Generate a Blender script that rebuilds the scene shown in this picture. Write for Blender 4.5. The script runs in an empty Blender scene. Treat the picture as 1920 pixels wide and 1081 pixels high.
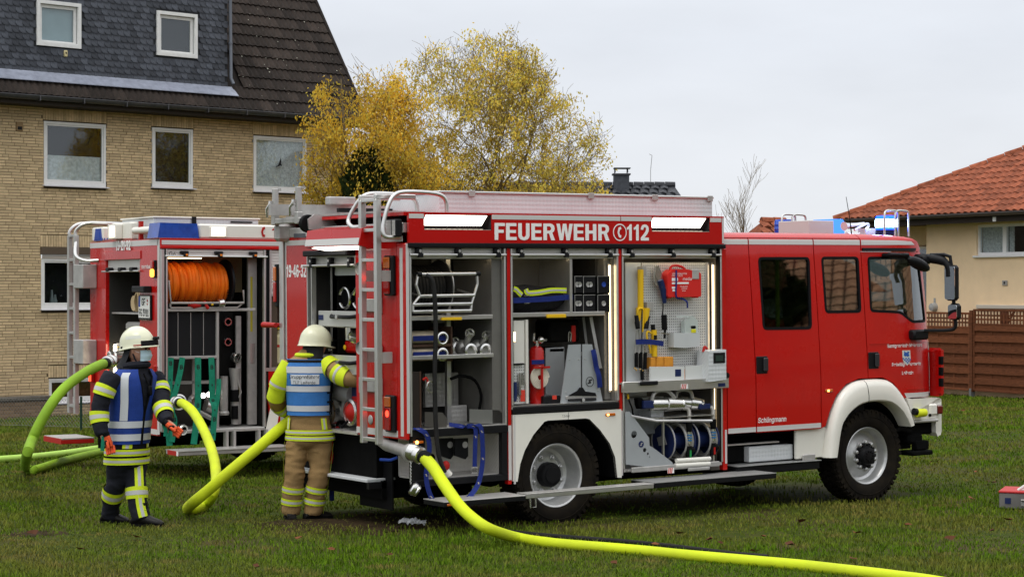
import bpy, bmesh, math, random
import numpy as np
from mathutils import Vector as V, Matrix, noise
from mathutils.geometry import tessellate_polygon
from math import sin, cos, pi, radians as R
random.seed(7); rng = np.random.default_rng(7)
S = bpy.context.scene; COL = S.collection
# ---------------------------------------------------------------- camera
CAMP = V((-11.079,-15.319,2.22)); TH = R(34.5)
RT = V((cos(TH), -sin(TH), 0)); FW = V((sin(TH), cos(TH), 0))
cd = bpy.data.cameras.new('camera'); cam = bpy.data.objects.new('camera', cd); COL.objects.link(cam); S.camera = cam
cd.sensor_width = 36; cd.lens = 69.99; cd.clip_start = .5; cd.clip_end = 2000
cam.matrix_world = Matrix.Translation(CAMP) @ Matrix((RT, (0, 0, 1), -FW)).transposed().to_4x4()
# ---------------------------------------------------------------- sky and sun
W = bpy.data.worlds.new('World'); S.world = W; W.use_nodes = True
nt = W.node_tree; nt.nodes.clear()
def NN(t, ty, **k):
    n = t.nodes.new(ty)
    for a, v in k.items(): setattr(n, a, v)
    return n
sky = NN(nt, 'ShaderNodeTexSky', sky_type='NISHITA', sun_disc=False, sun_elevation=R(38), sun_rotation=R(200))
bw = NN(nt, 'ShaderNodeHueSaturation'); bw.inputs['Saturation'].default_value = .25
nt.links.new(sky.outputs[0], bw.inputs['Color'])
tc = NN(nt, 'ShaderNodeTexCoord'); sep = NN(nt, 'ShaderNodeSeparateXYZ'); nt.links.new(tc.outputs['Generated'], sep.inputs[0])
ramp = NN(nt, 'ShaderNodeValToRGB')      # overcast cloud deck, brighter overhead
e = ramp.color_ramp.elements
e[0].position = 0; e[0].color = (8.5, 8.7, 9.0, 1)
e[1].position = 1; e[1].color = (20, 20.4, 21, 1)
x = e.new(.12); x.color = (7.8, 8.2, 8.9, 1)
nt.links.new(sep.outputs['Z'], ramp.inputs['Fac'])
cn = NN(nt, 'ShaderNodeTexNoise'); cn.inputs['Scale'].default_value = 4.5; cn.inputs['Detail'].default_value = 5; cn.inputs['Roughness'].default_value = .5
mp = NN(nt, 'ShaderNodeMapping'); mp.inputs['Scale'].default_value = (1, 1, 3.2); nt.links.new(tc.outputs['Generated'], mp.inputs[0]); nt.links.new(mp.outputs[0], cn.inputs['Vector'])
cr = NN(nt, 'ShaderNodeMapRange'); cr.inputs['From Min'].default_value = .35; cr.inputs['From Max'].default_value = .65; cr.inputs['To Min'].default_value = .94; cr.inputs['To Max'].default_value = 1.07
nt.links.new(cn.outputs[0], cr.inputs[0])
mu = NN(nt, 'ShaderNodeMix', data_type='RGBA', blend_type='MULTIPLY'); mu.inputs['Factor'].default_value = 1
nt.links.new(ramp.outputs[0], mu.inputs['A']); nt.links.new(cr.outputs[0], mu.inputs['B'])
mx = NN(nt, 'ShaderNodeMix', data_type='RGBA'); mx.inputs['Factor'].default_value = .9
nt.links.new(bw.outputs[0], mx.inputs['A']); nt.links.new(mu.outputs['Result'], mx.inputs['B'])
bg = NN(nt, 'ShaderNodeBackground'); bg.inputs['Strength'].default_value = .1
wo = NN(nt, 'ShaderNodeOutputWorld'); nt.links.new(mx.outputs['Result'], bg.inputs['Color']); nt.links.new(bg.outputs[0], wo.inputs[0])
sd = bpy.data.lights.new('sun', 'SUN'); sd.energy = 1.2; sd.angle = R(25); sd.color = (1, .96, .9)
so = bpy.data.objects.new('sun', sd); COL.objects.link(so)
so.rotation_euler = (-(FW * .35 + RT * .25 + V((0, 0, -1)))).to_track_quat('Z', 'Y').to_euler()
S.view_settings.view_transform = 'Standard'; S.view_settings.look = 'None'; S.view_settings.exposure = 0; S.view_settings.gamma = 1
S.render.engine = 'CYCLES'; S.cycles.use_denoising = True; S.cycles.max_bounces = 6; S.cycles.transparent_max_bounces = 12
S.cycles.sample_clamp_indirect = 4; S.cycles.blur_glossy = .5
# ---------------------------------------------------------------- materials
MATS = {}
def _mat(name):
    m = bpy.data.materials.new(name); m.use_nodes = True; t = m.node_tree; t.nodes.clear()
    return m, t, NN(t, 'ShaderNodeOutputMaterial')
def mat(name, col=(.5, .5, .5), rough=.5, metal=0, var=0, vs=3, bump=0, bs=40, coat=0, col2=None, spec=.2, stretch=None, rnd=0, alpha=1, pat=None, ps=60, pc=None):
    """principled surface: colour noise (var / col2), fine bump, per-piece random tone, small regular relief (pat)"""
    if name in MATS: return MATS[name]
    m, t, o = _mat(name); p = NN(t, 'ShaderNodeBsdfPrincipled'); L = t.links.new
    L(p.outputs[0], o.inputs[0])
    p.inputs['Base Color'].default_value = (*col, 1); p.inputs['Roughness'].default_value = rough; p.inputs['Metallic'].default_value = metal
    p.inputs['Specular IOR Level'].default_value = spec
    if coat: p.inputs['Coat Weight'].default_value = coat; p.inputs['Coat Roughness'].default_value = .06
    if alpha < 1: p.inputs['Alpha'].default_value = alpha
    tcn = NN(t, 'ShaderNodeTexCoord'); vec = tcn.outputs['Object']
    if stretch:
        mpn = NN(t, 'ShaderNodeMapping'); mpn.inputs['Scale'].default_value = stretch; L(vec, mpn.inputs[0]); vec = mpn.outputs[0]
    c = None
    if var or col2:
        n = NN(t, 'ShaderNodeTexNoise'); n.inputs['Scale'].default_value = vs; n.inputs['Detail'].default_value = 6; n.inputs['Roughness'].default_value = .62
        L(vec, n.inputs['Vector'])
        mr = NN(t, 'ShaderNodeMapRange'); mr.inputs['From Min'].default_value = .32; mr.inputs['From Max'].default_value = .68; L(n.outputs[0], mr.inputs[0])
        mxn = NN(t, 'ShaderNodeMix', data_type='RGBA'); L(mr.outputs[0], mxn.inputs['Factor'])
        c2 = col2 or tuple(v * (1 - var) for v in col); c1 = col if col2 else tuple(min(1, v * (1 + var)) for v in col)
        mxn.inputs['A'].default_value = (*c1, 1); mxn.inputs['B'].default_value = (*c2, 1); c = mxn.outputs['Result']
        mr2 = NN(t, 'ShaderNodeMapRange'); mr2.inputs['To Min'].default_value = max(.02, rough - .07); mr2.inputs['To Max'].default_value = min(1, rough + .1)
        L(n.outputs[0], mr2.inputs[0]); L(mr2.outputs[0], p.inputs['Roughness'])
    if rnd:
        oi = NN(t, 'ShaderNodeObjectInfo'); at = NN(t, 'ShaderNodeAttribute', attribute_name='rnd')
        ad = NN(t, 'ShaderNodeMath', operation='ADD'); L(oi.outputs['Random'], ad.inputs[0]); L(at.outputs['Fac'], ad.inputs[1])
        fr = NN(t, 'ShaderNodeMath', operation='FRACT'); L(ad.outputs[0], fr.inputs[0])
        mr3 = NN(t, 'ShaderNodeMapRange'); mr3.inputs['To Min'].default_value = 1 - rnd; mr3.inputs['To Max'].default_value = 1 + rnd; L(fr.outputs[0], mr3.inputs[0])
        ml = NN(t, 'ShaderNodeMix', data_type='RGBA', blend_type='MULTIPLY'); ml.inputs['Factor'].default_value = 1
        if c: L(c, ml.inputs['A'])
        else: ml.inputs['A'].default_value = (*col, 1)
        L(mr3.outputs[0], ml.inputs['B']); c = ml.outputs['Result']
    h = None
    if pat:   # 'tread' raised lozenges, 'holes' punched dots, 'rib' fine ribs
        sx = NN(t, 'ShaderNodeSeparateXYZ'); L(vec, sx.inputs[0])
        def mth(op, a, b=None):
            q = NN(t, 'ShaderNodeMath', operation=op)
            for i, z in enumerate((a, b)):
                if z is None: continue
                if isinstance(z, (int, float)): q.inputs[i].default_value = z
                else: L(z, q.inputs[i])
            return q.outputs[0]
        xy = mth('ADD', sx.outputs[0], sx.outputs[1])
        if pat == 'rib': h = mth('SINE', mth('MULTIPLY', sx.outputs[2], ps))
        else:
            a = mth('MULTIPLY', mth('ADD', xy, sx.outputs[2]), ps); b = mth('MULTIPLY', mth('SUBTRACT', mth('ADD', sx.outputs[0], mth('MULTIPLY', sx.outputs[1], -1)), sx.outputs[2]), ps)
            h = mth('MULTIPLY', mth('SINE', a), mth('SINE', b))
        if pc:
            mg = NN(t, 'ShaderNodeMapRange'); mg.inputs['From Min'].default_value = .45; mg.inputs['From Max'].default_value = .7; L(h, mg.inputs[0])
            mk = NN(t, 'ShaderNodeMix', data_type='RGBA'); L(mg.outputs[0], mk.inputs['Factor'])
            if c: L(c, mk.inputs['A'])
            else: mk.inputs['A'].default_value = (*col, 1)
            mk.inputs['B'].default_value = (*pc, 1); c = mk.outputs['Result']
        bp = NN(t, 'ShaderNodeBump'); bp.inputs['Strength'].default_value = .3; bp.inputs['Distance'].default_value = .004
        L(h, bp.inputs['Height']); L(bp.outputs[0], p.inputs['Normal'])
    elif bump:
        n2 = NN(t, 'ShaderNodeTexNoise'); n2.inputs['Scale'].default_value = bs; n2.inputs['Detail'].default_value = 4; L(vec, n2.inputs['Vector'])
        bp = NN(t, 'ShaderNodeBump'); bp.inputs['Strength'].default_value = bump; bp.inputs['Distance'].default_value = .02
        L(n2.outputs[0], bp.inputs['Height']); L(bp.outputs[0], p.inputs['Normal'])
    if c: L(c, p.inputs['Base Color'])
    MATS[name] = m; return m
def emit(name, col, st):
    if name in MATS: return MATS[name]
    m, t, o = _mat(name); q = NN(t, 'ShaderNodeEmission'); q.inputs[0].default_value = (*col, 1); q.inputs[1].default_value = st
    t.links.new(q.outputs[0], o.inputs[0]); MATS[name] = m; return m
def glass(name, tint=(.7, .75, .75), refl=.15, rough=.02):
    if name in MATS: return MATS[name]
    m, t, o = _mat(name); a = NN(t, 'ShaderNodeBsdfTransparent'); a.inputs[0].default_value = (*tint, 1)
    g = NN(t, 'ShaderNodeBsdfGlossy'); g.inputs['Roughness'].default_value = rough; g.inputs[0].default_value = (.95, .97, 1, 1)
    x = NN(t, 'ShaderNodeMixShader'); lw = NN(t, 'ShaderNodeLayerWeight'); lw.inputs[0].default_value = .5
    mr = NN(t, 'ShaderNodeMapRange'); mr.inputs['To Min'].default_value = refl; mr.inputs['To Max'].default_value = min(1, refl + .6)
    pw = NN(t, 'ShaderNodeMath', operation='POWER'); pw.inputs[1].default_value = 3
    t.links.new(lw.outputs['Facing'], pw.inputs[0]); t.links.new(pw.outputs[0], mr.inputs[0]); t.links.new(mr.outputs[0], x.inputs[0])
    t.links.new(a.outputs[0], x.inputs[1]); t.links.new(g.outputs[0], x.inputs[2]); t.links.new(x.outputs[0], o.inputs[0]); MATS[name] = m; return m
# ---------------------------------------------------------------- mesh builder
class MB:
    def __init__(s): s.v = []; s.f = []; s.m = []; s.sm = []; s.cur = 0; s.xf = None; s.smooth = False
    def add(s, vs, fs, sm=None):
        o = len(s.v)
        if s.xf is not None: vs = [tuple(s.xf @ V(p)) for p in vs]
        s.v += [tuple(p) for p in vs]; s.f += [tuple(i + o for i in f) for f in fs]
        s.m += [s.cur] * len(fs); s.sm += [s.smooth if sm is None else sm] * len(fs); return s
    def mi(s, i): s.cur = i; return s
    def bx(s, x0, x1, y0, y1, z0, z1, ch=0):
        if x0 > x1: x0, x1 = x1, x0
        if y0 > y1: y0, y1 = y1, y0
        if z0 > z1: z0, z1 = z1, z0
        c = min(ch, .45 * min(x1 - x0, y1 - y0, z1 - z0))
        if c <= 0:
            vs = [(x, y, z) for x in (x0, x1) for y in (y0, y1) for z in (z0, z1)]
            return s.add(vs, [(0, 1, 3, 2), (4, 6, 7, 5), (0, 4, 5, 1), (2, 3, 7, 6), (0, 2, 6, 4), (1, 5, 7, 3)])
        b = bmesh.new(); mm = Matrix.Translation(((x0 + x1) / 2, (y0 + y1) / 2, (z0 + z1) / 2)) @ Matrix.Diagonal((x1 - x0, y1 - y0, z1 - z0, 1))
        bmesh.ops.create_cube(b, size=1, matrix=mm); bmesh.ops.bevel(b, geom=b.edges[:], offset=c, segments=1, affect='EDGES', profile=.5)
        b.verts.index_update(); s.add([v.co[:] for v in b.verts], [[v.index for v in f.verts] for f in b.faces]); b.free(); return s
    def box(s, c, d, ch=0, rot=None):
        old = s.xf; m = Matrix.Translation(c) @ (rot.to_4x4() if rot is not None else Matrix()); s.xf = m if old is None else old @ m
        s.bx(-d[0] / 2, d[0] / 2, -d[1] / 2, d[1] / 2, -d[2] / 2, d[2] / 2, ch); s.xf = old; return s
    def rings(s, rs, closed=False, caps=True, sm=True):
        n = len(rs[0]); k = len(rs); vs = [p for r_ in rs for p in r_]; fs = []
        for i in range(k if closed else k - 1):
            a, b = i * n, ((i + 1) % k) * n
            fs += [(a + j, a + (j + 1) % n, b + (j + 1) % n, b + j) for j in range(n)]
        s.add(vs, fs, sm)
        if caps and not closed:
            o = len(s.v) - len(vs); s.f += [tuple(range(o + n - 1, o - 1, -1)), tuple(range(o + (k - 1) * n, o + k * n))]; s.m += [s.cur] * 2; s.sm += [False] * 2
        return s
    def tube(s, pts, r, n=8, closed=False, caps=True, flat=1.0, up=None):
        pts = [V(p) for p in pts]; k = len(pts); rr = r if isinstance(r, (list, tuple)) else [r] * k; rs = []; pu = None
        for i, p in enumerate(pts):
            a = pts[(i - 1) % k] if (closed or i) else p; b = pts[(i + 1) % k] if (closed or i < k - 1) else p
            t = (b - a).normalized() if (b - a).length > 1e-9 else V((0, 0, 1))
            if pu is None:
                q = V(up) if up else (V((0, 0, 1)) if abs(t.z) < .9 else V((1, 0, 0)))
            else: q = pu
            u = (q - t * q.dot(t)); u = u.normalized() if u.length > 1e-6 else t.orthogonal().normalized(); w = t.cross(u); pu = u
            rs.append([tuple(p + (u * cos(2 * pi * j / n) * flat + w * sin(2 * pi * j / n)) * rr[i]) for j in range(n)])
        return s.rings(rs, closed, caps)
    def cyl(s, a, b, r, r2=None, n=14, caps=True): return s.tube([a, b], [r, r if r2 is None else r2], n, caps=caps)
    def lathe(s, prof, o=(0, 0, 0), ax=(0, 0, 1), n=24, closed=False, sm=True, caps=False):
        ax = V(ax).normalized(); u = ax.orthogonal().normalized(); w = ax.cross(u); o = V(o)
        rs = [[tuple(o + ax * h + (u * cos(2 * pi * j / n) + w * sin(2 * pi * j / n)) * r_) for j in range(n)] for r_, h in prof]
        return s.rings(rs, closed, caps, sm)
    def prism(s, loop, a, b, ax='y', holes=(), sm=False):
        """extrude a 2-D loop (the two other axes in order) from a to b along ax, with holes"""
        def to(p, h): return {'x': (h, p[0], p[1]), 'y': (p[0], h, p[1]), 'z': (p[0], p[1], h)}[ax]
        loops = [list(loop)] + [list(h) for h in holes]; flat = [p for l in loops for p in l]
        tri = tessellate_polygon([[V((p[0], p[1], 0)) for p in l] for l in loops]); n = len(flat)
        vs = [to(p, a) for p in flat] + [to(p, b) for p in flat]; fs = [tuple(t) for t in tri] + [tuple(i + n for i in reversed(t)) for t in tri]; o = 0
        for l in loops:
            k = len(l); fs += [(o + i, o + (i + 1) % k, n + o + (i + 1) % k, n + o + i) for i in range(k)]; o += k
        return s.add(vs, fs, sm)
    def quad(s, *p): return s.add(p, [tuple(range(len(p)))])
    def sph(s, c, r, n=12, m=8, sc=(1, 1, 1), rot=None):
        pr = [[(c[0], c[1], c[2])]]; rs = []
        for i in range(m + 1):
            t = -pi / 2 + pi * i / m; rs.append([tuple(V(c) + ((rot or Matrix.Identity(3)) @ V((r * sc[0] * cos(t) * cos(2 * pi * j / n), r * sc[1] * cos(t) * sin(2 * pi * j / n), r * sc[2] * sin(t))))) for j in range(n)])
        return s.rings(rs, False, False)
    def strap(s, pts, w, wd, th=.004):
        """flat ribbon through pts; wd = direction of its width"""
        pts = [V(p) for p in pts]; wd = V(wd).normalized(); rs = []
        for i, p in enumerate(pts):
            t = (pts[min(i + 1, len(pts) - 1)] - pts[max(i - 1, 0)]).normalized(); nn = t.cross(wd).normalized(); ww = nn.cross(t)
            rs.append([tuple(p + ww * w / 2 * a + nn * th * b) for a, b in ((-1, -.5), (1, -.5), (1, .5), (-1, .5))])
        return s.rings(rs, False, True, False)
    def mesh(s, name, off=(0, 0, 0)):
        me = bpy.data.meshes.new(name); o = V(off)
        me.from_pydata([tuple(V(p) - o) for p in s.v] if any(off) else s.v, [], s.f)
        me.polygons.foreach_set('use_smooth', s.sm); me.polygons.foreach_set('material_index', s.m)
        b = bmesh.new(); b.from_mesh(me); bmesh.ops.recalc_face_normals(b, faces=b.faces); b.to_mesh(me); b.free()
        if any(s.sm): me.set_sharp_from_angle(angle=R(38))
        return me
# ---------------------------------------------------------------- objects
FRAMES = {'1': ([[0.99996, 0.0, -0.009], [0.0, 1.0, 0.0], [0.009, 0.0, 0.99996]],(0,0,0)), '2': ([[0.99905, 0.04362, 0.0], [-0.04362, 0.99905, 0.0], [0.0, 0.0, 1.0]],(-.77,7.325,-.13)), 'H': ([[0.99144, -0.13053, 0.0], [0.13053, 0.99144, 0.0], [0.0, 0.0, 1.0]],(5.645,25.849,-.55)), 'Y': ([[-0.1132, 0.99357, 0.0], [-0.99357, -0.1132, 0.0], [0.0, 0.0, 1.0]],(24.466,17.282,-.31))}
def frame(k):
    if k is None: return Matrix()
    m, o = FRAMES[k]; return Matrix.Translation(o) @ Matrix(m).to_4x4()
CUR = [Matrix()]
def use(k): CUR[0] = frame(k)
ORG = {}
def tag(o, label=None, cat=None, group=None, kind=None):
    for k, v in (('label', label), ('category', cat), ('group', group), ('kind', kind)):
        if v: o[k] = v
    return o
def link(name, data, mats, parent=None):
    o = bpy.data.objects.new(name, data); COL.objects.link(o)
    if data is not None and mats is not None and not data.materials:
        for m in (mats if isinstance(mats, (list, tuple)) else [mats]): data.materials.append(m)
    if parent: o.parent = parent
    return o
def thing(name, label, cat, loc=(0, 0, 0), group=None, rz=0):
    o = bpy.data.objects.new(name, None); COL.objects.link(o); o.empty_display_size = .1
    o.matrix_world = CUR[0] @ Matrix.Translation(loc) @ Matrix.Rotation(rz, 4, 'Z'); ORG[o.name] = V(loc) if not rz else V((0, 0, 0)); return tag(o, label, cat, group)
SPLIT = {'ladder_bracket', 'ladder_gantry', 'coupling_grip', 'lid_latch', 'end_link', 'shutter_track', 'reflective_strip', 'seal_strip', 'tread_bulkhead', 'bulkhead', 'led_row', 'shelf', 'rivet', 'brass_nipple', 'hydraulic_hose', 'hose_coupling', 'hose_end', 'flange', 'deflector_slot', 'strap_emblem', 'indicator_lamp', 'red_tag', 'shelf_frame', 'blue_ring', 'gas_strut', 'wall_clip', 'print_block', 'step_arm', 'tool_shank', 'cab_window'}
def islands(mb):
    p = list(range(len(mb.v)))
    def f(i):
        while p[i] != i: p[i] = p[p[i]]; i = p[i]
        return i
    for q in mb.f:
        r_ = f(q[0])
        for i in q[1:]: p[f(i)] = r_
    g = {}
    for k, q in enumerate(mb.f): g.setdefault(f(q[0]), []).append(k)
    out = []
    for ks in g.values():
        m = MB(); ix = {}
        for k in ks:
            t = []
            for i in mb.f[k]:
                if i not in ix: ix[i] = len(m.v); m.v.append(mb.v[i])
                t.append(ix[i])
            m.f.append(tuple(t)); m.m.append(mb.m[k]); m.sm.append(mb.sm[k])
        out.append(m)
    return out
def part(name, mb, mats, parent, label=None, kind=None):
    if name in SPLIT:
        for m in islands(mb)[1:]: part_(name, m, mats, parent, label, kind)
        mb = islands(mb)[0]
    return part_(name, mb, mats, parent, label, kind)
def part_(name, mb, mats, parent, label=None, kind=None):
    org = ORG[parent.name]; o = link(name, mb.mesh(name, org), mats, parent); ORG[o.name] = org; return tag(o, label, None, None, kind)
def solo(name, mb, mats, label, cat, group=None, kind=None):
    vs = np.array(mb.v); c = (vs.min(0) + vs.max(0)) / 2; c[2] = vs[:, 2].min(); c = [float(round(a, 4)) for a in c]
    o = link(name, mb.mesh(name, c), mats); o.matrix_world = CUR[0] @ Matrix.Translation(c); ORG[o.name] = V(c); return tag(o, label, cat, group, kind)
def same(name, me, parent, mw_local, label=None):
    """another piece sharing a mesh; mw_local = its matrix in the parent's frame coordinates"""
    o = bpy.data.objects.new(name, me); COL.objects.link(o); o.parent = parent; org = ORG[parent.name]
    o.matrix_local = Matrix.Translation(-org) @ mw_local; ORG[o.name] = V((0, 0, 0)); return tag(o, label)
def copy_tree(o, parent=None):
    c = o.copy(); COL.objects.link(c)
    if parent: c.parent = parent; c.matrix_parent_inverse = o.matrix_parent_inverse.copy()
    ORG[c.name] = ORG.get(o.name, V())
    for ch in list(o.children): copy_tree(ch, c)
    return c
def move(o, d): o.matrix_world = Matrix.Translation(CUR[0].to_3x3() @ V(d)) @ o.matrix_basis
FONT = [None]
try: FONT[0] = bpy.data.fonts.load(bpy.utils.resource_path('LOCAL') + '/datafiles/fonts/Inter.woff2')
except Exception: pass
CAPH = .509 if FONT[0] else .682
def text(name, s, o, u, v, h, mats, parent, bold=0, width=None, depth=.002, align='LEFT'):
    """flat lettering: baseline start (or centre) o, reading direction u, up v, cap height h, optional total width"""
    c = bpy.data.curves.new(name, 'FONT'); c.body = s; c.size = 1; c.align_x = align; c.resolution_u = 3
    if FONT[0]: c.font = FONT[0]
    c.offset = bold; tmp = bpy.data.objects.new('lettering', c); COL.objects.link(tmp)
    me = bpy.data.meshes.new_from_object(tmp.evaluated_get(bpy.context.evaluated_depsgraph_get())); bpy.data.objects.remove(tmp); bpy.data.curves.remove(c)
    co = np.array([w.co[:] for w in me.vertices]); caph = CAPH; k = h / caph; kx = k
    if width: kx = width / max(1e-6, co[:, 0].max() - co[:, 0].min())
    u = V(u).normalized(); v = V(v).normalized(); n = u.cross(v); mb = MB()
    x0 = co[:, 0].min() if align == 'LEFT' and width else 0
    mb.add([tuple(V(o) + u * (p[0] - x0) * kx + v * p[1] * k + n * depth) for p in co], [tuple(f.vertices) for f in me.polygons], False)
    bpy.data.meshes.remove(me); ob = part(name, mb, mats, parent); return ob
def arc(c, r, a0, a1, n, ax='y'):
    """points on an arc in the plane normal to ax (degrees)"""
    out = []
    for i in range(n + 1):
        a = R(a0 + (a1 - a0) * i / n); p, q = r * cos(a), r * sin(a)
        out.append({'y': (c[0] + p, c[1], c[2] + q), 'x': (c[0], c[1] + p, c[2] + q), 'z': (c[0] + p, c[1] + q, c[2])}[ax])
    return out
def smooth_path(pts, k=6):
    """Catmull-Rom through pts"""
    P = [V(p) for p in pts]; P = [P[0] * 2 - P[1]] + P + [P[-1] * 2 - P[-2]]; out = []
    for i in range(1, len(P) - 2):
        a, b, c, d = P[i - 1:i + 3]
        for j in range(k):
            t = j / k; out.append(.5 * (2 * b + (c - a) * t + (2 * a - 5 * b + 4 * c - d) * t * t + (3 * b - a - 3 * c + d) * t ** 3))
    out.append(P[-2]); return out
def gz(x, y):
    """ground height"""
    q = V((x - CAMP.x, y - CAMP.y, 0)); X, Z = q.dot(RT), q.dot(FW)
    t = min(max(X / 9, 0), 1); t = t * t * (3 - 2 * t); return -(min(max(Z, 8), 48) - 18.9) * (.022 - .011 * t)
def rrect(x0, x1, z0, z1, r, n=3):
    """rounded rectangle loop"""
    out = []
    for cx, cz, a in ((x1 - r, z1 - r, 0), (x0 + r, z1 - r, 90), (x0 + r, z0 + r, 180), (x1 - r, z0 + r, 270)):
        out += [(cx + r * cos(R(a + 90 * i / n)), cz + r * sin(R(a + 90 * i / n))) for i in range(n + 1)]
    return out

T_ = .19
GL = {'F': ([(0, 0), (T_, 0), (T_, .42), (.48, .42), (.48, .60), (T_, .60), (T_, .82), (.54, .82), (.54, 1), (0, 1)], [], .60),
      'E': ([(0, 0), (.56, 0), (.56, .18), (T_, .18), (T_, .42), (.52, .42), (.52, .59), (T_, .59), (T_, .82), (.55, .82), (.55, 1), (0, 1)], [], .65),
      'U': ([(0, 1), (0, .28), (.04, .13), (.13, .03), (.3, -.02), (.47, .03), (.56, .13), (.6, .28), (.6, 1), (.41, 1), (.41, .3), (.38, .21), (.3, .16), (.22, .21), (.19, .3), (.19, 1)], [], .70),
      'H': ([(0, 0), (T_, 0), (T_, .42), (.42, .42), (.42, 0), (.61, 0), (.61, 1), (.42, 1), (.42, .6), (T_, .6), (T_, 1), (0, 1)], [], .72),
      'W': ([(0, 1), (.17, 0), (.36, 0), (.45, .66), (.54, 0), (.73, 0), (.90, 1), (.71, 1), (.63, .36), (.545, 1), (.355, 1), (.27, .36), (.19, 1)], [], .95),
      'R': ([(0, 0), (T_, 0), (T_, .40), (.30, .40), (.42, 0), (.63, 0), (.48, .44), (.58, .55), (.61, .70), (.58, .87), (.48, .97), (.36, 1), (0, 1)], [[(T_, .57), (.34, .57), (.41, .62), (.42, .70), (.41, .78), (.34, .83), (T_, .83)]], .71),
      '1': ([(.16, 0), (.35, 0), (.35, 1), (.22, 1), (.14, .87), (0, .8), (0, .66), (.16, .7)], [], .50),
      '2': ([(0, 0), (.58, 0), (.58, .18), (.26, .18), (.46, .40), (.56, .56), (.58, .72), (.54, .88), (.42, .98), (.28, 1), (.12, .96), (.03, .84), (0, .68), (.18, .66), (.20, .77), (.27, .83), (.34, .82), (.39, .74), (.38, .64), (.30, .50), (0, .17)], [], .66),
      '4': ([(.34, 0), (.52, 0), (.52, .22), (.62, .22), (.62, .38), (.52, .38), (.52, 1), (.32, 1), (0, .38), (0, .22), (.34, .22)], [[(.16, .38), (.34, .38), (.34, .74)]], .70),
      '3': ([(0, .74), (.05, .9), (.15, .98), (.28, 1), (.42, .97), (.52, .88), (.55, .74), (.52, .62), (.43, .53), (.53, .46), (.58, .31), (.55, .15), (.45, .04), (.29, 0), (.13, .03), (.03, .14), (0, .29), (.18, .31), (.21, .21), (.28, .16), (.36, .19), (.39, .29), (.36, .4), (.28, .44), (.2, .44), (.2, .58), (.28, .59), (.34, .63), (.36, .72), (.34, .81), (.28, .84), (.22, .81), (.19, .72)], [], .66),
      '6': ([(.55, .76), (.50, .92), (.38, 1), (.24, 1), (.09, .92), (.02, .74), (0, .5), (.02, .24), (.09, .07), (.22, 0), (.36, 0), (.49, .06), (.57, .2), (.58, .34), (.55, .5), (.47, .6), (.36, .64), (.26, .62), (.19, .55), (.20, .72), (.25, .83), (.31, .84), (.36, .74)], [[(.30, .46), (.36, .42), (.39, .33), (.37, .22), (.30, .17), (.23, .22), (.20, .32), (.23, .42)]], .66),
      '-': ([(0, .36), (.28, .36), (.28, .53), (0, .53)], [], .38)}
GL['9'] = ([(.58 - a, 1 - b) for a, b in GL['6'][0]], [[(.58 - a, 1 - b) for a, b in GL['6'][1][0]]], .66)
def block_text(s, x, y, z, h, width, m, par, u=None):
    """heavy condensed lettering on a wall that faces -y, or along direction u"""
    tot = sum(GL[c][2] for c in s); k = width / tot; mb = MB(); px = 0
    for c in s:
        l, hs, a = GL[c]; mb.prism([(px + p[0] * k, p[1] * h) for p in l], -.002, 0, 'y', [[(px + p[0] * k, p[1] * h) for p in q] for q in hs]); px += a * k
    u = V(u or (1, 0, 0)); n = V((0, 0, 1)).cross(u); mb.v = [tuple(V((x, y, z)) + u * p[0] + n * p[1] + V((0, 0, p[2]))) for p in mb.v]
    return part('lettering', mb, m, par)
# ================================================================ ground
def wpt(X, Z, z=0): return V((CAMP.x, CAMP.y, 0)) + RT * X + FW * Z + V((0, 0, z))
def gpt(X, Z, dz=0):
    p = wpt(X, Z); return V((p.x, p.y, gz(p.x, p.y) + dz))
Xs = np.unique(np.r_[-220, -120, -70, -45, np.arange(-30, 30.1, .5), 45, 70, 120, 220]); Zs = np.unique(np.r_[-120, -60, -25, -8, np.arange(2, 60.1, .5), 70, 90, 130, 200, 400])
mb = MB(); nx = len(Xs)
for z_ in Zs:
    for x_ in Xs:
        p = gpt(float(x_), float(z_)); p.z += .025 * (noise.noise(V((p.x * .35, p.y * .35, 0)))) * (1 if 10 < z_ < 60 else 0); mb.v.append(tuple(p))
for j in range(len(Zs) - 1):
    for i in range(nx - 1): a = j * nx + i; mb.f.append((a, a + 1, a + nx + 1, a + nx)); mb.m.append(0); mb.sm.append(True)
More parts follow.
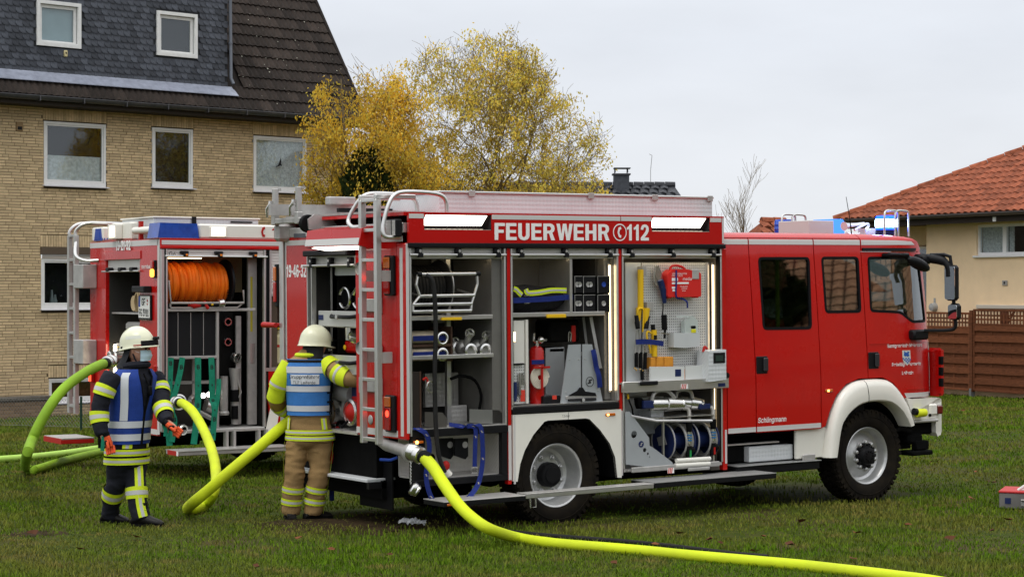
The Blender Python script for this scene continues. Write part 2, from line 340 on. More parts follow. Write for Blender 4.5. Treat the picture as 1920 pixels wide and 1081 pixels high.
def ground_mat(name, blades):
    m, t, o = _mat(name); p = NN(t, 'ShaderNodeBsdfPrincipled'); L = t.links.new; L(p.outputs[0], o.inputs[0]); p.inputs['Roughness'].default_value = .85; p.inputs['Specular IOR Level'].default_value = .04
    g = NN(t, 'ShaderNodeNewGeometry'); last = None
    def nz(sc, lo, hi, det=4):
        n = NN(t, 'ShaderNodeTexNoise'); n.inputs['Scale'].default_value = sc; n.inputs['Detail'].default_value = det; L(g.outputs['Position'], n.inputs['Vector'])
        r = NN(t, 'ShaderNodeMapRange'); r.inputs['From Min'].default_value = lo; r.inputs['From Max'].default_value = hi; L(n.outputs[0], r.inputs[0]); return r.outputs[0]
    def mixc(f, a, b):
        x = NN(t, 'ShaderNodeMix', data_type='RGBA'); L(f, x.inputs['Factor'])
        for k, c in (('A', a), ('B', b)):
            if isinstance(c, tuple): x.inputs[k].default_value = (*c, 1)
            else: L(c, x.inputs[k])
        return x.outputs['Result']
    if blades:
        at = NN(t, 'ShaderNodeAttribute', attribute_name='rnd')
        c = mixc(at.outputs['Fac'], (.056, .122, .006), (.122, .198, .010))
        c = mixc(nz(.45, .43, .66), c, (.15, .145, .028)); c = mixc(nz(2.6, .53, .74), c, (.21, .16, .05)); c = mixc(nz(1.1, .58, .85), c, (.03, .07, .006))
        p.inputs['Subsurface Weight'].default_value = 0
    else:
        c = mixc(nz(9, .3, .7), (.025, .045, .006), (.06, .065, .014)); c = mixc(nz(.7, .5, .7), c, (.06, .046, .022))
    L(c, p.inputs['Base Color']); return m
lawn = link('lawn', mb.mesh('lawn'), ground_mat('lawn_soil', False)); tag(lawn, kind='structure')
# grass blades, thinned and shortened on the trodden ground beside the vehicles
NB = 330000
Zb = 12.5 + (rng.random(NB) ** 1.75) * 37; Xb = (rng.random(NB) - .5) * 2 * (.285 * Zb + .8)
px_ = CAMP.x + RT.x * Xb + FW.x * Zb; py_ = CAMP.y + RT.y * Xb + FW.y * Zb
tt = np.clip(Xb / 9, 0, 1); tt = tt * tt * (3 - 2 * tt); pz_ = -(np.clip(Zb, 8, 48) - 18.9) * (.022 - .011 * tt)
bare = np.array([noise.noise(V((a * .8, b * .8, 3))) for a, b in zip(px_[::1], py_[::1])])
under = ((px_ > -1.9) & (px_ < 5.2) & (py_ > .15) & (py_ < 2.4))
keep = ~((bare > .62) & (rng.random(NB) < .75)) & ~(under & (rng.random(NB) < .85)) & ~((px_ > -3.4) & (px_ < 1.4) & (py_ > -.7) & (py_ < .2) & (rng.random(NB) < .45))
Xb, Zb, px_, py_, pz_, bare = (a[keep] for a in (Xb, Zb, px_, py_, pz_, bare)); n = len(px_)
hh = (.02 + .024 * rng.random(n)) * (1 - .35 * np.clip(bare * 2, 0, 1)) * (1 + .25 * (Zb > 26)); ww = (.0022 + .0022 * rng.random(n)) * (1 + (Zb - 12) * .075)
an = rng.random(n) * 2 * pi; le = (rng.random(n) * .9 + .15) * hh; la = rng.random(n) * 2 * pi
dx, dy = np.cos(an) * ww, np.sin(an) * ww; lx, ly = np.cos(la) * le, np.sin(la) * le
vs = np.empty((n, 5, 3), np.float32)
for k, (sg, f, h) in enumerate(((-1, 0, -.01), (1, 0, -.01), (.75, .3, .6), (-.75, .3, .6), (0, 1, 1))):
    vs[:, k, 0] = px_ + sg * dx + lx * f; vs[:, k, 1] = py_ + sg * dy + ly * f; vs[:, k, 2] = pz_ + np.where(h < 0, -.015, hh * h)
gm = bpy.data.meshes.new('grass'); gm.vertices.add(n * 5); gm.vertices.foreach_set('co', vs.ravel())
b0 = (np.arange(n) * 5)[:, None]; lp = np.concatenate([b0 + np.array([0, 1, 2, 3]), b0 + np.array([3, 2, 4])], 1).ravel()
gm.loops.add(n * 7); gm.loops.foreach_set('vertex_index', lp.astype(np.int32)); gm.polygons.add(n * 2)
ls = (np.arange(n) * 7)[:, None] + np.array([0, 4]); gm.polygons.foreach_set('loop_start', ls.ravel().astype(np.int32))
gm.update(); at = gm.attributes.new('rnd', 'FLOAT', 'FACE'); at.data.foreach_set('value', np.repeat(rng.random(n), 2).astype(np.float32)); gm.validate()
link('grass', gm, ground_mat('grass_blades', True)); tag(bpy.data.objects['grass'], kind='stuff')
# fallen leaves, each a curled leaf of its own
mudm = mat('mud', (.035, .024, .013), .9, var=.4, vs=6, bump=.6, bs=25, spec=.05)
for c, a_, b_ in (((-2.152,.791,.012), .75, .22), ((-1.286,.947,-.001), .55, .2), ((-4.527,1.72,.025), .3, .08), ((-.379,.52,-.005), .9, .16)):
    q = MB(); n_ = 26; q.add([(c[0], c[1], c[2] + .016)] + [tuple(V(c) + RT * a_ * cos(2 * pi * i / n_) * (1 + .35 * noise.noise(V((i * .8, a_, 0)))) + FW * b_ * 3.5 * sin(2 * pi * i / n_) * (1 + .35 * noise.noise(V((i * .8, a_, 5)))) + V((0, 0, .004))) for i in range(n_)], [(0, i + 1, (i + 1) % n_ + 1) for i in range(n_)]); tag(link('mud', q.mesh('mud'), mudm), kind='stuff')
lm = mat('dead_leaf', (.12, .042, .015), .8, rnd=.45)
def leaf_mesh():
    q = MB(); q.add([(-.05, 0, .012), (-.02, -.028, .02), (-.02, .028, .018), (.02, -.03, .006), (.02, .03, .022), (.055, 0, .03), (0, 0, .004)], [(0, 1, 6), (1, 3, 6), (3, 5, 6), (5, 4, 6), (4, 2, 6), (2, 0, 6)]); return q.mesh('fallen_leaf')
LM = leaf_mesh(); LM.materials.append(lm)
LPOS = [(-4.154,-1.829,.115), (.523,-2.3,.063), (-.134,-2.488,.074), (-.043,-2.242,.069), (-.32,-3.137,.087), (8.436,3.261,-.079), (9.343,4.499,-.101), (8.56,3.274,-.079), (7.592,1.718,-.052), (4.799,-.771,-.003), (3.431,-2.477,.032), (2.571,-3.052,.048), (2.277,-2.292,.041), (-.705,-2.313,.08), (1.388,-2.545,.055), (1.724,-1.496,.035), (-1.501,-1.262,.072), (.089,-1.686,.058), (-3.091,-1.082,.088), (-2.905,-.191,.07), (-4.019,.683,.068), (3.635,17.006,-.324), (1.689,13.22,-.231), (.287,8.094,-.12), (-4.625,1.541,.06), (-4.778,.078,.088), (-2.897,-1.688,.097), (-1.777,-3.159,.109), (-.012,-3.951,.094), (.244,-2.932,.076), (1.752,-3.307,.061), (6.556,.529,-.031), (18.488,12.008,-.194), (16.027,9.165,-.155)]
for i, p in enumerate(LPOS):
    o = bpy.data.objects.new('fallen_leaf', LM); COL.objects.link(o); s_ = .7 + .6 * random.random()
    o.matrix_world = Matrix.Translation(p) @ Matrix.Rotation(random.random() * 6.3, 4, 'Z') @ Matrix.Rotation(random.uniform(-.5, .5), 4, 'X') @ Matrix.Diagonal((s_, s_, s_, 1))
    tag(o, 'curled reddish brown autumn leaf lying on the lawn', 'leaf', 'fallen leaves on the lawn')
# ================================================================ brick house on the left
use('H')
hb = thing('brick_house', 'tan brick house with slate clad dormer and dark tiled roof', 'house', (0, 0, 0))
brick = mat('brick_tan', (.60, .45, .265), .85, var=.14, vs=9, bump=.25, bs=60, rnd=.16)
mortar = mat('mortar', (.075, .055, .034), .95, var=.2, vs=12)
white = mat('window_white', (.8, .79, .77), .4, var=.04, vs=8)
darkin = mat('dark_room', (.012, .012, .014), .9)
wglass = glass('window_glass', (.85, .88, .88), .06)
frost = mat('frosted_blind', (.42, .52, .55), .6, var=.05)
OPEN = [(-.75, .765, 5.0, 6.375), (1.95, 3.02, 5.05, 6.385), (4.69, 6.21, 5.05, 6.34), (-.81, .72, 2.33, 3.64), (-.62, .62, .3, .82)]
XL, XR, ZT = -6.9, 7.35, 6.85
w = MB(); w.prism([(-7, -.6), (XR, -.6), (XR, ZT), (-7, ZT)], .02, .35, 'y', [[(a, c), (b, c), (b, d), (a, d)] for a, b, c, d in OPEN])
w.bx(XR - .3, XR, .35, 9, -.6, ZT); w.bx(-7, -6.7, .35, 9, -.6, ZT)
wall = part('wall', w, mortar, hb)
cells = []   # (x0, x1, z0, z1, soldier)
SOL = [(a - .02, b + .03, d + .03, d + .28) for a, b, c, d in OPEN]
def blocked(x0, x1, z0, z1):
    """clip a brick against the openings and soldier courses"""
    segs = [(x0, x1)]
    for a, b, c, d in [(o_[0], o_[1], o_[2] - .04, o_[3] + .02) for o_ in OPEN] + SOL:
        if z1 > c + .004 and z0 < d - .004:
            out = []
            for s0, s1 in segs:
                if s1 <= a or s0 >= b: out.append((s0, s1)); continue
                if s0 < a: out.append((s0, a - .008))
                if s1 > b: out.append((b + .008, s1))
            segs = out
    return [s_ for s_ in segs if s_[1] - s_[0] > .03]
k = 0; z = -.5
while z < 6.78:
    off = (0, .14, .07, .21)[k % 4] + random.uniform(-.012, .012); x = XL - off
    while x < XR:
        L_ = .27 if random.random() > .07 else .13
        for a, b in blocked(max(x, XL), min(x + L_, XR), z, z + .0525): cells.append((a, b, z, z + .0525))
        x += L_ + .01
    z += .0625; k += 1
for a, b, c, d in SOL:
    m_ = int((b - a) / .0625)
    for i in range(m_): cells.append((a + i * (b - a) / m_, a + (i + 1) * (b - a) / m_ - .01, c, min(d, 6.8)))
def vis(c):   # shows well in the photograph: left of or above the vehicles and in frame
    p = CUR[0] @ V(((c[0] + c[1]) / 2, 0, (c[2] + c[3]) / 2)) - CAMP; Z = p.dot(FW); X = 512 + 1991 * p.dot(RT) / Z; Y = 288 - 1991 * p.z / Z
    return 5 < X < 78 and 105 < Y < 410, (c[1] - c[0]) * (c[3] - c[2]) / Z ** 2
sc = sorted(cells, key=lambda c: (-vis(c)[0], -vis(c)[1])); solo300 = sc[:298]; rest = sc[298:]
q = MB(); q.bx(-.5, .5, -.5, .5, -.5, .5); ub = q.mesh('brick'); ub.materials.append(brick)
def bm_(c, y0=-.012): return Matrix.Translation(((c[0] + c[1]) / 2, .012, (c[2] + c[3]) / 2)) @ Matrix.Diagonal((c[1] - c[0], .05 + random.uniform(-.003, .003), c[3] - c[2], 1))
for c in solo300: same('brick', ub, wall, bm_(c))
q = MB(); rv = []
for c in rest:
    y = -.013 + random.uniform(-.002, .002); a, b, d, e_ = c
    q.add([(a, y, d), (b, y, d), (b, y, e_), (a, y, e_), (a, .03, d), (b, .03, d), (b, .03, e_), (a, .03, e_)], [(0, 1, 2, 3), (0, 4, 5, 1), (1, 5, 6, 2), (2, 6, 7, 3), (3, 7, 4, 0)]); rv += [random.random()] * 5
bs_ = part('brickwork', q, brick, wall, kind='stuff'); at = bs_.data.attributes.new('rnd', 'FLOAT', 'FACE'); at.data.foreach_set('value', rv)
wire = mat('lace', (.8, .82, .8), .8, var=.25, vs=14, pat='holes', ps=90)
voile = mat('voile', (.78, .82, .84), .9, var=.35, vs=20)
def window(x0, x1, z0, z1, y, par, kind, sill=True, w_=.06):
    f = MB(); f.prism([(x0, z0), (x1, z0), (x1, z1), (x0, z1)], y, y + .07, 'y', [[(x0 + w_, z0 + w_ * 1.6), (x1 - w_, z0 + w_ * 1.6), (x1 - w_, z1 - w_), (x0 + w_, z1 - w_)]])
    i0, i1, j0, j1 = x0 + w_, x1 - w_, z0 + w_ * 1.6, z1 - w_
    g = .035; f.prism([(i0 + .004, j0 + .004), (i1 - .004, j0 + .004), (i1 - .004, j1 - .004), (i0 + .004, j1 - .004)], y + .018, y + .06, 'y', [[(i0 + g, j0 + g), (i1 - g, j0 + g), (i1 - g, j1 - g), (i0 + g, j1 - g)]])
    fr = part('window', f, white, par)
    p_ = MB(); p_.bx(i0 + g - .005, i1 - g + .005, y + .035, y + .041, j0 + g - .005, j1 - g + .005); part('pane', p_, wglass, fr)
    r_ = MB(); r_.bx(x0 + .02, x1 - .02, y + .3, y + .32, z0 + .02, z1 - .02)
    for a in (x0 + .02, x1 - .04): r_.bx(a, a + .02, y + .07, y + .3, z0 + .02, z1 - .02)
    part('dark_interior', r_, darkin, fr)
    if kind in ('lace', 'voile'):
        c_ = MB(); n_ = 40; zt = (j0 + (j1 - j0) * .46) if kind == 'lace' else j1; rs = []
        for i in range(n_ + 1):
            xx = i0 + (i1 - i0) * i / n_; yy = y + .1 + .018 * sin(i * (1.7 if kind == 'voile' else 1.1)) + .006 * sin(i * 4.1); rs.append([(xx, yy, j0), (xx, yy, zt), (xx, yy + .004, zt), (xx, yy + .004, j0)])
        c_.rings(rs); part('curtain', c_, wire if kind == 'lace' else voile, fr)
    if kind == 'frost':
        c_ = MB(); c_.bx(i0 + g, i1 - g, y + .07, y + .078, j0 + g, j1 - g - .05); part('roller_blind', c_, frost, fr)
    if sill:
        s_ = MB(); s_.prism([(y - .1, z0 - .03), (y - .1, z0 - .015), (y + .02, z0 + .005), (y + .02, z0 - .03)], x0 - .03, x1 + .05, 'x'); part('sill', s_, mat('sill_metal', (.62, .6, .62), .4), fr)
    return fr
W1 = window(-.75, .765, 5.0, 6.375, -.02, hb, 'lace', w_=.055)
W2 = window(1.95, 3.02, 5.05, 6.385, -.02, hb, 'plain', w_=.055)
W3 = window(4.69, 6.21, 5.05, 6.34, -.02, hb, 'voile', w_=.055)
bird = MB(); bird.prism([(5.32, 5.62), (5.40, 5.68), (5.46, 5.8), (5.48, 5.86), (5.49, 5.8), (5.485, 5.72), (5.52, 5.665), (5.485, 5.66), (5.465, 5.675), (5.40, 5.645)], .0, .003, 'y'); part('bird_sticker', bird, mat('black', (.012, .012, .013), .5), W3)
W4 = window(-.81, .72, 2.33, 3.42, .0, hb, 'plain')
s_ = MB(); s_.bx(-.84, .75, -.07, .05, 3.5, 3.66, .01).mi(1); [s_.bx(-.79, .70, -.012, .01, 3.41 + i * .03, 3.437 + i * .03, .006) for i in range(3)]
part('shutter_box', s_, [mat('shutter_brown', (.11, .08, .055), .5), mat('shutter_slat', (.45, .38, .3), .6)], W4)
for x_, h_ in ((-.48, .3), (-.40, .2), (-.05, .24)):
    s_ = MB(); s_.lathe([(.045, 0), (.05, .05), (.03, h_ * .6), (.02, h_)], (x_, .13, 2.44), n=10, caps=True); solo('bottle', s_, mat('bottle_glass', (.25, .28, .28), .15), '%s clear bottle standing inside the ground floor window of the tan house' % {-.48: 'tallest', -.4: 'shortest', -.05: 'middle sized'}[x_], 'bottle', 'bottles inside the window')
W5 = window(-.62, .62, .3, .82, .02, hb, 'plain', w_=.05)
s_ = MB(); s_.bx(-.56, .56, .16, .19, .36, .78); part('curtain', s_, mat('rust_curtain', (.12, .035, .02), .9, var=.3, vs=9), W5)
# roof: battened deck, then every tile
PA = R(56); ct, st_ = cos(PA), sin(PA)
def rp(x, u, n=0): return (x, -.5 + u * ct - n * st_, 6.86 + u * st_ + n * ct)   # u up the slope, n off it
deck = mat('roof_deck', (.02, .016, .014), .95)
r_ = MB(); r_.add([rp(-7, 0, -.04), rp(7.6, 0, -.04), rp(7.6, 9, -.04), rp(-7, 9, -.04), rp(-7, 0, -.16), rp(7.6, 0, -.16), rp(7.6, 9, -.16), rp(-7, 9, -.16)], [(0, 1, 2, 3), (4, 7, 6, 5), (0, 4, 5, 1), (1, 5, 6, 2), (2, 6, 7, 3), (3, 7, 4, 0)])
b_ = 9 * ct - .5; r_.add([(-7, b_, 6.86 + 9 * st_ - .04), (7.6, b_, 6.86 + 9 * st_ - .04), (7.6, b_ * 2 + .5, 6.8), (-7, b_ * 2 + .5, 6.8)], [(0, 1, 2, 3)])
r_.bx(-7, XR - .005, .0, .34, 6.852, 6.98); r_.prism([(.36, 6.85), (b_ * 2 - .2, 6.85), (b_, 6.85 + 9 * st_ - .7)], XR - .25, XR - .01, 'x')
roof = part('roof', r_, deck, hb)
tile = mat('roof_tile_dark', (.036, .026, .021), .85, var=.35, vs=14, bump=.3, bs=90, rnd=.4, col2=(.02, .016, .013))
tm = MB(); tm.smooth = True; N = 12; TW, TL = .30, .33
for v_, dz in ((0, .034), (TL + .05, -.006)):
    for i in range(N + 1): x = i / N; tm.v.append((x * TW, v_, dz + .03 * (.5 - .5 * cos(4 * pi * x))))
for i in range(N + 1): x = i / N; tm.v.append((x * TW, 0, -.006 + .03 * (.5 - .5 * cos(4 * pi * x))))
for i in range(N): tm.f += [(i, i + 1, N + 2 + i, N + 1 + i), (2 * N + 2 + i, 2 * N + 3 + i, i + 1, i)]; tm.m += [0, 0]; tm.sm += [True, False]
TM = tm.mesh('roof_tile'); TM.materials.append(tile)
RM = Matrix(((1, 0, 0), (0, ct, st_), (0, -st_, ct))).transposed().to_4x4(); lich = []
for j in range(15):
    i0 = -5.6 if j < 1 else 4.15
    if j == 1: i0 = -5.6
    n_ = int((7.62 - i0) / TW)
    for i in range(n_):
        x = 7.62 - (i + 1) * TW
        if x < 4.0 and -.5 + (j * TL) * ct > -.34: continue
        same('roof_tile', TM, roof, Matrix.Translation(rp(x, j * TL + random.uniform(-.004, .004), random.uniform(0, .004))) @ RM)
v_ = MB(); v_.cur = 0; p0, p1 = V(rp(7.63, -.02, .02)), V(rp(7.63, 9, .02)); v_.tube([p0, p1], .05, 8); part('verge', v_, deck, roof)
lm_ = mat('lichen', (.34, .33, .27), .95); lb = MB()
for i in range(90):
    x, u = random.uniform(4.3, 7.5), random.uniform(.1, 4.8); s_ = random.uniform(.006, .022); pp = [rp(x + s_ * cos(a) * random.uniform(.6, 1.2), u + s_ * sin(a) * random.uniform(.6, 1.2), .043) for a in (0, 1, 2, 3, 4, 5)]; lb.add(pp, [tuple(range(6))])
part('lichen_specks', lb, lm_, roof, kind='stuff')
# gutter
g_ = MB(); zg = mat('zinc_gutter', (.09, .09, .095), .45, metal=.6, var=.2, vs=5)
gp = [(-.66 + .085 * cos(a), 6.83 + .085 * sin(a)) for a in np.linspace(pi, 2 * pi, 9)]; gp += [(p[0] * 1 + (.006 if p[0] < -.66 else -.006), p[1] + .006) for p in reversed(gp)]
g_.prism(gp, -7, 7.65, 'x'); g_.tube([(-7, -.745, 6.835), (7.65, -.745, 6.835)], .013, 6); gut = part('gutter', g_, zg, hb)
for i in range(14):
    b__ = MB(); x = -6.5 + i * 1.05; b__.bx(x, x + .025, -.755, -.56, 6.73, 6.746); b__.bx(x, x + .025, -.757, -.745, 6.73, 6.84); part('gutter_bracket', b__, zg, gut)
f_ = MB(); f_.bx(-7, 7.55, -.57, -.545, 6.66, 6.84); f_.bx(-7, 7.55, -.54, -.005, 6.66, 6.685); part('soffit', f_, mat('soffit_dark', (.035, .028, .022), .8), hb)
# dormer: slate cladding
DY = -.1; DX0, DX1 = -5.5, 3.90
d_ = MB(); d_.prism([(DX0, 7.2), (DX1, 7.2), (DX1, 10.4), (DX0, 10.4)], DY + .012, DY + .2, 'y', [[(-.98, 7.98), (.085, 7.98), (.085, 8.96), (-.98, 8.96)], [(2.0, 8.0), (3.07, 8.0), (3.07, 9.0), (2.0, 9.0)]])
d_.bx(DX0, DX1, DY + .2, 3.2, 9.0, 10.4); d_.bx(DX1 - .15, DX1, DY + .2, 3, 7.3, 9.0)
dm = part('dormer', d_, mat('dormer_felt', (.03, .032, .036), .9), hb)
slate = mat('slate', (.062, .068, .082), .55, var=.22, vs=10, bump=.35, bs=45, rnd=.38)
sm_ = MB(); SW, SH = .165, .14
lp = [(0, .06), (.03, .02), (.08, 0), (SW + .012, 0), (SW + .012, SH + .02), (0, SH + .02)]
sm_.prism(lp, -.012, -.004, 'y'); sm_.v = [(x, y + (.014 if z > SH else -.004 * (1 - x / SW)), z) for x, y, z in sm_.v]
SM = sm_.mesh('slate_shingle'); SM.materials.append(slate)
cl = []
z = 7.37
j = 0
while z < 10.3:
    x = DX0 - (j % 2) * SW * .5 - random.uniform(0, .02)
    while x < DX1 - .03:
        ok = True
        for a, b, c, d in ((-.98, .085, 7.98, 8.96), (2.0, 3.07, 8.0, 9.0)):
            if x + SW > a + .05 and x < b - .05 and z + SH > c + .05 and z < d - .05: ok = False
        if ok and x > DX0 - .05 and x + SW < DX1 + .04: cl.append((x, z))
        x += SW
    z += SH; j += 1
def vz(c):
    p = CUR[0] @ V((c[0], DY, c[1])) - CAMP; Z = p.dot(FW); X = 512 + 1991 * p.dot(RT) / Z; Y = 288 - 1991 * p.z / Z; return -4 < X < 232 and -6 < Y < 90, -Z
cl.sort(key=vz, reverse=True)
def smx(c): return Matrix.Translation((c[0], DY, c[1])) @ Matrix.Rotation(random.uniform(-.02, .02), 4, 'Y')
for c in cl[:298]: same('slate_shingle', SM, dm, smx(c))
q = MB(); rv = []
for c in cl[298:]:
    m_ = smx(c); q.add([tuple(m_ @ v.co) for v in SM.vertices], [tuple(f.vertices) for f in SM.polygons]); rv += [random.random()] * len(SM.polygons)
b_ = part('slate_cladding', q, slate, dm, kind='stuff'); at = b_.data.attributes.new('rnd', 'FLOAT', 'FACE'); at.data.foreach_set('value', rv)
for a, b, c, d, k_ in ((-.98, .085, 7.98, 8.96, 'frost'), (2.0, 3.07, 8.0, 9.0, 'dark')):
    f = MB(); f.prism([(a, c), (b, c), (b, d), (a, d)], DY - .045, DY + .02, 'y', [[(a + .075, c + .085), (b - .075, c + .085), (b - .075, d - .075), (a + .075, d - .075)]])
    f.prism([(a + .08, c + .09), (b - .08, c + .09), (b - .08, d - .08), (a + .08, d - .08)], DY + .03, DY + .07, 'y', [[(a + .15, c + .13), (b - .15, c + .13), (b - .15, d - .15), (a + .15, d - .15)]])
    f.bx(a + .076, b - .076, DY - .04, DY + .07, c + .082, c + .092)
    fr = part('window', f, mat('dormer_window_white', (.72, .72, .70), .5, var=.06, vs=9), dm)
    p_ = MB(); p_.bx(a + .14, b - .14, DY + .05, DY + .056, c + .12, d - .14); part('pane', p_, wglass, fr)
    p_ = MB(); p_.bx(a + .07, b - .07, DY + .1, DY + .12, c + .07, d - .07); part('roller_blind' if k_ == 'frost' else 'dark_interior', p_, frost if k_ == 'frost' else mat('grey_blind', (.055, .055, .06), .8), fr)
s_ = MB(); s_.bx(-.33, -.25, DY - .05, DY - .0, 7.78, 7.92, .01); s_.mi(1).cyl((-.29, DY - .052, 7.86), (-.29, DY - .045, 7.86), .02); part('socket', s_, [mat('socket_cream', (.55, .47, .25), .5), mat('black', (.012, .012, .013), .5)], hb)
lead = mat('lead_flashing', (.26, .28, .34), .42, metal=.2, var=.2, vs=6, bump=.1, bs=8)
s_ = MB()
nn = 60; rs = []
for i in range(nn + 1):
    x = DX0 + (DX1 + .14 - DX0) * i / nn; wv = .012 * noise.noise(V((x * 2, 0, 0))); rs.append([(x, DY - .012, 7.42), (x, DY - .035, 7.39), (x, -.37 + wv * .5, 7.20), (x, -.37 + wv * .5, 7.185), (x, DY + .0, 7.3)])
s_.rings(rs, sm=False); part('flashing', s_, lead, hb)
s_ = MB(); s_.tube([(3.96, DY - .03, 9.9), (3.96, DY - .03, 9.35), (3.96, DY - .06, 7.62), (3.98, DY - .14, 7.47)], .04, 10); s_.cyl((3.955, DY - .05, 8.4), (3.955, DY - .05, 8.43), .05); s_.tube([(4.2, DY - .3, 10.4), (3.97, DY - .03, 9.55)], .045, 8); part('downpipe', s_, mat('downpipe_grey', (.13, .14, .16), .4, metal=.4), hb)
s_ = MB(); s_.bx(-1.42, -1.26, -.05, .0, 6.12, 6.32, .01); s_.mi(1).bx(-1.39, -1.29, -.055, -.049, 6.15, 6.22); part('nest_brick', s_, [mat('nest_clay', (.28, .19, .1), .9), mat('black', (.012, .012, .013), .5)], hb)
# raised bed wall, wire fence
use('H')
bw_ = thing('garden_wall', 'low dark brick planter wall with coping against the tan house', 'wall', (-2, -.5, 0))
s_ = MB(); s_.bx(-5, -.98, -.78, -.4, -.5, .42); core = part('wall_core', s_, mortar, bw_)
s_ = MB(); s_.bx(-5.05, -.92, -.84, -.36, .42, .50, .015); part('coping', s_, mat('coping_stone', (.1, .09, .075), .9, var=.3, vs=12, bump=.4, bs=30), bw_)
db = mat('dark_brick', (.2, .13, .075), .9, rnd=.25, var=.2, vs=12); q = MB(); q.bx(-.5, .5, -.5, .5, -.5, .5); dbm = q.mesh('brick'); dbm.materials.append(db)
for r__ in range(6):
    for i in range(8):
        x = -.98 - (i + 1) * .25 + (r__ % 2) * .12
        x1 = min(x + .24, -.975); same('brick', dbm, core, Matrix.Translation(((x + x1) / 2, -.782, -.06 + r__ * .076 + .035)) @ Matrix.Diagonal((x1 - x, .03, .066, 1)))
# ---------------------------------------------------------------- chain link fence in front of the brick house
use(None)
A, B = V((1.878,21.85,-.42)), V((3.173,19.453,-.392)); C_ = B + (B - A).normalized() * 4
cf = thing('wire_fence', 'low wire mesh fence with a dark green post by the tan house', 'fence', tuple(A))
gp_ = mat('fence_green', (.012, .035, .022), .5)
for p in (A, B, B + (B - A) * .9):
    s_ = MB(); s_.cyl(tuple(p - V((0, 0, .05))), tuple(p + V((0, 0, .62))), .024, n=10); part('post', s_, gp_, cf)
s_ = MB(); L_ = (C_ - A).length; dr = (C_ - A).normalized(); H_ = .5; n_ = int(L_ / .075); wr = .0022
for i in range(n_):
    p = A + dr * i * .075 + V((0, 0, .06))
    for sg in (1, -1):
        q_ = p + dr * sg * H_; s_.tube([tuple(p), tuple(q_ + V((0, 0, H_)))], wr, 3, caps=False)
for h in (.06, .56): s_.tube([tuple(A + V((0, 0, h))), tuple(C_ + V((0, 0, h)))], .003, 4, caps=False)
part('wire_mesh', s_, mat('galv_wire', (.2, .2, .19), .5, metal=.6), cf, kind='stuff')
# ---------------------------------------------------------------- yellow rendered house, right
use('Y')
yh = thing('yellow_house', 'cream yellow rendered bungalow with orange red tiled hip roof', 'house', (0, 0, 0))
plaster = mat('yellow_render', (.88, .66, .42), .9, var=.05, vs=2, bump=.25, bs=120)
w = MB(); w.prism([(-1.6, -.4), (9, -.4), (9, 4.1), (-1.6, 4.1)], .0, .3, 'y', [[(.2, 3.3), (2.02, 3.3), (2.02, 4.02), (.2, 4.02)]]); w.bx(-1.6, -1.35, .3, 1.3, -.4, 4.1)
w.prism([(-4.2, -.4), (-1.6, -.4), (-1.6, 4.1), (-4.2, 4.1)], 1.0, 1.25, 'y', [[(-3.55, 1.4), (-2.4, 1.4), (-2.4, 3.62), (-3.55, 3.62)]]); w.bx(-4.2, -3.95, 1.25, 8, -.4, 4.1)
part('wall', w, plaster, yh)
pwhite = mat('upvc_white', (.82, .81, .8), .35)
def sash(x0, x1, z0, z1, y, par, name='window', bars=()):
    f = MB(); xs = [x0] + list(bars) + [x1]; hs = [[(xs[i] + .06, z0 + .07), (xs[i + 1] - .06, z0 + .07), (xs[i + 1] - .06, z1 - .06), (xs[i] + .06, z1 - .06)] for i in range(len(xs) - 1)]
    f.prism([(x0, z0), (x1, z0), (x1, z1), (x0, z1)], y, y + .08, 'y', hs); fr = part(name, f, pwhite, par)
    for h in hs:
        (a, c), (b, d) = h[0], h[2]; p_ = MB(); p_.bx(a - .01, b + .01, y + .04, y + .046, c - .01, d + .01); part('pane', p_, wglass, fr)
        r_ = MB(); r_.bx(a - .04, b + .04, y + .3, y + .32, c - .04, d + .04); part('dark_interior', r_, darkin, fr)
    return fr, hs
yw, hs = sash(.2, 2.02, 3.3, 4.02, .05, yh, bars=(1.1,))
for (a, c), _, (b, d), _ in hs:
    s_ = MB()
    for x0_, x1_ in ((a, a + (b - a) * (.9 if a < 1 else .2)), (b - .22, b)):
        rs = [[(x0_ + (x1_ - x0_) * i / 14, .15 + .012 * sin(i * 1.9), c), (x0_ + (x1_ - x0_) * i / 14, .15 + .012 * sin(i * 1.9), d), (x0_ + (x1_ - x0_) * i / 14, .156 + .012 * sin(i * 1.9), d), (x0_ + (x1_ - x0_) * i / 14, .156 + .012 * sin(i * 1.9), c)] for i in range(15)]
        s_.rings(rs)
    part('curtain', s_, voile, yw)
s_ = MB(); s_.bx(.14, 2.1, -.07, .06, 3.25, 3.3, .008); part('sill', s_, pwhite, yw)
sash(-3.5, -2.45, 1.45, 3.58, 1.06, yh, 'entrance_door')
s_ = MB(); s_.bx(1.1, 1.27, -.025, .0, 2.6, 2.72, .008); s_.mi(1).cyl((1.185, -.028, 2.66), (1.185, -.02, 2.66), .03); part('outlet', s_, [mat('outlet_grey', (.35, .33, .3), .5), mat('black', (.012, .012, .013), .5)], yh)
s_ = MB(); s_.lathe([(.0, -.14), (.09, -.12), (.11, -.02), (.11, .0)], (-1.28, 0, 2.08), (0, 1, 0), 14); s_.bx(-1.31, -1.25, -.02, .0, 2.05, 2.3); part('wall_lamp', s_, mat('lamp_grey', (.35, .35, .34), .4), yh)
s_ = MB(); s_.bx(.25, 6, -.06, .0, 2.06, 2.15, .01); part('ledge', s_, mat('ledge_stone', (.55, .5, .42), .8), yh)
EX, EY, EZ, PY = -4.45, -.6, 4.27, R(27); cy_, sy_ = cos(PY), sin(PY)
fas = mat('fascia_brown', (.035, .025, .02), .6)
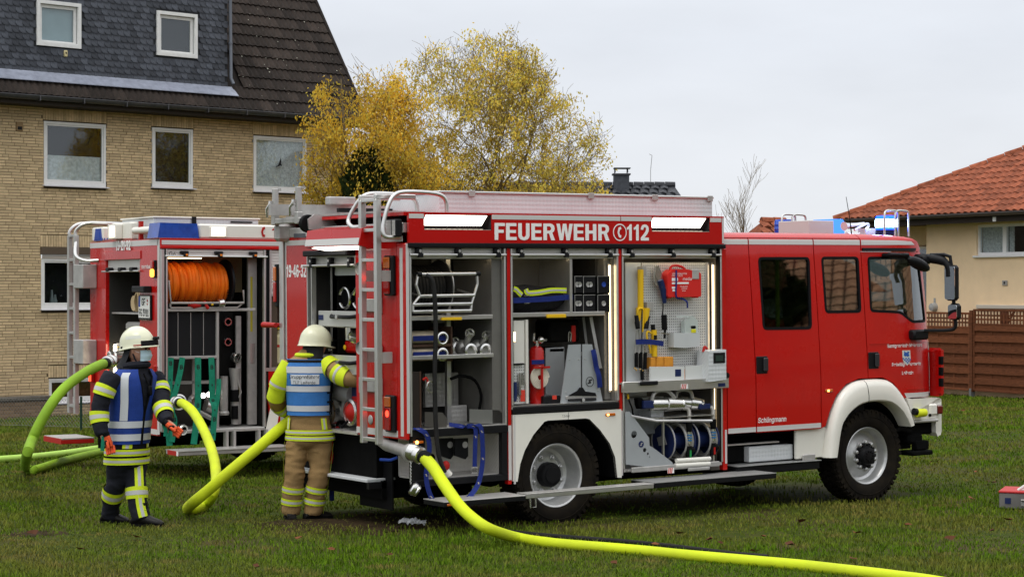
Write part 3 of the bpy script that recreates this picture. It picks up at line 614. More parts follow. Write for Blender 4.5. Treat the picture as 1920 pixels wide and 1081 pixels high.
s_ = MB(); s_.bx(EX, 9, EY + .05, EY + .09, 4.05, 4.26); s_.bx(EX, 9, EY + .09, 1.0, 4.1, 4.13); s_.bx(EX, EX + .04, EY + .09, 8, 4.05, 4.26); s_.mi(1).bx(1.4, 1.5, EY + .03, EY + .05, 4.06, 4.16); part('fascia', s_, [fas, pwhite], yh)
gp = [(EY - .06 + .075 * cos(a), 4.26 + .075 * sin(a)) for a in np.linspace(pi, 2 * pi, 9)]; gp += [(p[0] + (.006 if p[0] < EY - .06 else -.006), p[1] + .006) for p in reversed(gp)]
s_ = MB(); s_.prism(gp, EX - .05, 9, 'x'); part('gutter', s_, mat('gutter_brown', (.09, .075, .07), .4, metal=.3), yh)
def yr(x, u, n=0): return (x, EY + u * cy_ - n * sy_, EZ + u * sy_ + n * cy_)
r_ = MB(); HL = 6.5
r_.add([yr(EX, 0, -.03), yr(9, 0, -.03), yr(9, HL / cy_, -.03), yr(EX + HL, HL / cy_, -.03)], [(0, 1, 2, 3)])
r_.add([yr(EX, 0, -.03), yr(EX + HL, HL / cy_, -.03), (EX, EY + 2 * HL, EZ - .03)], [(0, 1, 2)]); r_.add([yr(EX + HL, HL / cy_, -.03), yr(9, HL / cy_, -.03), (9, EY + 2 * HL, EZ), (EX, EY + 2 * HL, EZ)], [(0, 1, 2, 3)])
yroof = part('roof', r_, mat('terracotta_deck', (.09, .03, .018), .9), yh)
terra = mat('terracotta', (.225, .066, .032), .85, var=.35, vs=8, bump=.2, bs=50, rnd=.28)
tm = MB(); N = 8; TW, TL = .235, .33
for v_, dz in ((0, .02), (TL + .045, -.004)):
    for i in range(N + 1): x = i / N; tm.v.append((x * TW, v_, dz + .038 * max(0, sin(pi * min(1, x * 1.45))) ** .8))
for i in range(N + 1): x = i / N; tm.v.append((x * TW, 0, -.002 + .03 * max(0, sin(pi * min(1, x * 1.45))) ** .8))
for i in range(N): tm.f += [(i, i + 1, N + 2 + i, N + 1 + i), (2 * N + 2 + i, 2 * N + 3 + i, i + 1, i)]; tm.m += [0, 0]; tm.sm += [True, False]
TM2 = tm.mesh('roof_tile'); TM2.materials.append(terra)
RMY = Matrix(((1, 0, 0), (0, cy_, sy_), (0, -sy_, cy_))).transposed().to_4x4(); tl = []
for j in range(20):
    x = 4.9
    while x > EX + j * TL * cy_ + .05:
        tl.append((x, j)); x -= TW
def vt(c):
    p = CUR[0] @ V(yr(c[0], c[1] * TL)) - CAMP; Z = p.dot(FW); X = 512 + 1991 * p.dot(RT) / Z; Y = 288 - 1991 * p.z / Z; return 830 < X < 1024 and Y > 140, -Z
tl.sort(key=vt, reverse=True)
def tmx(c): return Matrix.Translation(yr(c[0], c[1] * TL + random.uniform(-.006, .006), random.uniform(0, .006))) @ RMY
for c in tl[:298]: same('roof_tile', TM2, yroof, tmx(c))
q = MB(); rv = []
for c in tl[298:]:
    m_ = tmx(c); q.add([tuple(m_ @ v.co) for v in TM2.vertices], [tuple(f.vertices) for f in TM2.polygons], True); rv += [random.random()] * len(TM2.polygons)
b_ = part('tile_field', q, terra, yroof, kind='stuff'); at = b_.data.attributes.new('rnd', 'FLOAT', 'FACE'); at.data.foreach_set('value', rv)
for k in range(22):   # hip tiles
    a = V(yr(EX - .02 + k * .3, k * .3 / cy_, -.01)); d = (V(yr(EX + 1, 1 / cy_)) - V(yr(EX, 0))).normalized(); q = MB(); u_ = V((d.y, -d.x, 0)).normalized(); w_ = u_.cross(d)
    if w_.z < 0: w_ = -w_
    rs = [[tuple(a + d * s0 + (u_ * cos(t) + w_ * sin(t)) * r0) for t in np.linspace(0, pi, 7)] + [tuple(a + d * s0 + (u_ * cos(t) + w_ * sin(t)) * (r0 - .015)) for t in np.linspace(pi, 0, 7)] for s0, r0 in ((0, .125), (.44, .105))]
    q.rings(rs); part('hip_tile', q, terra, yroof)
# ---------------------------------------------------------------- timber fence panels
wood = mat('fence_wood', (.15, .05, .02), .8, var=.35, vs=7, bump=.4, bs=30, stretch=(1, 1, 9), rnd=.22)
fe = thing('timber_fence', 'reddish brown slatted timber fence with lattice top before the yellow house', 'fence', (0, -.3, 0))
for x in (-3.3, -1.52, .345, 2.3):
    s_ = MB(); s_.bx(x, x + .1, -.35, -.25, .12, 2.02, .006); po = part('post', s_, wood, fe); s_ = MB(); s_.bx(x + .015, x + .085, -.365, -.235, -.15, .2); part('post_shoe', s_, mat('shoe_steel', (.3, .31, .32), .4, metal=.7), po)
def panel(x0, x1, zt):
    f = MB(); f.bx(x0, x0 + .045, -.33, -.27, .16, zt, .004); f.bx(x1 - .045, x1, -.33, -.27, .16, zt, .004); f.bx(x0 + .047, x1 - .047, -.33, -.27, zt - .05, zt, .004); f.bx(x0 + .047, x1 - .047, -.33, -.27, .14, .19, .004); f.bx(x0 + .047, x1 - .047, -.33, -.27, zt - .37, zt - .33, .004)
    for t in (.33, .67): f.bx(x0 + (x1 - x0) * t - .02, x0 + (x1 - x0) * t + .02, -.305, -.295, .19, zt - .37)
    pn = part('fence_panel', f, wood, fe); nz_ = 12; h = (zt - .37 - .19) / nz_
    for i in range(nz_):
        y = -.325 if i % 2 else -.29; s_ = MB(); s_.bx(x0 + .047, x1 - .047, y, y + .014, .192 + i * h - .012, .188 + (i + 1) * h + .01, .002); part('slat', s_, wood, pn)
    n_ = int((x1 - x0 - .1) / .105)
    for i in range(1, n_): xx = x0 + .05 + i * (x1 - x0 - .1) / n_; s_ = MB(); s_.bx(xx - .02, xx + .02, -.312, -.302, zt - .33, zt - .05); part('lattice_slat', s_, wood, pn)
    for i in (1, 2): zz = zt - .33 + i * .093; s_ = MB(); s_.bx(x0 + .047, x1 - .047, -.3, -.29, zz - .02, zz + .02); part('lattice_slat', s_, wood, pn)
panel(-3.19, -1.53, 1.97); panel(-1.41, .335, 1.97); panel(.46, 2.29, 2.05); panel(2.41, 4.2, 2.05)
# a garden trellis leaning behind the lattice
s_ = MB(); s_.bx(1.25, 1.5, -.2, -.17, .2, 2.0); s_.box((1.6, -.22, 1.85), (.06, .02, .5), rot=Matrix.Rotation(.7, 3, 'Y')); part('backing_board', s_, mat('board_red', (.2, .07, .04), .8, var=.2), fe)
# ---------------------------------------------------------------- roofs far behind
use(None)
def gable(name, label, base, rz, L, D, ze, zr, roofm, wallm, hip=0, deckm=None):
    t = thing(name, label, 'house', base, rz=rz); ORG[t.name] = V((0, 0, 0)); w = MB(); w.bx(-L / 2 + .4, L / 2 - .4, -D / 2 + .4, D / 2 - .4, -6, ze); part('wall', w, wallm, t)
    r_ = MB(); a = L / 2; h = hip
    r_.add([(-a, -D / 2, ze), (a, -D / 2, ze), (a - h, 0, zr), (-a + h, 0, zr), (-a, D / 2, ze), (a, D / 2, ze)], [(0, 1, 2, 3), (5, 4, 3, 2), (1, 5, 2), (4, 0, 3)]); rf = part('roof', r_, deckm or roofm, t)
    n_ = int(L / .33)   # tile ribs down the near slope
    q = MB()
    rows = max(6, int(math.hypot(D / 2, zr - ze) / .38))
    for j in range(rows):
        f0 = j / rows; f1 = (j + 1) / rows; e0 = a - h * f0
        y0, z0 = -D / 2 * (1 - f0), ze + (zr - ze) * f0; y1, z1 = -D / 2 * (1 - f1), ze + (zr - ze) * f1; x = -e0
        while x < e0 - .3: q.add([(x + .03, y0 - .05, z0 + .05), (x + .3, y0 - .05, z0 + .05), (x + .3, y1 - .02, z1 + .02), (x + .03, y1 - .02, z1 + .02), (x + .16, y0 - .06, z0 + .1), (x + .16, y1 - .02, z1 + .06)], [(0, 4, 5, 3), (4, 1, 2, 5), (0, 1, 4)]); x += .33
    part('roof_tiles', q, roofm, rf, kind='stuff')
    q = MB(); x = -a + h
    while x < a - h - .1: q.cyl((x, 0, zr + .02), (x + .36, 0, zr + .03), .13, .11, 8); x += .38
    part('ridge_tiles', q, roofm, rf, kind='stuff'); return t, rf
greyr = mat('anthracite_tile', (.035, .037, .042), .5, rnd=.1, var=.2); rend = mat('far_render', (.5, .47, .42), .9)
gh, grf = gable('grey_roofed_house', 'distant house with dark grey tiled roof and chimney beyond the willow', (31.896,42.51,3.58), -TH, 8.2, 8, 0.4, 2.35, greyr, rend, hip=.9)
s_ = MB(); s_.bx(1.0, 1.55, -.5, .1, 1.9, 2.72); s_.mi(1); s_.bx(.95, 1.6, -.55, .15, 2.72, 2.77); 
for a in (1.05, 1.5): s_.cyl((a, -.4, 2.8), (a, -.4, 2.95), .02); s_.cyl((a, 0, 2.8), (a, 0, 2.95), .02)
s_.bx(1.0, 1.6, -.5, .1, 2.95, 2.98); ch = part('chimney', s_, [mat('slate_grey', (.06, .065, .075), .6, var=.2, vs=8), mat('lead', (.08, .08, .09), .5)], grf)
s_ = MB(); s_.tube([(2.35, 0, 2.2), (2.35, 0, 2.9), (2.4, 0, 3.45)], .012, 5); s_.tube([(2.4, 0, 3.45), (2.3, 0, 3.5)], .01, 4); part('antenna', s_, mat('steel_thin', (.4, .4, .4), .4, metal=.5), grf)
gable('orange_roofed_house', 'far house with orange tiled hip roof just showing over the cab', (26.722,26.652,2.528), -TH + .3, 3.4, 7, -.4, 1.55, terra, rend, hip=1.3)
# the tiled house across the lawn that the cab windows mirror
rhm = mat('mirrored_tile', (.42, .22, .12), .8, var=.35, vs=5, rnd=.2)
gable('gabled_house', 'cream house with brown orange tiled gable across the lawn behind the camera', (26.6, -20.2, 0), R(233), 13, 12, 2.2, 8.6, rhm, mat('cream_render', (.6, .55, .4), .9), 0, mat('mirrored_deck', (.05, .025, .015), .9))
# ================================================================ trees
use(None)
bark = mat('bark_brown', (.12, .09, .05), .9, var=.3, vs=20, bump=.5, bs=40)
twigm = mat('twig_olive', (.15, .105, .04), .85, var=.3, vs=6)
ENV = [None]
def branches(mb, segs, rnd, p, d, r, L, depth, wig, spread, up, tips, nmin=3, kids=(2, 4)):
    """a wiggling limb from p along d, then its side limbs; tips collects twig points for leaves"""
    if ENV[0] and not ENV[0](V(p)): return
    n = max(4, int(L / .16)); pts = [V(p)]; rr = [r]; dd = V(d).normalized(); ph = rnd.random() * 6
    for i in range(n):
        dd = (dd + V((rnd.uniform(-1, 1), rnd.uniform(-1, 1), rnd.uniform(-.8, .8))) * wig + V((0, 0, up))).normalized()
        if ENV[0] and i > 1 and not ENV[0](pts[-1]): rr[-1] = .003; break
        side = dd.cross(V((0, 0, 1))); side = side.normalized() if side.length > .01 else V((1, 0, 0))
        pts.append(pts[-1] + dd * (L / n) + side * sin(ph + i * 1.5) * .02 * wig * 5); rr.append(max(.004, r * (1 - .75 * (i + 1) / n)))
    mb.tube(pts, rr, 6 if r > .04 else (4 if r > .012 else 3), caps=False); segs.append((pts, depth))
    if depth <= 1: tips += pts[1:]
    elif depth == 2: tips += pts[len(pts) // 2:]
    if depth <= 0: return
    for k in range(rnd.randint(*kids)):
        t = rnd.uniform(.3, 1); i = min(len(pts) - 1, int(t * (len(pts) - 1))); q = pts[i]; ax = V((rnd.uniform(-1, 1), rnd.uniform(-1, 1), rnd.uniform(-.2, .6))).normalized()
        nd = (dd * (1 - spread) + ax * spread).normalized(); branches(mb, segs, rnd, q, nd, max(.004, rr[i] * .55), L * rnd.uniform(.5, .78), depth - 1, wig, spread, up, tips, nmin, kids)
def leaf_cloud(pts, n, size, aspect, spread, seed, droop=.5):
    g = np.random.default_rng(seed); P = np.array([tuple(p) for p in pts]); K = max(40, n // 30); cc = g.integers(0, len(P), K); w = g.random(K) ** 1.5 + .05; idx = cc[g.choice(K, n, p=w / w.sum())]; fr = g.random(n) < .18; idx[fr] = g.integers(0, len(P), fr.sum()); sp_ = np.where(fr, spread * .5, spread)[:, None]; c = P[idx] + g.normal(0, 1, (n, 3)) * sp_; c[:, 2] -= np.abs(g.normal(0, spread * .7, n)) * droop
    d = g.normal(0, 1, (n, 3)); d[:, 2] -= droop * 1.2; d /= np.linalg.norm(d, axis=1)[:, None]; o = g.normal(0, 1, (n, 3)); s = np.cross(d, o); s /= np.linalg.norm(s, axis=1)[:, None]
    L = size * (.6 + .8 * g.random(n))[:, None]; w = L * aspect
    vs = np.stack([c, c + d * L * .5 + s * w, c + d * L, c + d * L * .5 - s * w], 1).astype(np.float32); cl = noise
    return vs, g.random(n)
def leaf_obj(name, par, vs, rv, m):
    n = len(vs); me = bpy.data.meshes.new(name); org = np.array(ORG[par.name][:], np.float32); me.vertices.add(n * 4); me.vertices.foreach_set('co', (vs - org).ravel()); me.loops.add(n * 4); me.loops.foreach_set('vertex_index', np.arange(n * 4, dtype=np.int32)); me.polygons.add(n); me.polygons.foreach_set('loop_start', np.arange(n, dtype=np.int32) * 4); me.update()
    at = me.attributes.new('rnd', 'FLOAT', 'FACE'); at.data.foreach_set('value', rv.astype(np.float32)); me.validate(); o = link(name, me, m, par); ORG[o.name] = ORG[par.name]; return tag(o, kind='stuff')
def leaf_mat(name, cols, tr=.35):
    m, t, o = _mat(name); L = t.links.new; at = NN(t, 'ShaderNodeAttribute', attribute_name='rnd'); rp_ = NN(t, 'ShaderNodeValToRGB'); L(at.outputs['Fac'], rp_.inputs[0])
    el = rp_.color_ramp.elements; el[0].color = (*cols[0], 1); el[1].color = (*cols[-1], 1)
    for i, c in enumerate(cols[1:-1]): q = el.new((i + 1) / (len(cols) - 1)); q.color = (*c, 1)
    g = NN(t, 'ShaderNodeNewGeometry'); n = NN(t, 'ShaderNodeTexNoise'); n.inputs['Scale'].default_value = .9; n.inputs['Detail'].default_value = 3; L(g.outputs['Position'], n.inputs['Vector'])
    mr = NN(t, 'ShaderNodeMapRange'); mr.inputs['From Min'].default_value = .35; mr.inputs['From Max'].default_value = .65; mr.inputs['To Min'].default_value = .6; mr.inputs['To Max'].default_value = 1.25; L(n.outputs[0], mr.inputs[0])
    ml = NN(t, 'ShaderNodeMix', data_type='RGBA', blend_type='MULTIPLY'); ml.inputs['Factor'].default_value = 1; L(rp_.outputs[0], ml.inputs['A']); L(mr.outputs[0], ml.inputs['B'])
    a = NN(t, 'ShaderNodeBsdfDiffuse'); b = NN(t, 'ShaderNodeBsdfTranslucent'); x = NN(t, 'ShaderNodeMixShader'); x.inputs[0].default_value = tr
    L(ml.outputs['Result'], a.inputs[0]); L(ml.outputs['Result'], b.inputs[0]); L(a.outputs[0], x.inputs[1]); L(b.outputs[0], x.inputs[2]); L(x.outputs[0], o.inputs[0]); return m
willow_leaf = leaf_mat('willow_leaf', [(.82, .60, .09), (.86, .68, .13), (.70, .44, .05), (.86, .72, .2), (.62, .58, .10), (.80, .55, .08)], .5)
golden_leaf = leaf_mat('golden_leaf', [(.76, .50, .05), (.82, .58, .08), (.64, .36, .03), (.80, .62, .12), (.54, .46, .07)], .5)
def blob(*bl):
    """inside any of several ellipsoids (centre, half width, half height)"""
    return lambda p: any(((p.x - c[0]) ** 2 + (p.y - c[1]) ** 2) / w ** 2 + (p.z - c[2]) ** 2 / h ** 2 < 1 + .35 * noise.noise(p * 1.1) for c, w, h in bl)
def tree(name, label, cat, base, stems, H, seed, depth, wig, spread, up, lm, nl, ls, asp, lsp, r0, droop=.5, env=None, kids=(2, 4)):
    t = thing(name, label, cat, base); rnd = random.Random(seed); ENV[0] = env; mb = MB(); mb.smooth = True; segs = []; tips = []; b2 = MB()
    for a, tilt, L, rs in stems:
        d = V((RT.x * cos(a) + FW.x * sin(a), RT.y * cos(a) + FW.y * sin(a), 0)) * sin(tilt) + V((0, 0, cos(tilt))); n = 7; pts = [V(base) - V((0, 0, .1))]; dd = d.copy()
        for i in range(n): dd = (dd + V((rnd.uniform(-1, 1), rnd.uniform(-1, 1), 0)) * wig * .8 + V((0, 0, .10))).normalized(); pts.append(pts[-1] + dd * L / n)
        if env:
            while len(pts) > 4 and not env(pts[-1]): pts.pop()
            n = len(pts) - 1
        rr = [r0 * rs * (1 - .8 * i / n) for i in range(n + 1)]; mb.tube(pts, rr, 8, caps=False)
        for k in range(rnd.randint(kids[0] + 3, kids[1] + 4)):
            i = rnd.randint(2, n); q = pts[i]; ax = V((rnd.uniform(-1, 1), rnd.uniform(-1, 1), rnd.uniform(.0, .8))).normalized(); nd = (dd * (1 - spread) + ax * spread).normalized()
            branches(b2, segs, rnd, q, nd, rr[i] * .55, H * rnd.uniform(.22, .36), depth - 1, wig, spread, up, tips, kids=kids)
    part('trunk', mb, bark, t); part('branches', b2, twigm, t, kind='stuff')
    if lm is not None:
        tp = tips; vs, rv = leaf_cloud(tp, nl, ls, asp, lsp, seed, droop); leaf_obj('crown', t, vs, rv, lm)
    return t
bz = -.62
envW = blob(((13.309,21.31,5.467), 1.9, 2.35), ((14.377,20.575,5.055), 1.45, 1.6), ((12.24,22.044,5.055), 1.2, 1.9), ((12.969,21.543,6.705), 1.0, 1.2), ((12.046,22.178,6.057), .75, 1.1), ((13.552,21.143,3.287), 2.6, 2.3))
envG = blob(((10.003,21.155,6.951), .55, .85), ((9.669,21.384,5.995), .55, .75), ((10.439,20.855,5.882), .75, .8), ((10.207,21.015,4.926), 1.0, .9), ((9.483,21.512,5.657), .42, .35), ((9.743,21.333,4.42), .75, .75), ((10.299,20.951,3.463), 1.1, 1.3), ((10.856,20.569,4.588), .75, 1.0))
tree('willow_tree', 'corkscrew willow with thinning yellow autumn crown behind the fire engine', 'tree', (13.163,21.41,1.047), [(0.1, .2, 4.4, 1), (2.6, .34, 4.2, .9), (.3, .45, 4.8, .85), (1.8, .1, 4.8, .8), (3.3, .42, 4.4, .7), (5.2, .3, 4.2, .7), (0, .52, 5.4, .7), (.2, .38, 5.2, .8), (2.9, .12, 4.8, .8), (-.3, .58, 5.2, .7)], 8.5, 11, 4, .5, .5, .03, willow_leaf, 42000, .07, .24, .085, .10, 1.3, envW, kids=(3, 4))
tree('golden_tree', 'smaller golden leaved tree overlapping the corner of the tan house', 'tree', (10.207,21.015,.988), [(.4, .05, 4.6, 1), (3.0, .16, 4.8, .8), (2.4, .10, 6.3, .8), (.1, .2, 3.9, .7), (4.6, .12, 4.6, .7), (3.1, .26, 4.2, .7), (0, .35, 3.8, .7), (2.9, .12, 6.0, .7), (1.2, .05, 6.4, .7)], 7.5, 5, 4, .45, .5, .02, golden_leaf, 36000, .07, .22, .10, .10, 1.5, envG, kids=(3, 4))
# dark conifer among the yellow leaves
cb = (9.884,20.508,1.006)
t = thing('conifer', 'dark green columnar conifer half hidden behind the golden tree', 'tree', cb); s_ = MB(); s_.cyl(cb, (cb[0], cb[1], cb[2] + 3.6), .14, .03, 8); part('trunk', s_, bark, t); g = np.random.default_rng(3); n = 15000
hh = g.random(n) ** .8; rad = (.95 * (1 - hh) ** .7 + .1) * np.sqrt(g.random(n) * .6 + .4); a = g.random(n) * 2 * pi; rad *= 1 + .25 * np.sin(a * 5 + hh * 30)
c = np.stack([cb[0] + rad * np.cos(a), cb[1] + rad * np.sin(a), cb[2] + .3 + hh * 3.7], 1); d = np.stack([np.cos(a) * .5, np.sin(a) * .5, np.ones(n)], 1) + g.normal(0, .3, (n, 3)); d /= np.linalg.norm(d, axis=1)[:, None]
s = np.cross(d, g.normal(0, 1, (n, 3))); s /= np.linalg.norm(s, axis=1)[:, None]; L = .16 * (.5 + g.random(n))[:, None]; w_ = L * .25
leaf_obj('crown', t, np.stack([c, c + d * L * .5 + s * w_, c + d * L, c + d * L * .5 - s * w_], 1).astype(np.float32), g.random(n), leaf_mat('conifer_needles', [(.012, .02, .008), (.03, .045, .012), (.018, .028, .01), (.05, .05, .015)], .1))
tree('bare_tree', 'leafless young tree with thin upright twigs beyond the cab', 'tree', (27.432,28.59,1.296), [(.5, .03, 3.2, 1)], 4.0, 21, 3, .13, .42, .10, None, 0, 0, 0, 0, .07, kids=(4, 5))
tree('bare_sapling', 'very thin bare sapling left of the leafless tree behind the cab', 'tree', (28.31,30.414,1.264), [(.5, .03, 2.6, 1)], 2.6, 8, 2, .14, .4, .10, None, 0, 0, 0, 0, .035, kids=(3, 4))
# unseen conifers added behind the camera to darken reflections and cut fill light
t0 = bpy.data.objects['conifer']
for i, (x, y, s_) in enumerate(((17.5, -25, 2.0), (13.5, -29, 2.2), (9, -33, 2.1), (21.5, -21.5, 1.7), (4, -38, 2.4), (-2, -41, 2.3))):
    c = copy_tree(t0); c.matrix_world = Matrix.Translation((x, y, gz(x, y))) @ Matrix.Rotation(i * 1.3, 4, 'Z') @ Matrix.Diagonal((s_ * 1.5, s_ * 1.5, s_, 1)); tag(c, 'unseen tall dark conifer added behind the camera to darken reflections', 'tree', 'conifers added behind the camera')
# ================================================================ vehicle materials
red = mat('fire_red', (.46, .006, .0045), .27, coat=.35, spec=.25, var=.04, vs=3)
redm = mat('matt_red', (.40, .014, .01), .45)
wht = mat('truck_white', (.76, .735, .66), .3, coat=.4, var=.03, vs=4)
refl = mat('reflective_silver', (.56, .54, .52), .45, spec=.6, bump=.03, bs=300)
blk = mat('black_rubber', (.006, .006, .0065), .6, spec=.08)
blkp = mat('black_plastic', (.009, .009, .010), .42, spec=.14)
tyrem = mat('tyre_rubber', (.009, .008, .0075), .9, var=.3, vs=7, col2=(.02, .016, .011), spec=.05)
alu = mat('aluminium', (.62, .61, .59), .33, metal=.85, var=.08, vs=6)
alud = mat('aluminium_dull', (.42, .41, .39), .5, metal=.5, var=.14, vs=7)
alup = mat('aluminium_panel', (.17, .162, .148), .5, metal=.35, var=.1, vs=4)
tread = mat('tread_plate', (.58, .56, .53), .4, metal=.6, var=.08, vs=5, pat='tread', ps=75)
treadw = mat('tread_plate_bright', (.62, .64, .65), .45, metal=.15, var=.06, vs=4, pat='tread', ps=75)
perf = mat('perforated_sheet', (.62, .62, .6), .5, metal=.25, pat='holes', ps=118, pc=(.16, .16, .16))
gritp = mat('grip_plate', (.30, .30, .29), .55, metal=.5, pat='tread', ps=110)
steel = mat('polished_steel', (.66, .65, .62), .22, metal=.95, var=.06, vs=9)
rimm = mat('rim_silver', (.5, .5, .49), .35, metal=.6, var=.12, vs=9, bump=.03, bs=60)
greyp = mat('grey_sheet', (.36, .38, .39), .45, metal=.2, var=.06, vs=4)
chas = mat('chassis_black', (.005, .005, .005), .8, var=.2, vs=8, spec=.05)
white_l = mat('white_print', (.82, .8, .78), .5)
blkprint = mat('black_print', (.02, .02, .02), .6)
yel = mat('signal_yellow', (.75, .46, .015), .4, var=.05)
orange_p = mat('orange_plastic', (.75, .2, .015), .5)
blus = mat('blue_strap', (.010, .022, .15), .7, var=.15, vs=30, bump=.2, bs=300)
bluep = mat('blue_plastic', (.02, .06, .32), .4)
navy = mat('navy_plastic', (.015, .025, .09), .4)
hivis = mat('hose_yellow', (.62, .74, .012), .6, vs=2.2, bump=.3, bs=240, col2=(.50, .58, .02))
hivisg = mat('hose_lime', (.24, .42, .02), .6, vs=2.2, col2=(.17, .29, .02), bump=.2, bs=220)
beige = mat('canvas_hose', (.5, .42, .3), .85, var=.15, vs=9, bump=.3, bs=160)
rubber_hose = mat('rubber_hose', (.012, .0115, .011), .6, var=.25, vs=8)
amber = emit('amber_glow', (1, .42, .08), 9)
tailred = emit('tail_glow', (1, .03, .015), 7)
redlens = mat('red_lens', (.35, .008, .006), .15, coat=.6)
amblens = mat('amber_lens', (.5, .12, .01), .18, coat=.6)
bluelens = mat('blue_lens', (.02, .08, .5), .12, coat=.6)
led = emit('work_light', (1, .93, .82), 6)
ledw = emit('warm_strip', (1, .76, .45), 4)
ledp = emit('led_dots', (1, .85, .65), 2.2)
carglass = glass('cab_glass', (.42, .47, .46), .15)
# ================================================================ the fire engine in front
use('1')
fe1 = thing('fire_engine', 'red fire engine with open side lockers and the lettering FEUERWEHR 112', 'fire engine', (0, 0, 0))
def P(name, mb, m, par=None, label=None, kind=None): return part(name, mb, m, par or fe1, label, kind)
def B(*a): return MB().bx(*a)
# --- chassis
s_ = MB()
for y in (.72, 1.62): s_.bx(-1.6, 4.9, y, y + .08, .5, .78)
for x in (-1.5, -.4, .5, 1.6, 3.4, 4.4): s_.bx(x, x + .1, .8, 1.62, .55, .7)
s_.bx(.9, 2.0, .75, 1.7, .35, .5); s_.bx(-1.62, -.56, .66, 2.35, .42, .86); s_.bx(2.12, 3.4, .3, 2.2, .36, .73); s_.bx(.78, 3.5, .5, 2.3, .30, .42); s_.bx(-1.6, -.6, .6, 2.35, .28, .45); s_.bx(4.5, 5.1, .4, 2.1, .40, .9); s_.bx(2.2, 3.3, .18, .6, .40, .62, .03); s_.bx(.77, 2.1, .65, 2.35, .36, .9)  # some of these dark boxes are added to stop light passing underneath
for x in (0, 4.07): s_.cyl((x, .2, .44), (x, 2.2, .44), .09); s_.sph((x, 1.2, .44), .2)
s_.bx(-.62, .76, .4, 2.3, .93, 1.04); s_.bx(3.4, 4.7, .35, 2.3, 1.02, 1.2); s_.cyl((1.0, 1.2, .5), (4, 1.2, .52), .05)
s_.bx(-1.6, -.62, 2.25, 2.38, .25, .87); s_.bx(.65, 3.4, 2.25, 2.38, .25, .87); s_.bx(-.6, .6, 1.75, 1.85, .2, .95); s_.bx(3.5, 4.7, 1.75, 1.85, .22, 1.0)  # unseen far-side skirts added to block light coming through below the body
P('chassis_and_light_blocks', s_, chas)
s_ = MB(); s_.bx(-1.55, -1.53, .5, 1.1, .18, .62, .004); P('mud_flap', s_, blk)
# --- wheels
def tyre_mb(R_=.49, w=.30):
    t = MB(); h = w / 2; pr = [(.295, -h * .72), (.33, -h * .95), (.40, -h * 1.03), (.455, -h * .98), (R_ - .016, -h * .84), (R_ - .016, h * .84), (.455, h * .98), (.40, h * 1.03), (.33, h * .95), (.295, h * .72)]
    t.lathe([(a, b) for a, b in pr], (0, 0, 0), (0, 1, 0), 48)
    for i in range(44):
        a = 2 * pi * i / 44
        for sd in (-1, 1):
            for (y0, y1, da) in ((.5, .96, 0), (.08, .44, .5)):
                aa = a + da * 2 * pi / 44; rot = Matrix.Rotation(-aa, 3, 'Y'); c = rot @ V((R_ - .012, 0, 0)); t.box((c.x, sd * h * (y0 + y1) / 2 * .92, c.z), (.034, h * (y1 - y0), .046), rot=rot @ Matrix.Rotation(sd * .25, 3, 'X'))
        rot = Matrix.Rotation(-a, 3, 'Y')
        for sd in (-1, 1): c = rot @ V((.457, 0, 0)); t.box((c.x, sd * h * .97, c.z), (.05, .016, .034), rot=rot)
    for sd in (-1, 1): t.lathe([(.41, sd * h * 1.03), (.415, sd * (h * 1.03 + .005)), (.42, sd * h * 1.03)], (0, 0, 0), (0, 1, 0), 40)
    return t
def wheel(loc, front):
    wl = bpy.data.objects.new('wheel', None); COL.objects.link(wl); wl.parent = fe1; wl.location = loc; ORG[wl.name] = V((0, 0, 0))
    P('tyre', tyre_mb(), tyrem, wl); r_ = MB(); h = .15
    if front: pr = [(.292, .1), (.298, -.105), (.308, -.118), (.30, -.124), (.285, -.115), (.272, -.085), (.262, -.02), (.235, -.005), (.20, -.035), (.165, -.07), (.155, -.088), (.0, -.092)]
    else: pr = [(.292, .1), (.298, -.105), (.308, -.118), (.30, -.124), (.285, -.115), (.272, -.08), (.262, .0), (.25, .06), (.215, .075), (.18, .055), (.165, .04), (.0, .04)]
    r_.lathe(pr, (0, 0, 0), (0, 1, 0), 48); P('rim', r_, rimm, wl)
    y0 = -.09 if front else .04; hb = MB()
    if front:
        hb.lathe([(.115, y0), (.105, y0 - .03), (.085, y0 - .065), (.05, y0 - .075), (.0, y0 - .078)], (0, 0, 0), (0, 1, 0), 20)
        for i in range(10): a = 2 * pi * i / 10; hb.cyl((.118 * cos(a), y0, .118 * sin(a)), (.118 * cos(a), y0 - .03, .118 * sin(a)), .026, .02, 8); hb.cyl((.05 * cos(a), y0 - .06, .05 * sin(a)), (.05 * cos(a), y0 - .085, .05 * sin(a)), .01, n=6)
    else: hb.lathe([(.12, y0), (.118, y0 - .07), (.11, y0 - .085), (.08, y0 - .088), (.075, y0 - .1), (.0, y0 - .1)], (0, 0, 0), (0, 1, 0), 24)
    P('hub', hb, blkp, wl)
    nn = 10 if front else 8; nm = MB(); nm.lathe([(.03, 0), (.03, -.006), (.019, -.008), (.019, -.032), (.01, -.038), (.0, -.038)], n=6 if not front else 8, ax=(0, 1, 0), sm=False); nme = nm.mesh('wheel_nut'); nme.materials.append(rimm)
    for i in range(nn): a = 2 * pi * (i + .5) / nn; rr = .142 if front else .168; same('wheel_nut', nme, wl, Matrix.Translation((rr * cos(a), y0 + (.006 if front else -.002), rr * sin(a))))
    return wl
wr = wheel((0, .17, .443), False); wf = wheel((4.085, .17, .40), True)
for w0 in (wr, wf): c = copy_tree(w0, fe1); c.location.y = 2.23; c.rotation_euler.z = pi
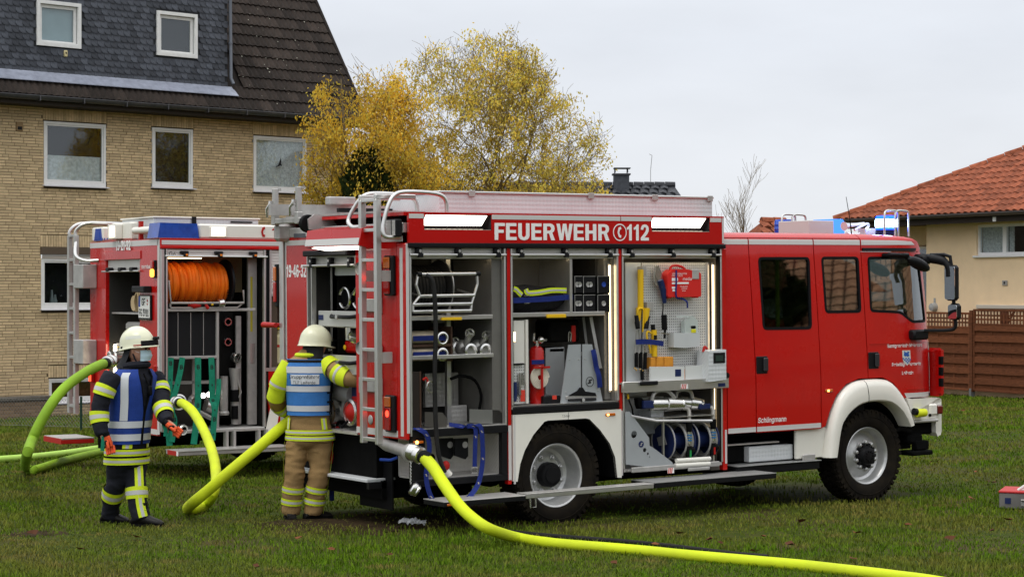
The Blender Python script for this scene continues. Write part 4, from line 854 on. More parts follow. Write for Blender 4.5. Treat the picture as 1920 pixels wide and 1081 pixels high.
# --- body skin
BX0, BX1, BW, RZ = -1.69, 2.09, 2.40, 2.925
L1 = (-1.493, -.755, 2.765, 2.908); L2 = (1.139, 1.881, 2.767, 2.912)
s_ = MB(); s_.prism([(-1.655, 2.647), (.752, 2.647), (.752, RZ), (-1.655, RZ)], .0, .03, 'y', [[(L1[0], L1[2]), (L1[1], L1[2]), (L1[1], L1[3]), (L1[0], L1[3])]]); s_.prism([(.757, 2.647), (2.065, 2.647), (2.065, RZ), (.757, RZ)], .0, .03, 'y', [[(L2[0], L2[2]), (L2[1], L2[2]), (L2[1], L2[3]), (L2[0], L2[3])]])
hdr = P('side_header', s_, red)
s_ = MB()
for a, b in ((-1.653, -1.496), (-.752, .750), (.759, 1.136), (1.884, 2.03)): s_.bx(a, b, -.0025, .001, 2.868, 2.91)
s_.bx(2.04, 2.062, -.0025, .001, 2.655, 2.91); P('reflective_strip', s_, refl)
s_ = MB(); s_.bx(-1.67, 2.068, -.025, .03, 2.602, 2.645, .004); s_.bx(-1.67, 2.068, -.03, .0, 2.615, 2.62); P('gutter_rail', s_, blkp)
s_ = MB(); s_.bx(-1.69, 2.065, .032, BW - .03, RZ - .03, RZ); s_.bx(-1.69, 2.065, BW - .028, BW, .87, RZ); s_.bx(2.04, 2.07, .05, BW - .05, .8, RZ - .04)
P('roof', s_, red)
for l in (L1, L2):
    s_ = MB(); a, b, c, d = l
    s_.bx(a + .002, b - .002, .11, .12, c, d - .002).bx(a, a + .004, .004, .11, c, d).bx(b - .004, b, .004, .11, c, d).bx(a + .005, b - .005, .004, .11, d - .006, d - .002).mi(1); s_.bx(a + .005, b - .005, .002, .108, c + .001, c + .006)
    lb = P('work_lamp', s_, [blkp, mat('ledge_metal', (.5, .46, .4), .35, metal=.6)])
    s_ = MB(); s_.quad((a + .03, .012, d - .008), (b - .04, .012, d - .008), (b - .065, .075, c + .042), (a + .018, .075, c + .042)); P('lamp_panel', s_, led, lb)
    s_ = MB(); n_ = 11
    for i in range(n_): x = a + .04 + i * (b - a - .1) / n_; s_.bx(x, x + .03, .012, .06, c + .0065, c + .0085)
    P('led_row', s_, ledp, lb)
def phone(cx, cz, r, y, par, m, holder=None):
    q = MB(); q.rings([[(cx + rr * cos(a), yy, cz + rr * sin(a)) for rr, yy in ((r * .88, y), (r, y), (r, y + .002), (r * .88, y + .002))] for a in np.linspace(0, 2 * pi, 40, endpoint=False)], closed=True)
    h = [(-.18, .55), (.12, .68), (.22, .38), (.02, .3), (-.1, 0), (.0, -.3), (.22, -.34), (.14, -.66), (-.16, -.56), (-.34, 0)]; q.prism([(cx + a * r, cz + b * r) for a, b in h], y, y + .002, 'y'); return part('phone_symbol', q, m, par)
block_text('FEUERWEHR', -.723, -.001, 2.677, .157, 1.355, white_l, hdr)
phone(.742, 2.757, .083, -.003, hdr, white_l)
block_text('112', .828, -.001, 2.679, .157, .285, white_l, hdr)
# pillars and shutter tracks
def pillar(a, b, z0, z1): s_ = MB(); s_.bx(a, b, -.002, .06, z0, z1, .004); return P('pillar', s_, red)
pillar(-.588, -.548, .40, 2.6); pillar(.722, .762, .40, 2.6); pillar(2.034, 2.09, .375, 2.6)
s_ = MB()
for x in (-1.655, -.622, -.547, .697, .763, 2.008): s_.bx(x + .004, x + .024, -.006, .05, .90 if x < -.6 else (1.13 if x < .75 else .46), 2.6, .004)
P('shutter_track', s_, alu)
s_ = MB(); s_.bx(-.6, -.585, .0, .05, .9, 2.6).bx(.762, .765, .0, .05, .5, 2.6).bx(1.996, 2.007, -.003, .05, .46, 2.6); P('seal_strip', s_, blk)
s_ = MB()
for a, b, c, d in ((-.585, -.552, .44, .95), (-.528, -.506, .40, 1.04), (.744, .758, .40, 1.03), (2.058, 2.083, .44, .78)): s_.bx(a, b, -.0045, -.002, c, d)
P('reflective_strip', s_, refl)
# rear corner post with bands
s_ = MB(); s_.bx(-1.695, -1.657, -.002, .16, .868, 2.645, .012); cp = P('corner_post', s_, red)
s_ = MB(); s_.bx(-1.6565, -1.6555, .0, .03, .93, 2.64).bx(-1.69, -1.66, -.0045, -.0015, .93, 2.64, 0).bx(-1.6975, -1.6945, .045, .095, .90, 2.60); P('reflective_strip', s_, refl)
# rolled-up shutters
def shutter(a, b, y=.03, z0=2.503, z1=2.6, clips=(.07, .5, .93), name='roller_shutter'):
    s_ = MB(); s_.bx(a, b, y, y + .1, z0 + .028, z1); s_.bx(a, b, y - .006, y + .04, z0 + .026, z0 + .05, .004); s_.bx(a, b, y + .004, y + .03, z0, z0 + .026, .003); sh = P(name, s_, mat('shutter_alu', (.52, .51, .48), .45, metal=.35, var=.05))
    s_ = MB(); s_.cyl((a - .03, y - .035, z0 + .035), (b + .03, y - .035, z0 + .035), .013, n=10); P('pull_bar', s_, alu, sh)
    for c in clips:
        x = a + (b - a) * c; s_ = MB(); s_.bx(x - .03, x + .03, y - .045, y - .001, z0 + .045, z0 + .095, .006).bx(x - .018, x + .04, y - .052, y - .018, z0 + .012, z0 + .05, .006); s_.mi(1).cyl((x + .005, y - .047, z0 + .07), (x + .005, y - .052, z0 + .07), .014); P('clip', s_, [blkp, alu], sh)
    return sh
shutter(-1.62, -.63); shutter(-.52, .69); shutter(.79, 1.99)
# locker linings
def locker(a, b, z0, z1, d, wallm, floorm, y0=.055, lit=('R',), left=None):
    s_ = MB(); s_.bx(a, b, d, d + .02, z0, z1).bx(a - .02, a - .002, y0, d, z0, z1).bx(b + .002, b + .02, y0, d, z0, z1).bx(a, b, y0, d, z1 + .002, z1 + .02); lk = P('locker', s_, wallm)
    s_ = MB(); s_.bx(a - .018, b + .018, .0, d, z0 - .03, z0 - .002); P('locker_floor', s_, floorm, lk)
    for sd in lit:
        x = b - .03 if sd == 'R' else a + .01; s_ = MB(); s_.bx(x, x + .014, .062, .078, z0 + .1, z1 - .08); s_.mi(1).bx(x - .004, x + .02, .08, .09, z0 + .08, z1 - .06); P('light_strip', s_, [ledw, alud], lk)
    s_ = MB(); s_.bx(a + .05, b - .05, .075, .09, z1 - .012, z1 - .002); P('light_strip', s_, emit('warm_strip_dim', (1, .8, .5), 7), lk)
    return lk
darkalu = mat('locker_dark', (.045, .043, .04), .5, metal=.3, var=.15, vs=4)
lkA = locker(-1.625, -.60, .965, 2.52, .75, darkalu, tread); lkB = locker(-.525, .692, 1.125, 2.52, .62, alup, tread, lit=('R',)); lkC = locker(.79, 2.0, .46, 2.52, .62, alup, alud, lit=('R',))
s_ = MB(); s_.bx(-.72, -.602, .06, .72, .97, 2.5); s_.mi(1).bx(-.95, -.74, .735, .748, 1.9, 2.5); P('side_panel', s_, [alup, tread], lkA)
s_ = MB(); s_.bx(-1.64, -.59, -.01, .06, .885, .958, .006).bx(-1.64, -.59, -.006, .05, .44, .50, .006).bx(-.66, -.6, -.006, .05, .5, .885).bx(-1.64, -1.50, .0, .05, .5, .885); P('sill_frame', s_, blkp)
s_ = MB(); s_.bx(-1.5, -.66, .45, .47, .5, .88).bx(-1.5, -.66, .05, .45, .49, .505).bx(-.665, -.655, .05, .45, .5, .885); P('lower_locker', s_, tread)
s_ = MB(); s_.bx(-.535, .72, -.012, .06, 1.052, 1.118, .008); P('sill', s_, blkp)
s_ = MB(); s_.bx(-.52, .69, .0, .2, 1.119, 1.127); P('sill_plate', s_, alu)
# rear wheel arch panel
s_ = MB(); arch = [(-.486, .42), (-.455, .58), (-.40, .71), (-.30, .85), (-.175, .965), (-.13, .975), (.31, .975), (.36, .965), (.49, .85), (.60, .72), (.665, .58), (.69, .385)]
s_.prism([(-.532, .425)] + arch + [(.742, .38), (.742, 1.045), (.115, 1.045), (.11, 1.04), (.105, 1.045), (-.532, 1.045)], -.004, .03, 'y'); ap = P('arch_panel', s_, wht)
s_ = MB(); s_.rings([[(x, -.002, z), (x, .5, z + .0), (x, .5, z + .01), (x, -.002, z + .012)] for x, z in arch]); P('arch_liner', s_, blk)
s_ = MB(); s_.bx(.105, .109, -.0055, -.003, .975, 1.045); P('panel_joint', s_, blkprint, ap)
text('lettering', '7,5 bar', (.03, -.005, 1.0), (1, 0, 0), (0, 0, 1), .02, blkprint, ap)
s_ = MB(); s_.bx(.545, .665, -.016, -.004, .985, 1.012, .005); s_.mi(1).bx(.56, .585, -.019, -.0155, .99, 1.007); P('marker_lamp', s_, [amblens, amber])
# --- rear face
RX = -1.69
s_ = MB(); s_.bx(RX, RX + .03, .162, .90, .872, 2.79).bx(RX, RX + .03, 1.79, 2.27, .872, 2.79).bx(RX, RX + .03, .902, 1.788, 2.60, 2.79); rp_ = P('rear_panel', s_, red)
s_ = MB(); s_.bx(RX - .004, RX, .05, .9, 2.66, 2.71).bx(RX - .004, RX, 1.7, 2.26, 2.66, 2.71).bx(RX - .004, RX, .1, .9, .885, .945); P('reflective_strip', s_, refl)
s_ = MB(); s_.bx(RX - .006, RX + .06, .04, 2.26, 2.74, 2.83, .004).bx(RX - .002, RX + .04, 2.27, 2.42, .86, 2.86, .015).bx(RX - .03, RX - .003, 2.30, 2.38, .9, 2.83, .01); P('rear_frame', s_, alu)
s_ = MB(); s_.bx(RX - .007, RX - .004, 1.86, 2.1, 2.735, 2.775); P('lamp_strip', s_, mat('strip_dark', (.1, .11, .13), .3), fe1)
block_text('19-46-32', RX - .002, 2.262, 2.345, .125, .41, white_l, rp_, (0, -1, 0))
# light box over the rear opening
hx0 = RX - .24
s_ = MB(); s_.prism([(hx0, 2.63), (hx0 + .03, 2.785), (RX - .0, 2.82), (RX - .0, 2.60), (hx0 + .16, 2.60)], .42, 1.45, 'y'); lbx = P('rear_lamp_box', s_, red)
s_ = MB(); s_.add([(hx0, 1.445, 2.64), (hx0 - .001, .43, 2.64), (hx0 + .012, .43, 2.70), (hx0 + .012, 1.445, 2.70)], [(0, 1, 2, 3)]); s_.v = [(x - .002, y, z) for x, y, z in s_.v]; P('reflective_strip', s_, refl, lbx)
s_ = MB(); s_.add([(hx0 + .025, 1.36, 2.622), (hx0 + .025, .50, 2.622), (hx0 + .15, .55, 2.598), (hx0 + .15, 1.31, 2.598)], [(0, 1, 2, 3)]); s_.v = [(x - .003, y, z - .003) for x, y, z in s_.v]; P('lamp_panel', s_, led, lbx)
s_ = MB(); s_.bx(RX - .10, RX, .91, 1.76, 2.545, 2.6, .01); P('gutter_rail', s_, blkp)
# rear locker
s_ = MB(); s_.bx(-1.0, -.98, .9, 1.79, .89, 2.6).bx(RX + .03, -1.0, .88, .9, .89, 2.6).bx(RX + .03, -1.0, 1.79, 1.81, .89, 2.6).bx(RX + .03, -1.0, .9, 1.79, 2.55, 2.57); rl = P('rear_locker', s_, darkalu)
s_ = MB(); s_.bx(RX - .01, -1.0, .88, 1.8, .862, .888); P('locker_floor', s_, tread, rl)
s_ = MB(); s_.bx(RX - .035, RX + .03, 1.775, 1.79, .89, 2.55).bx(RX - .02, RX + .03, 1.72, 1.735, .89, 2.5); P('shutter_track', s_, alu)
s_ = MB(); s_.bx(RX + .0, RX + .1, .9, 1.77, 2.45, 2.545); rs_ = P('roller_shutter', s_, MATS['shutter_alu'])
s_ = MB(); s_.cyl((RX - .04, .85, 2.455), (RX - .04, 1.84, 2.455), .013); P('pull_bar', s_, alu, rs_)
for y in (1.69, 1.33, .95):
    s_ = MB(); s_.bx(RX - .05, RX - .0, y - .03, y + .03, 2.47, 2.53, .006).bx(RX - .056, RX - .02, y - .03, y + .02, 2.435, 2.475, .005); s_.mi(1).cyl((RX - .052, y, 2.5), (RX - .056, y, 2.5), .014); P('clip', s_, [blkp, alu], rs_)
s_ = MB()
for y in (1.56, 1.57): s_.bx(RX + .12, RX + .17, 1.56, 1.6, .9, 2.5)
s_.bx(RX + .12, -1.0, .9, 1.7, 1.86, 1.88).bx(RX + .12, -1.0, .9, 1.7, 1.42, 1.44); P('shelf', s_, alu, rl)
s_ = MB(); s_.bx(RX + .15, RX + .16, .9, 1.56, 2.36, 2.47); P('hose_tray', s_, treadw, rl)
for z0, z1 in ((1.87, 2.02), (1.42, 1.60)):
    s_ = MB(); s_.bx(RX + .03, RX + .05, .9, 1.68, z0, z1, .004); s_.bx(RX + .05, -1.05, .92, 1.66, z0, z0 + .02); dw = P('drawer', s_, mat('drawer_alu', (.52, .52, .49), .4, metal=.4), rl)
    s_ = MB(); s_.tube([(RX + .03, 1.42, (z0 + z1) / 2 + .03), (RX - .01, 1.36, (z0 + z1) / 2 + .02), (RX - .01, 1.0, (z0 + z1) / 2 + .02), (RX + .03, .94, (z0 + z1) / 2 + .03)], .018, 8); s_.mi(1).cyl((RX - .01, 1.22, (z0 + z1) / 2 + .02), (RX - .035, 1.22, (z0 + z1) / 2 + .02), .022); P('handle', s_, [blkp, alu], dw)
    s_ = MB(); s_.bx(RX + .026, RX + .03, 1.58, 1.67, z0 + .06, z0 + .11); P('label_plate', s_, navy, dw)
s_ = MB(); s_.bx(RX + .12, RX + .15, .9, 1.22, 1.02, 1.42, .01); pp = P('pump_panel', s_, navy, rl)
s_ = MB()
for y in (1.14, 1.06): s_.sph((RX + .115, y, 1.36), .024)
P('indicator_lamp', s_, emit('indicator', (.85, .85, 1), 4), pp)
s_ = MB(); s_.cyl((RX + .12, 1.08, 1.15), (RX + .07, 1.08, 1.15), .045, .035); s_.bx(RX + .1, RX + .12, 1.0, 1.16, 1.19, 1.21); P('valve_knob', s_, redm, pp)
for y, z in ((1.52, 1.05), (1.12, 1.06)):
    s_ = MB(); s_.lathe([(.10, .2), (.10, .06), (.125, .05), (.13, 0), (.105, -.01), (.095, .02), (.0, .02)], (RX + .05, y, z), (1, 0, 0), 24); vb = P('pump_coupling', s_, steel, rl)
    s_ = MB(); s_.lathe([(.09, 0), (.06, -.03), (.02, -.045), (.0, -.045)], (RX + .06, y, z), (1, 0, 0), 16); s_.mi(1).tube([(RX + .03, y, z - .08), (RX - .02, y + .04, z - .14), (RX + .0, y + .1, z - .12)], .012, 6); P('coupling_cap', s_, [redm if y < 1.3 else alu, blk], vb)
s_ = MB(); s_.cyl((RX + .15, 1.62, 1.25), (RX + .15, 1.2, 1.22), .09); s_.cyl((RX + .2, 1.4, 1.0), (RX + .2, 1.4, 1.4), .07); P('pump_pipe', s_, alud, rl)
# tail lamp clusters
def tail(z0, z1, y0, y1, glow):
    s_ = MB(); s_.bx(RX - .04, RX, y0, y1, z0, z1, .01); t_ = P('tail_lamp', s_, blkp); h = (z1 - z0)
    s_ = MB(); s_.bx(RX - .055, RX - .04, y0 + .045, y1 - .008, z0 + h * .68, z1 - .015, .006); P('indicator_lens', s_, amblens, t_)
    s_ = MB(); s_.bx(RX - .055, RX - .04, y0 + .045, y1 - .008, z0 + .015, z0 + h * .66, .006); s_.mi(1).sph((RX - .05, y0 + .09, z0 + h * glow), .032, sc=(.5, 1, 1)); P('brake_lens', s_, [redlens, tailred], t_)
tail(2.17, 2.535, .165, .325, .45); tail(.93, 1.265, .165, .325, .5)
s_ = MB(); s_.bx(RX - .04, RX, 2.40, 2.46, 2.05, 2.48, .01); s_.mi(1).bx(RX - .06, RX - .04, 2.405, 2.455, 2.1, 2.3, .006).mi(2).bx(RX - .06, RX - .04, 2.405, 2.455, 2.31, 2.45, .006); P('tail_lamp', s_, [blkp, redlens, amblens])
s_ = MB(); s_.sph((RX - .005, .64, 1.02), .045, sc=(.2, 1, 1)); P('badge', s_, alud)
s_ = MB(); s_.bx(RX - .09, RX - .02, .02, .2, 2.70, 2.86, .008); s_.mi(1).bx(RX - .095, RX - .09, .10, .19, 2.715, 2.85).bx(RX - .092, RX - .09, .03, .085, 2.715, 2.85); P('flood_lamp', s_, [blkp, mat('lamp_face', (.5, .49, .47), .35, metal=.4, pat='rib', ps=500)])
# red grab handle seen left of the rear frame
s_ = MB(); s_.tube([(RX - .06, 2.39, 1.87), (RX - .06, 2.66, 1.87)], [.024, .03], 10); s_.cyl((RX - .06, 2.42, 1.87), (RX + .02, 2.42, 1.87), .02); P('grab_handle', s_, redm)
# --- rear ladder
LX = RX - .17
s_ = MB()
ya, yb = .485, .215
for y in (ya, yb): s_.bx(LX - .03, LX + .03, y - .03, y + .018, .825, 3.045, .006)
s_.bx(LX - .028, LX + .4, ya - .03, ya + .016, 3.045, 3.09, .006).bx(LX - .028, LX + .4, yb - .03, yb + .016, 3.045, 3.09, .006); ld = P('ladder', s_, alu)
rg = MB(); rg.bx(LX - .022, LX + .022, yb + .018, ya - .03, -.016, .016, .004); rgm = rg.mesh('rung', ORG[ld.name]); rgm.materials.append(alu)
for i in range(9): same('rung', rgm, ld, Matrix.Translation((0, 0, .866 + i * .2715)))
for z0 in (1.26, 2.0):
    s_ = MB()
    for y in (.78, .44): s_.bx(RX - .03, RX - .001, y - .03, y + .03, z0, z0 + .15, .004).bx(RX - .022, RX - .006, y - .018, y + .018, z0 + .1, z0 + .42, .003).lathe([(.06, 0), (.06, .02), (0, .02)], (RX - .03, y + .02, z0 + .42), (1, 0, 0), 12)
    s_.bx(RX - .04, RX - .004, .44, .78, z0 + .02, z0 + .14, .006)
    for y in (ya - .006, yb - .006): s_.bx(LX + .03, RX - .03, y - .015, y + .015, z0 + .3, z0 + .4)
    P('ladder_bracket', s_, alud, ld)
for y0, sgn in ((.94, 1), (.12, -1)):   # curved hand rails at its head
    yc = ya + .03 if sgn > 0 else yb - .03
    pts = [(LX, yc, 2.80), (LX - .01, yc + .12 * sgn, 2.80), (LX + .0, yc + .22 * sgn, 2.86), (LX + .05, yc + .20 * sgn, 2.98), (LX + .12, yc + .14 * sgn, 3.09), (LX + .25, yc + .10 * sgn, 3.115), (LX + .55, yc + .10 * sgn, 3.10), (LX + .66, yc + .1 * sgn, 3.05), (LX + .68, yc + .10 * sgn, 2.93)]
    if sgn < 0: pts = [(RX - .01, .07, 2.70), (LX + .02, .08, 2.70), (LX - .01, .09, 2.74), (LX, .10, 2.82), (LX + .05, .10, 2.98), (LX + .12, .10, 3.08), (LX + .25, .10, 3.11), (LX + .55, .1, 3.1), (LX + .66, .1, 3.05), (LX + .68, .1, 2.93)]
    s_ = MB(); s_.tube(smooth_path(pts, 4), .02, 10); P('hand_rail', s_, alu, ld)
# --- roof gear
s_ = MB(); RB = [(-.69, .35), (2.25, .35), (2.25, 1.2), (-1.13, 1.2), (-1.13, .93)]
x0, x1, y0, y1 = -1.10, 2.22, .36, 1.25
s_.bx(x0, x1, y0, y1, 2.927, 3.115, .004); bxp = P('roof_box', s_, treadw)
s_ = MB(); s_.bx(x0 - .012, x1 + .012, y0 - .014, y1 + .014, 3.117, 3.142, .006); P('lid', s_, alu, bxp)
for x in (-.78, .62, 1.42, 2.14): s_ = MB(); s_.bx(x, x + .07, y0 - .026, y0 - .015, 3.09, 3.15, .004); P('lid_latch', s_, alud, bxp)
s_ = MB(); s_.bx(-2.0, 2.0, 2.0, 2.05, 2.95, 3.06).bx(-1.68, -.2, 2.05, 2.36, 2.93, 2.94).bx(-1.4, -1.1, 1.9, 2.0, 3.06, 3.14, .01).bx(-1.68, -1.2, .45, 2.3, 2.93, 2.95); s_.mi(1).bx(-1.69, -1.1, 1.2, 1.25, 2.96, 3.0); P('roof_rail', s_, [alud, blkp])
s_ = MB()   # ladder gantry, rear left
for y in (1.74, 2.22):
    s_.bx(RX - .17, RX - .12, y - .026, y + .026, 2.93, 3.22, .006).bx(RX - .18, RX - .115, y - .034, y + .034, 2.86, 2.98, .008).bx(RX - .125, RX - .10, y - .04, y + .04, 3.2, 3.225)
s_.bx(RX - .17, RX - .12, 1.69, 2.27, 2.87, 2.925, .008).bx(RX - .14, RX + .1, 2.2, 2.29, 2.7, 2.88, .03); gn = P('ladder_gantry', s_, alud)
for y in (1.76, 2.24): s_ = MB(); s_.tube([(RX - .19, y, 3.08), (RX - .22, y + .02, 3.02), (RX - .2, y + .05, 2.94)], .013, 6); s_.bx(RX - .2, RX - .17, y - .02, y + .02, 3.04, 3.1); P('toggle_clamp', s_, steel, gn)
s_ = MB(); s_.lathe([(.0, -.03), (.085, -.03), (.09, 0), (.085, .03), (0, .03)], (RX - .12, 1.60, 2.86), (0, 1, 0), 20); P('roller', s_, blk, gn)
s_ = MB(); s_.prism([(RX - .14, 2.80), (RX + .2, 2.80), (RX + .1, 2.93), (RX - .08, 2.95), (RX - .15, 2.9)], 1.54, 1.56, 'y'); P('roller_plate', s_, alud, gn)
# --- exhaust style outlet pipe under the rear corner
s_ = MB(); s_.tube([(RX + .02, .47, .90), (RX + .02, .46, .82), (RX + .02, .38, .798), (RX + .012, .0, .762), (RX + .01, -.05, .757)], .056, 14); s_.lathe([(.058, 0), (.08, .01), (.085, .05), (.07, .06)], (RX + .01, .0, .762), (0, -1, -.1), 20); op = P('outlet_pipe', s_, alud)
s_ = MB(); s_.tube([(RX + .02, .2, .70), (RX - .03, .24, .675), (RX - .11, .3, .68)], .014, 6); P('valve_lever', s_, bluep, op)
s_ = MB(); s_.bx(RX + .06, RX + .16, -.03, .0, .835, .86, .005); s_.mi(1).sph((RX + .085, -.032, .848), .016); P('marker_lamp', s_, [amblens, amber])
# rear foot step
s_ = MB(); s_.bx(RX - .06, RX + .25, .62, 2.2, .44, .47, .005); s_.mi(1).bx(RX + .1, RX + .15, .9, .96, .47, .86).bx(RX + .1, RX + .15, 2.0, 2.06, .47, .86).bx(RX - .05, RX + .25, .60, .64, .38, .44); P('rear_step', s_, [treadw, blkp])
# --- side steps folded out
def step(x0, x1, y0, y1, z, th, m=None, edge=None, name='side_step'):
    s_ = MB(); s_.bx(x0, x1, y0, y1, z - .008, z, .002); s_.mi(1).bx(x0 + .002, x1 - .002, y0 + .002, y1, z - th, z - .009, .004); return P(name, s_, [m or tread, edge or blkp])
a_ = step(-1.53, -.64, -.36, -.01, .335, .05); s_ = MB(); s_.bx(-1.50, -1.42, -.37, -.36, .295, .315, .003); P('marker_lamp', s_, amblens, a_)
step(-.635, .86, -.36, -.20, .345, .045, tread, alu); s_ = MB(); s_.tube([(-.60, -.37, .30), (-.60, -.375, .22), (-.54, -.375, .22), (-.54, -.37, .30)], .008, 6); P('latch_loop', s_, steel)
step(.87, 2.43, -.36, .02, .352, .055, gritp, blkp)
s_ = MB(); s_.bx(2.2, 3.34, -.02, .35, .31, .395, .01); P('cab_step_carrier', s_, blkp); step(2.19, 3.345, -.04, .3, .405, .01, gritp, blkp, 'cab_step')
s_ = MB(); s_.bx(2.47, 3.07, .1, .4, .42, .575, .006); cbx = P('step_box', s_, treadw); s_ = MB(); s_.bx(2.2, 2.9, .12, .3, .60, .615, .003); P('upper_step', s_, tread)
s_ = MB(); s_.bx(3.12, 3.30, .0, .02, .40, .47, .01); P('step_bracket', s_, alud)
# ================================================================ crew cab of the front engine
def yo(x, z):
    o = .11 * max(0, (z - 1.25) / 1.45) ** 1.2
    if z > 2.69: o += .10 * min(1, (z - 2.69) / .078) ** 2.2
    if x > 4.72: o += .20 * ((x - 4.72) / .48) ** 2.2
    return o
def formed(mb, mir=False):
    """cut a flat panel along the form lines and press it into the cab's curved side"""
    me = mb.mesh('tmp'); b = bmesh.new(); b.from_mesh(me); bpy.data.meshes.remove(me)
    for z in (1.25, 1.5, 1.75, 2.0, 2.25, 2.5, 2.69, 2.71, 2.73, 2.745, 2.757): bmesh.ops.bisect_plane(b, geom=b.verts[:] + b.edges[:] + b.faces[:], plane_co=(0, 0, z), plane_no=(0, 0, 1))
    for x in (4.72, 4.8, 4.88, 4.96, 5.02, 5.08, 5.13, 5.17): bmesh.ops.bisect_plane(b, geom=b.verts[:] + b.edges[:] + b.faces[:], plane_co=(x, 0, 0), plane_no=(1, 0, 0))
    b.verts.index_update(); o = MB(); vs = []
    for v in b.verts:
        y = v.co.y + yo(v.co.x, v.co.z); vs.append((v.co.x, BW - y if mir else y, v.co.z))
    o.add(vs, [[v.index for v in f.verts] for f in b.faces], True); o.m = [f.material_index for f in b.faces]; b.free(); return o
def rpoly(loop, r, n=3):
    out = []; k = len(loop)
    for i in range(k):
        a, p, c = V((*loop[i - 1], 0)), V((*loop[i], 0)), V((*loop[(i + 1) % k], 0)); u = (a - p); w = (c - p); q = min(r, u.length * .45, w.length * .45); s0 = p + u.normalized() * q; s1 = p + w.normalized() * q
        for j in range(n + 1): t = j / n; v_ = s0 * (1 - t) ** 2 + p * 2 * t * (1 - t) + s1 * t * t; out.append((v_.x, v_.y))
    return out
def inset(loop, d):
    k = len(loop); c = V((sum(p[0] for p in loop) / k, sum(p[1] for p in loop) / k)); out = []
    for i in range(k):
        a, p, b = V(loop[i - 1]), V(loop[i]), V(loop[(i + 1) % k]); e1 = (p - a).normalized(); e2 = (b - p).normalized(); n1 = V((-e1.y, e1.x)); n2 = V((-e2.y, e2.x))
        if n1.dot(c - p) < 0: n1, n2 = -n1, -n2
        m = (n1 + n2); m = m / max(.3, m.dot(n1)); out.append(tuple(p + m * d))
    return out
FRONT = [(5.20, .99), (5.205, 1.25), (5.20, 1.6), (5.18, 1.87), (5.125, 2.165), (5.085, 2.425), (5.06, 2.555), (5.03, 2.63), (4.97, 2.69), (4.87, 2.722), (4.70, 2.745), (4.5, 2.758), (4.2, 2.766)]
W1p = rpoly([(2.602, 2.516), (3.312, 2.516), (3.282, 1.768), (2.61, 1.775)], .05); W2p = rpoly([(3.482, 2.52), (4.02, 2.52), (4.008, 1.93), (3.49, 1.932)], .05)
W3p = rpoly([(4.155, 2.52), (4.93, 2.52), (4.985, 2.44), (5.07, 1.81), (4.763, 1.806), (4.592, 1.913), (4.145, 1.936)], .045)
AO = [(3.43, .42), (3.475, .70), (3.53, .88), (3.63, 1.05), (3.76, 1.155), (3.93, 1.205), (4.28, 1.205), (4.42, 1.145), (4.54, 1.02), (4.62, .90), (4.675, .79), (4.70, .71)]
AI = [(4.632, .69), (4.56, .80), (4.47, .89), (4.33, .962), (4.12, .985), (3.92, .965), (3.77, .895), (3.67, .81), (3.61, .71), (3.55, .42)]
PAN = {'rear': [(2.10, .735), (2.474, .735), (2.474, 2.712), (2.10, 2.712)], 'door1': [(2.486, .728), (3.374, .728), (3.374, 2.712), (2.486, 2.712)],
       'mid': [(3.386, .735), (3.44, .75), (3.50, .90), (3.60, 1.07), (3.74, 1.18), (3.92, 1.23), (4.056, 1.23), (4.056, 2.712), (3.386, 2.712)],
       'door2': [(4.068, 1.23), (4.28, 1.23), (4.44, 1.165), (4.56, 1.04), (4.59, .998), (5.20, .99)] + FRONT[1:7] + [(5.0, 2.60), (4.98, 2.574), (4.068, 2.574)]}
HOL = {'rear': [], 'door1': [W1p], 'mid': [W2p], 'door2': [W3p]}
s_ = MB(); s_.prism([(2.10, 2.7185), (4.06, 2.7185), (4.06, 2.769), (2.10, 2.769)], 0, .03, 'y')
rim_ = P('roof_edge', formed(s_), red)
s_ = MB(); s_.prism([(4.07, 2.58), (4.985, 2.58), (5.045, 2.60)] + FRONT[7:] + [(4.07, 2.768)], 0, .03, 'y'); P('roof_corner', formed(s_), red)
def crew_side(mir):
    out = {}
    for k in ('rear', 'door1', 'mid', 'door2'):
        s_ = MB(); s_.prism(PAN[k], 0, .035, 'y', HOL[k]); pn = P({'door1': 'crew_door', 'door2': 'cab_door'}.get(k, 'cab_panel'), formed(s_, mir), red); out[k] = pn
        for h in HOL[k]:
            s_ = MB(); s_.prism(inset(h, -.004), -.003, .03, 'y', [inset(h, .024)]); wf_ = P('window_rubber', formed(s_, mir), blk, pn)
            s_ = MB(); s_.prism(inset(h, .016), .010, .014, 'y'); P('window_glass', formed(s_, mir), carglass, pn)
    return out
SD = crew_side(False); SF = crew_side(True)
s_ = MB(); s_.bx(2.11, 4.06, .06, .08, .74, 1.7).bx(4.0, 5.1, .25, .27, 1.25, 1.75); q = MB()
for a_, z_ in ((2.465, .74), (3.365, .74), (4.045, 1.2)): q.prism([(a_, z_), (a_ + .03, z_), (a_ + .03, 2.72), (a_, 2.72)], .036, .05, 'y')
q.prism([(2.2, 2.70), (4.05, 2.70), (4.05, 2.728), (2.2, 2.728)], .036, .05, 'y'); q = formed(q); s_.add(q.v, q.f); P('door_backing', s_, blk)
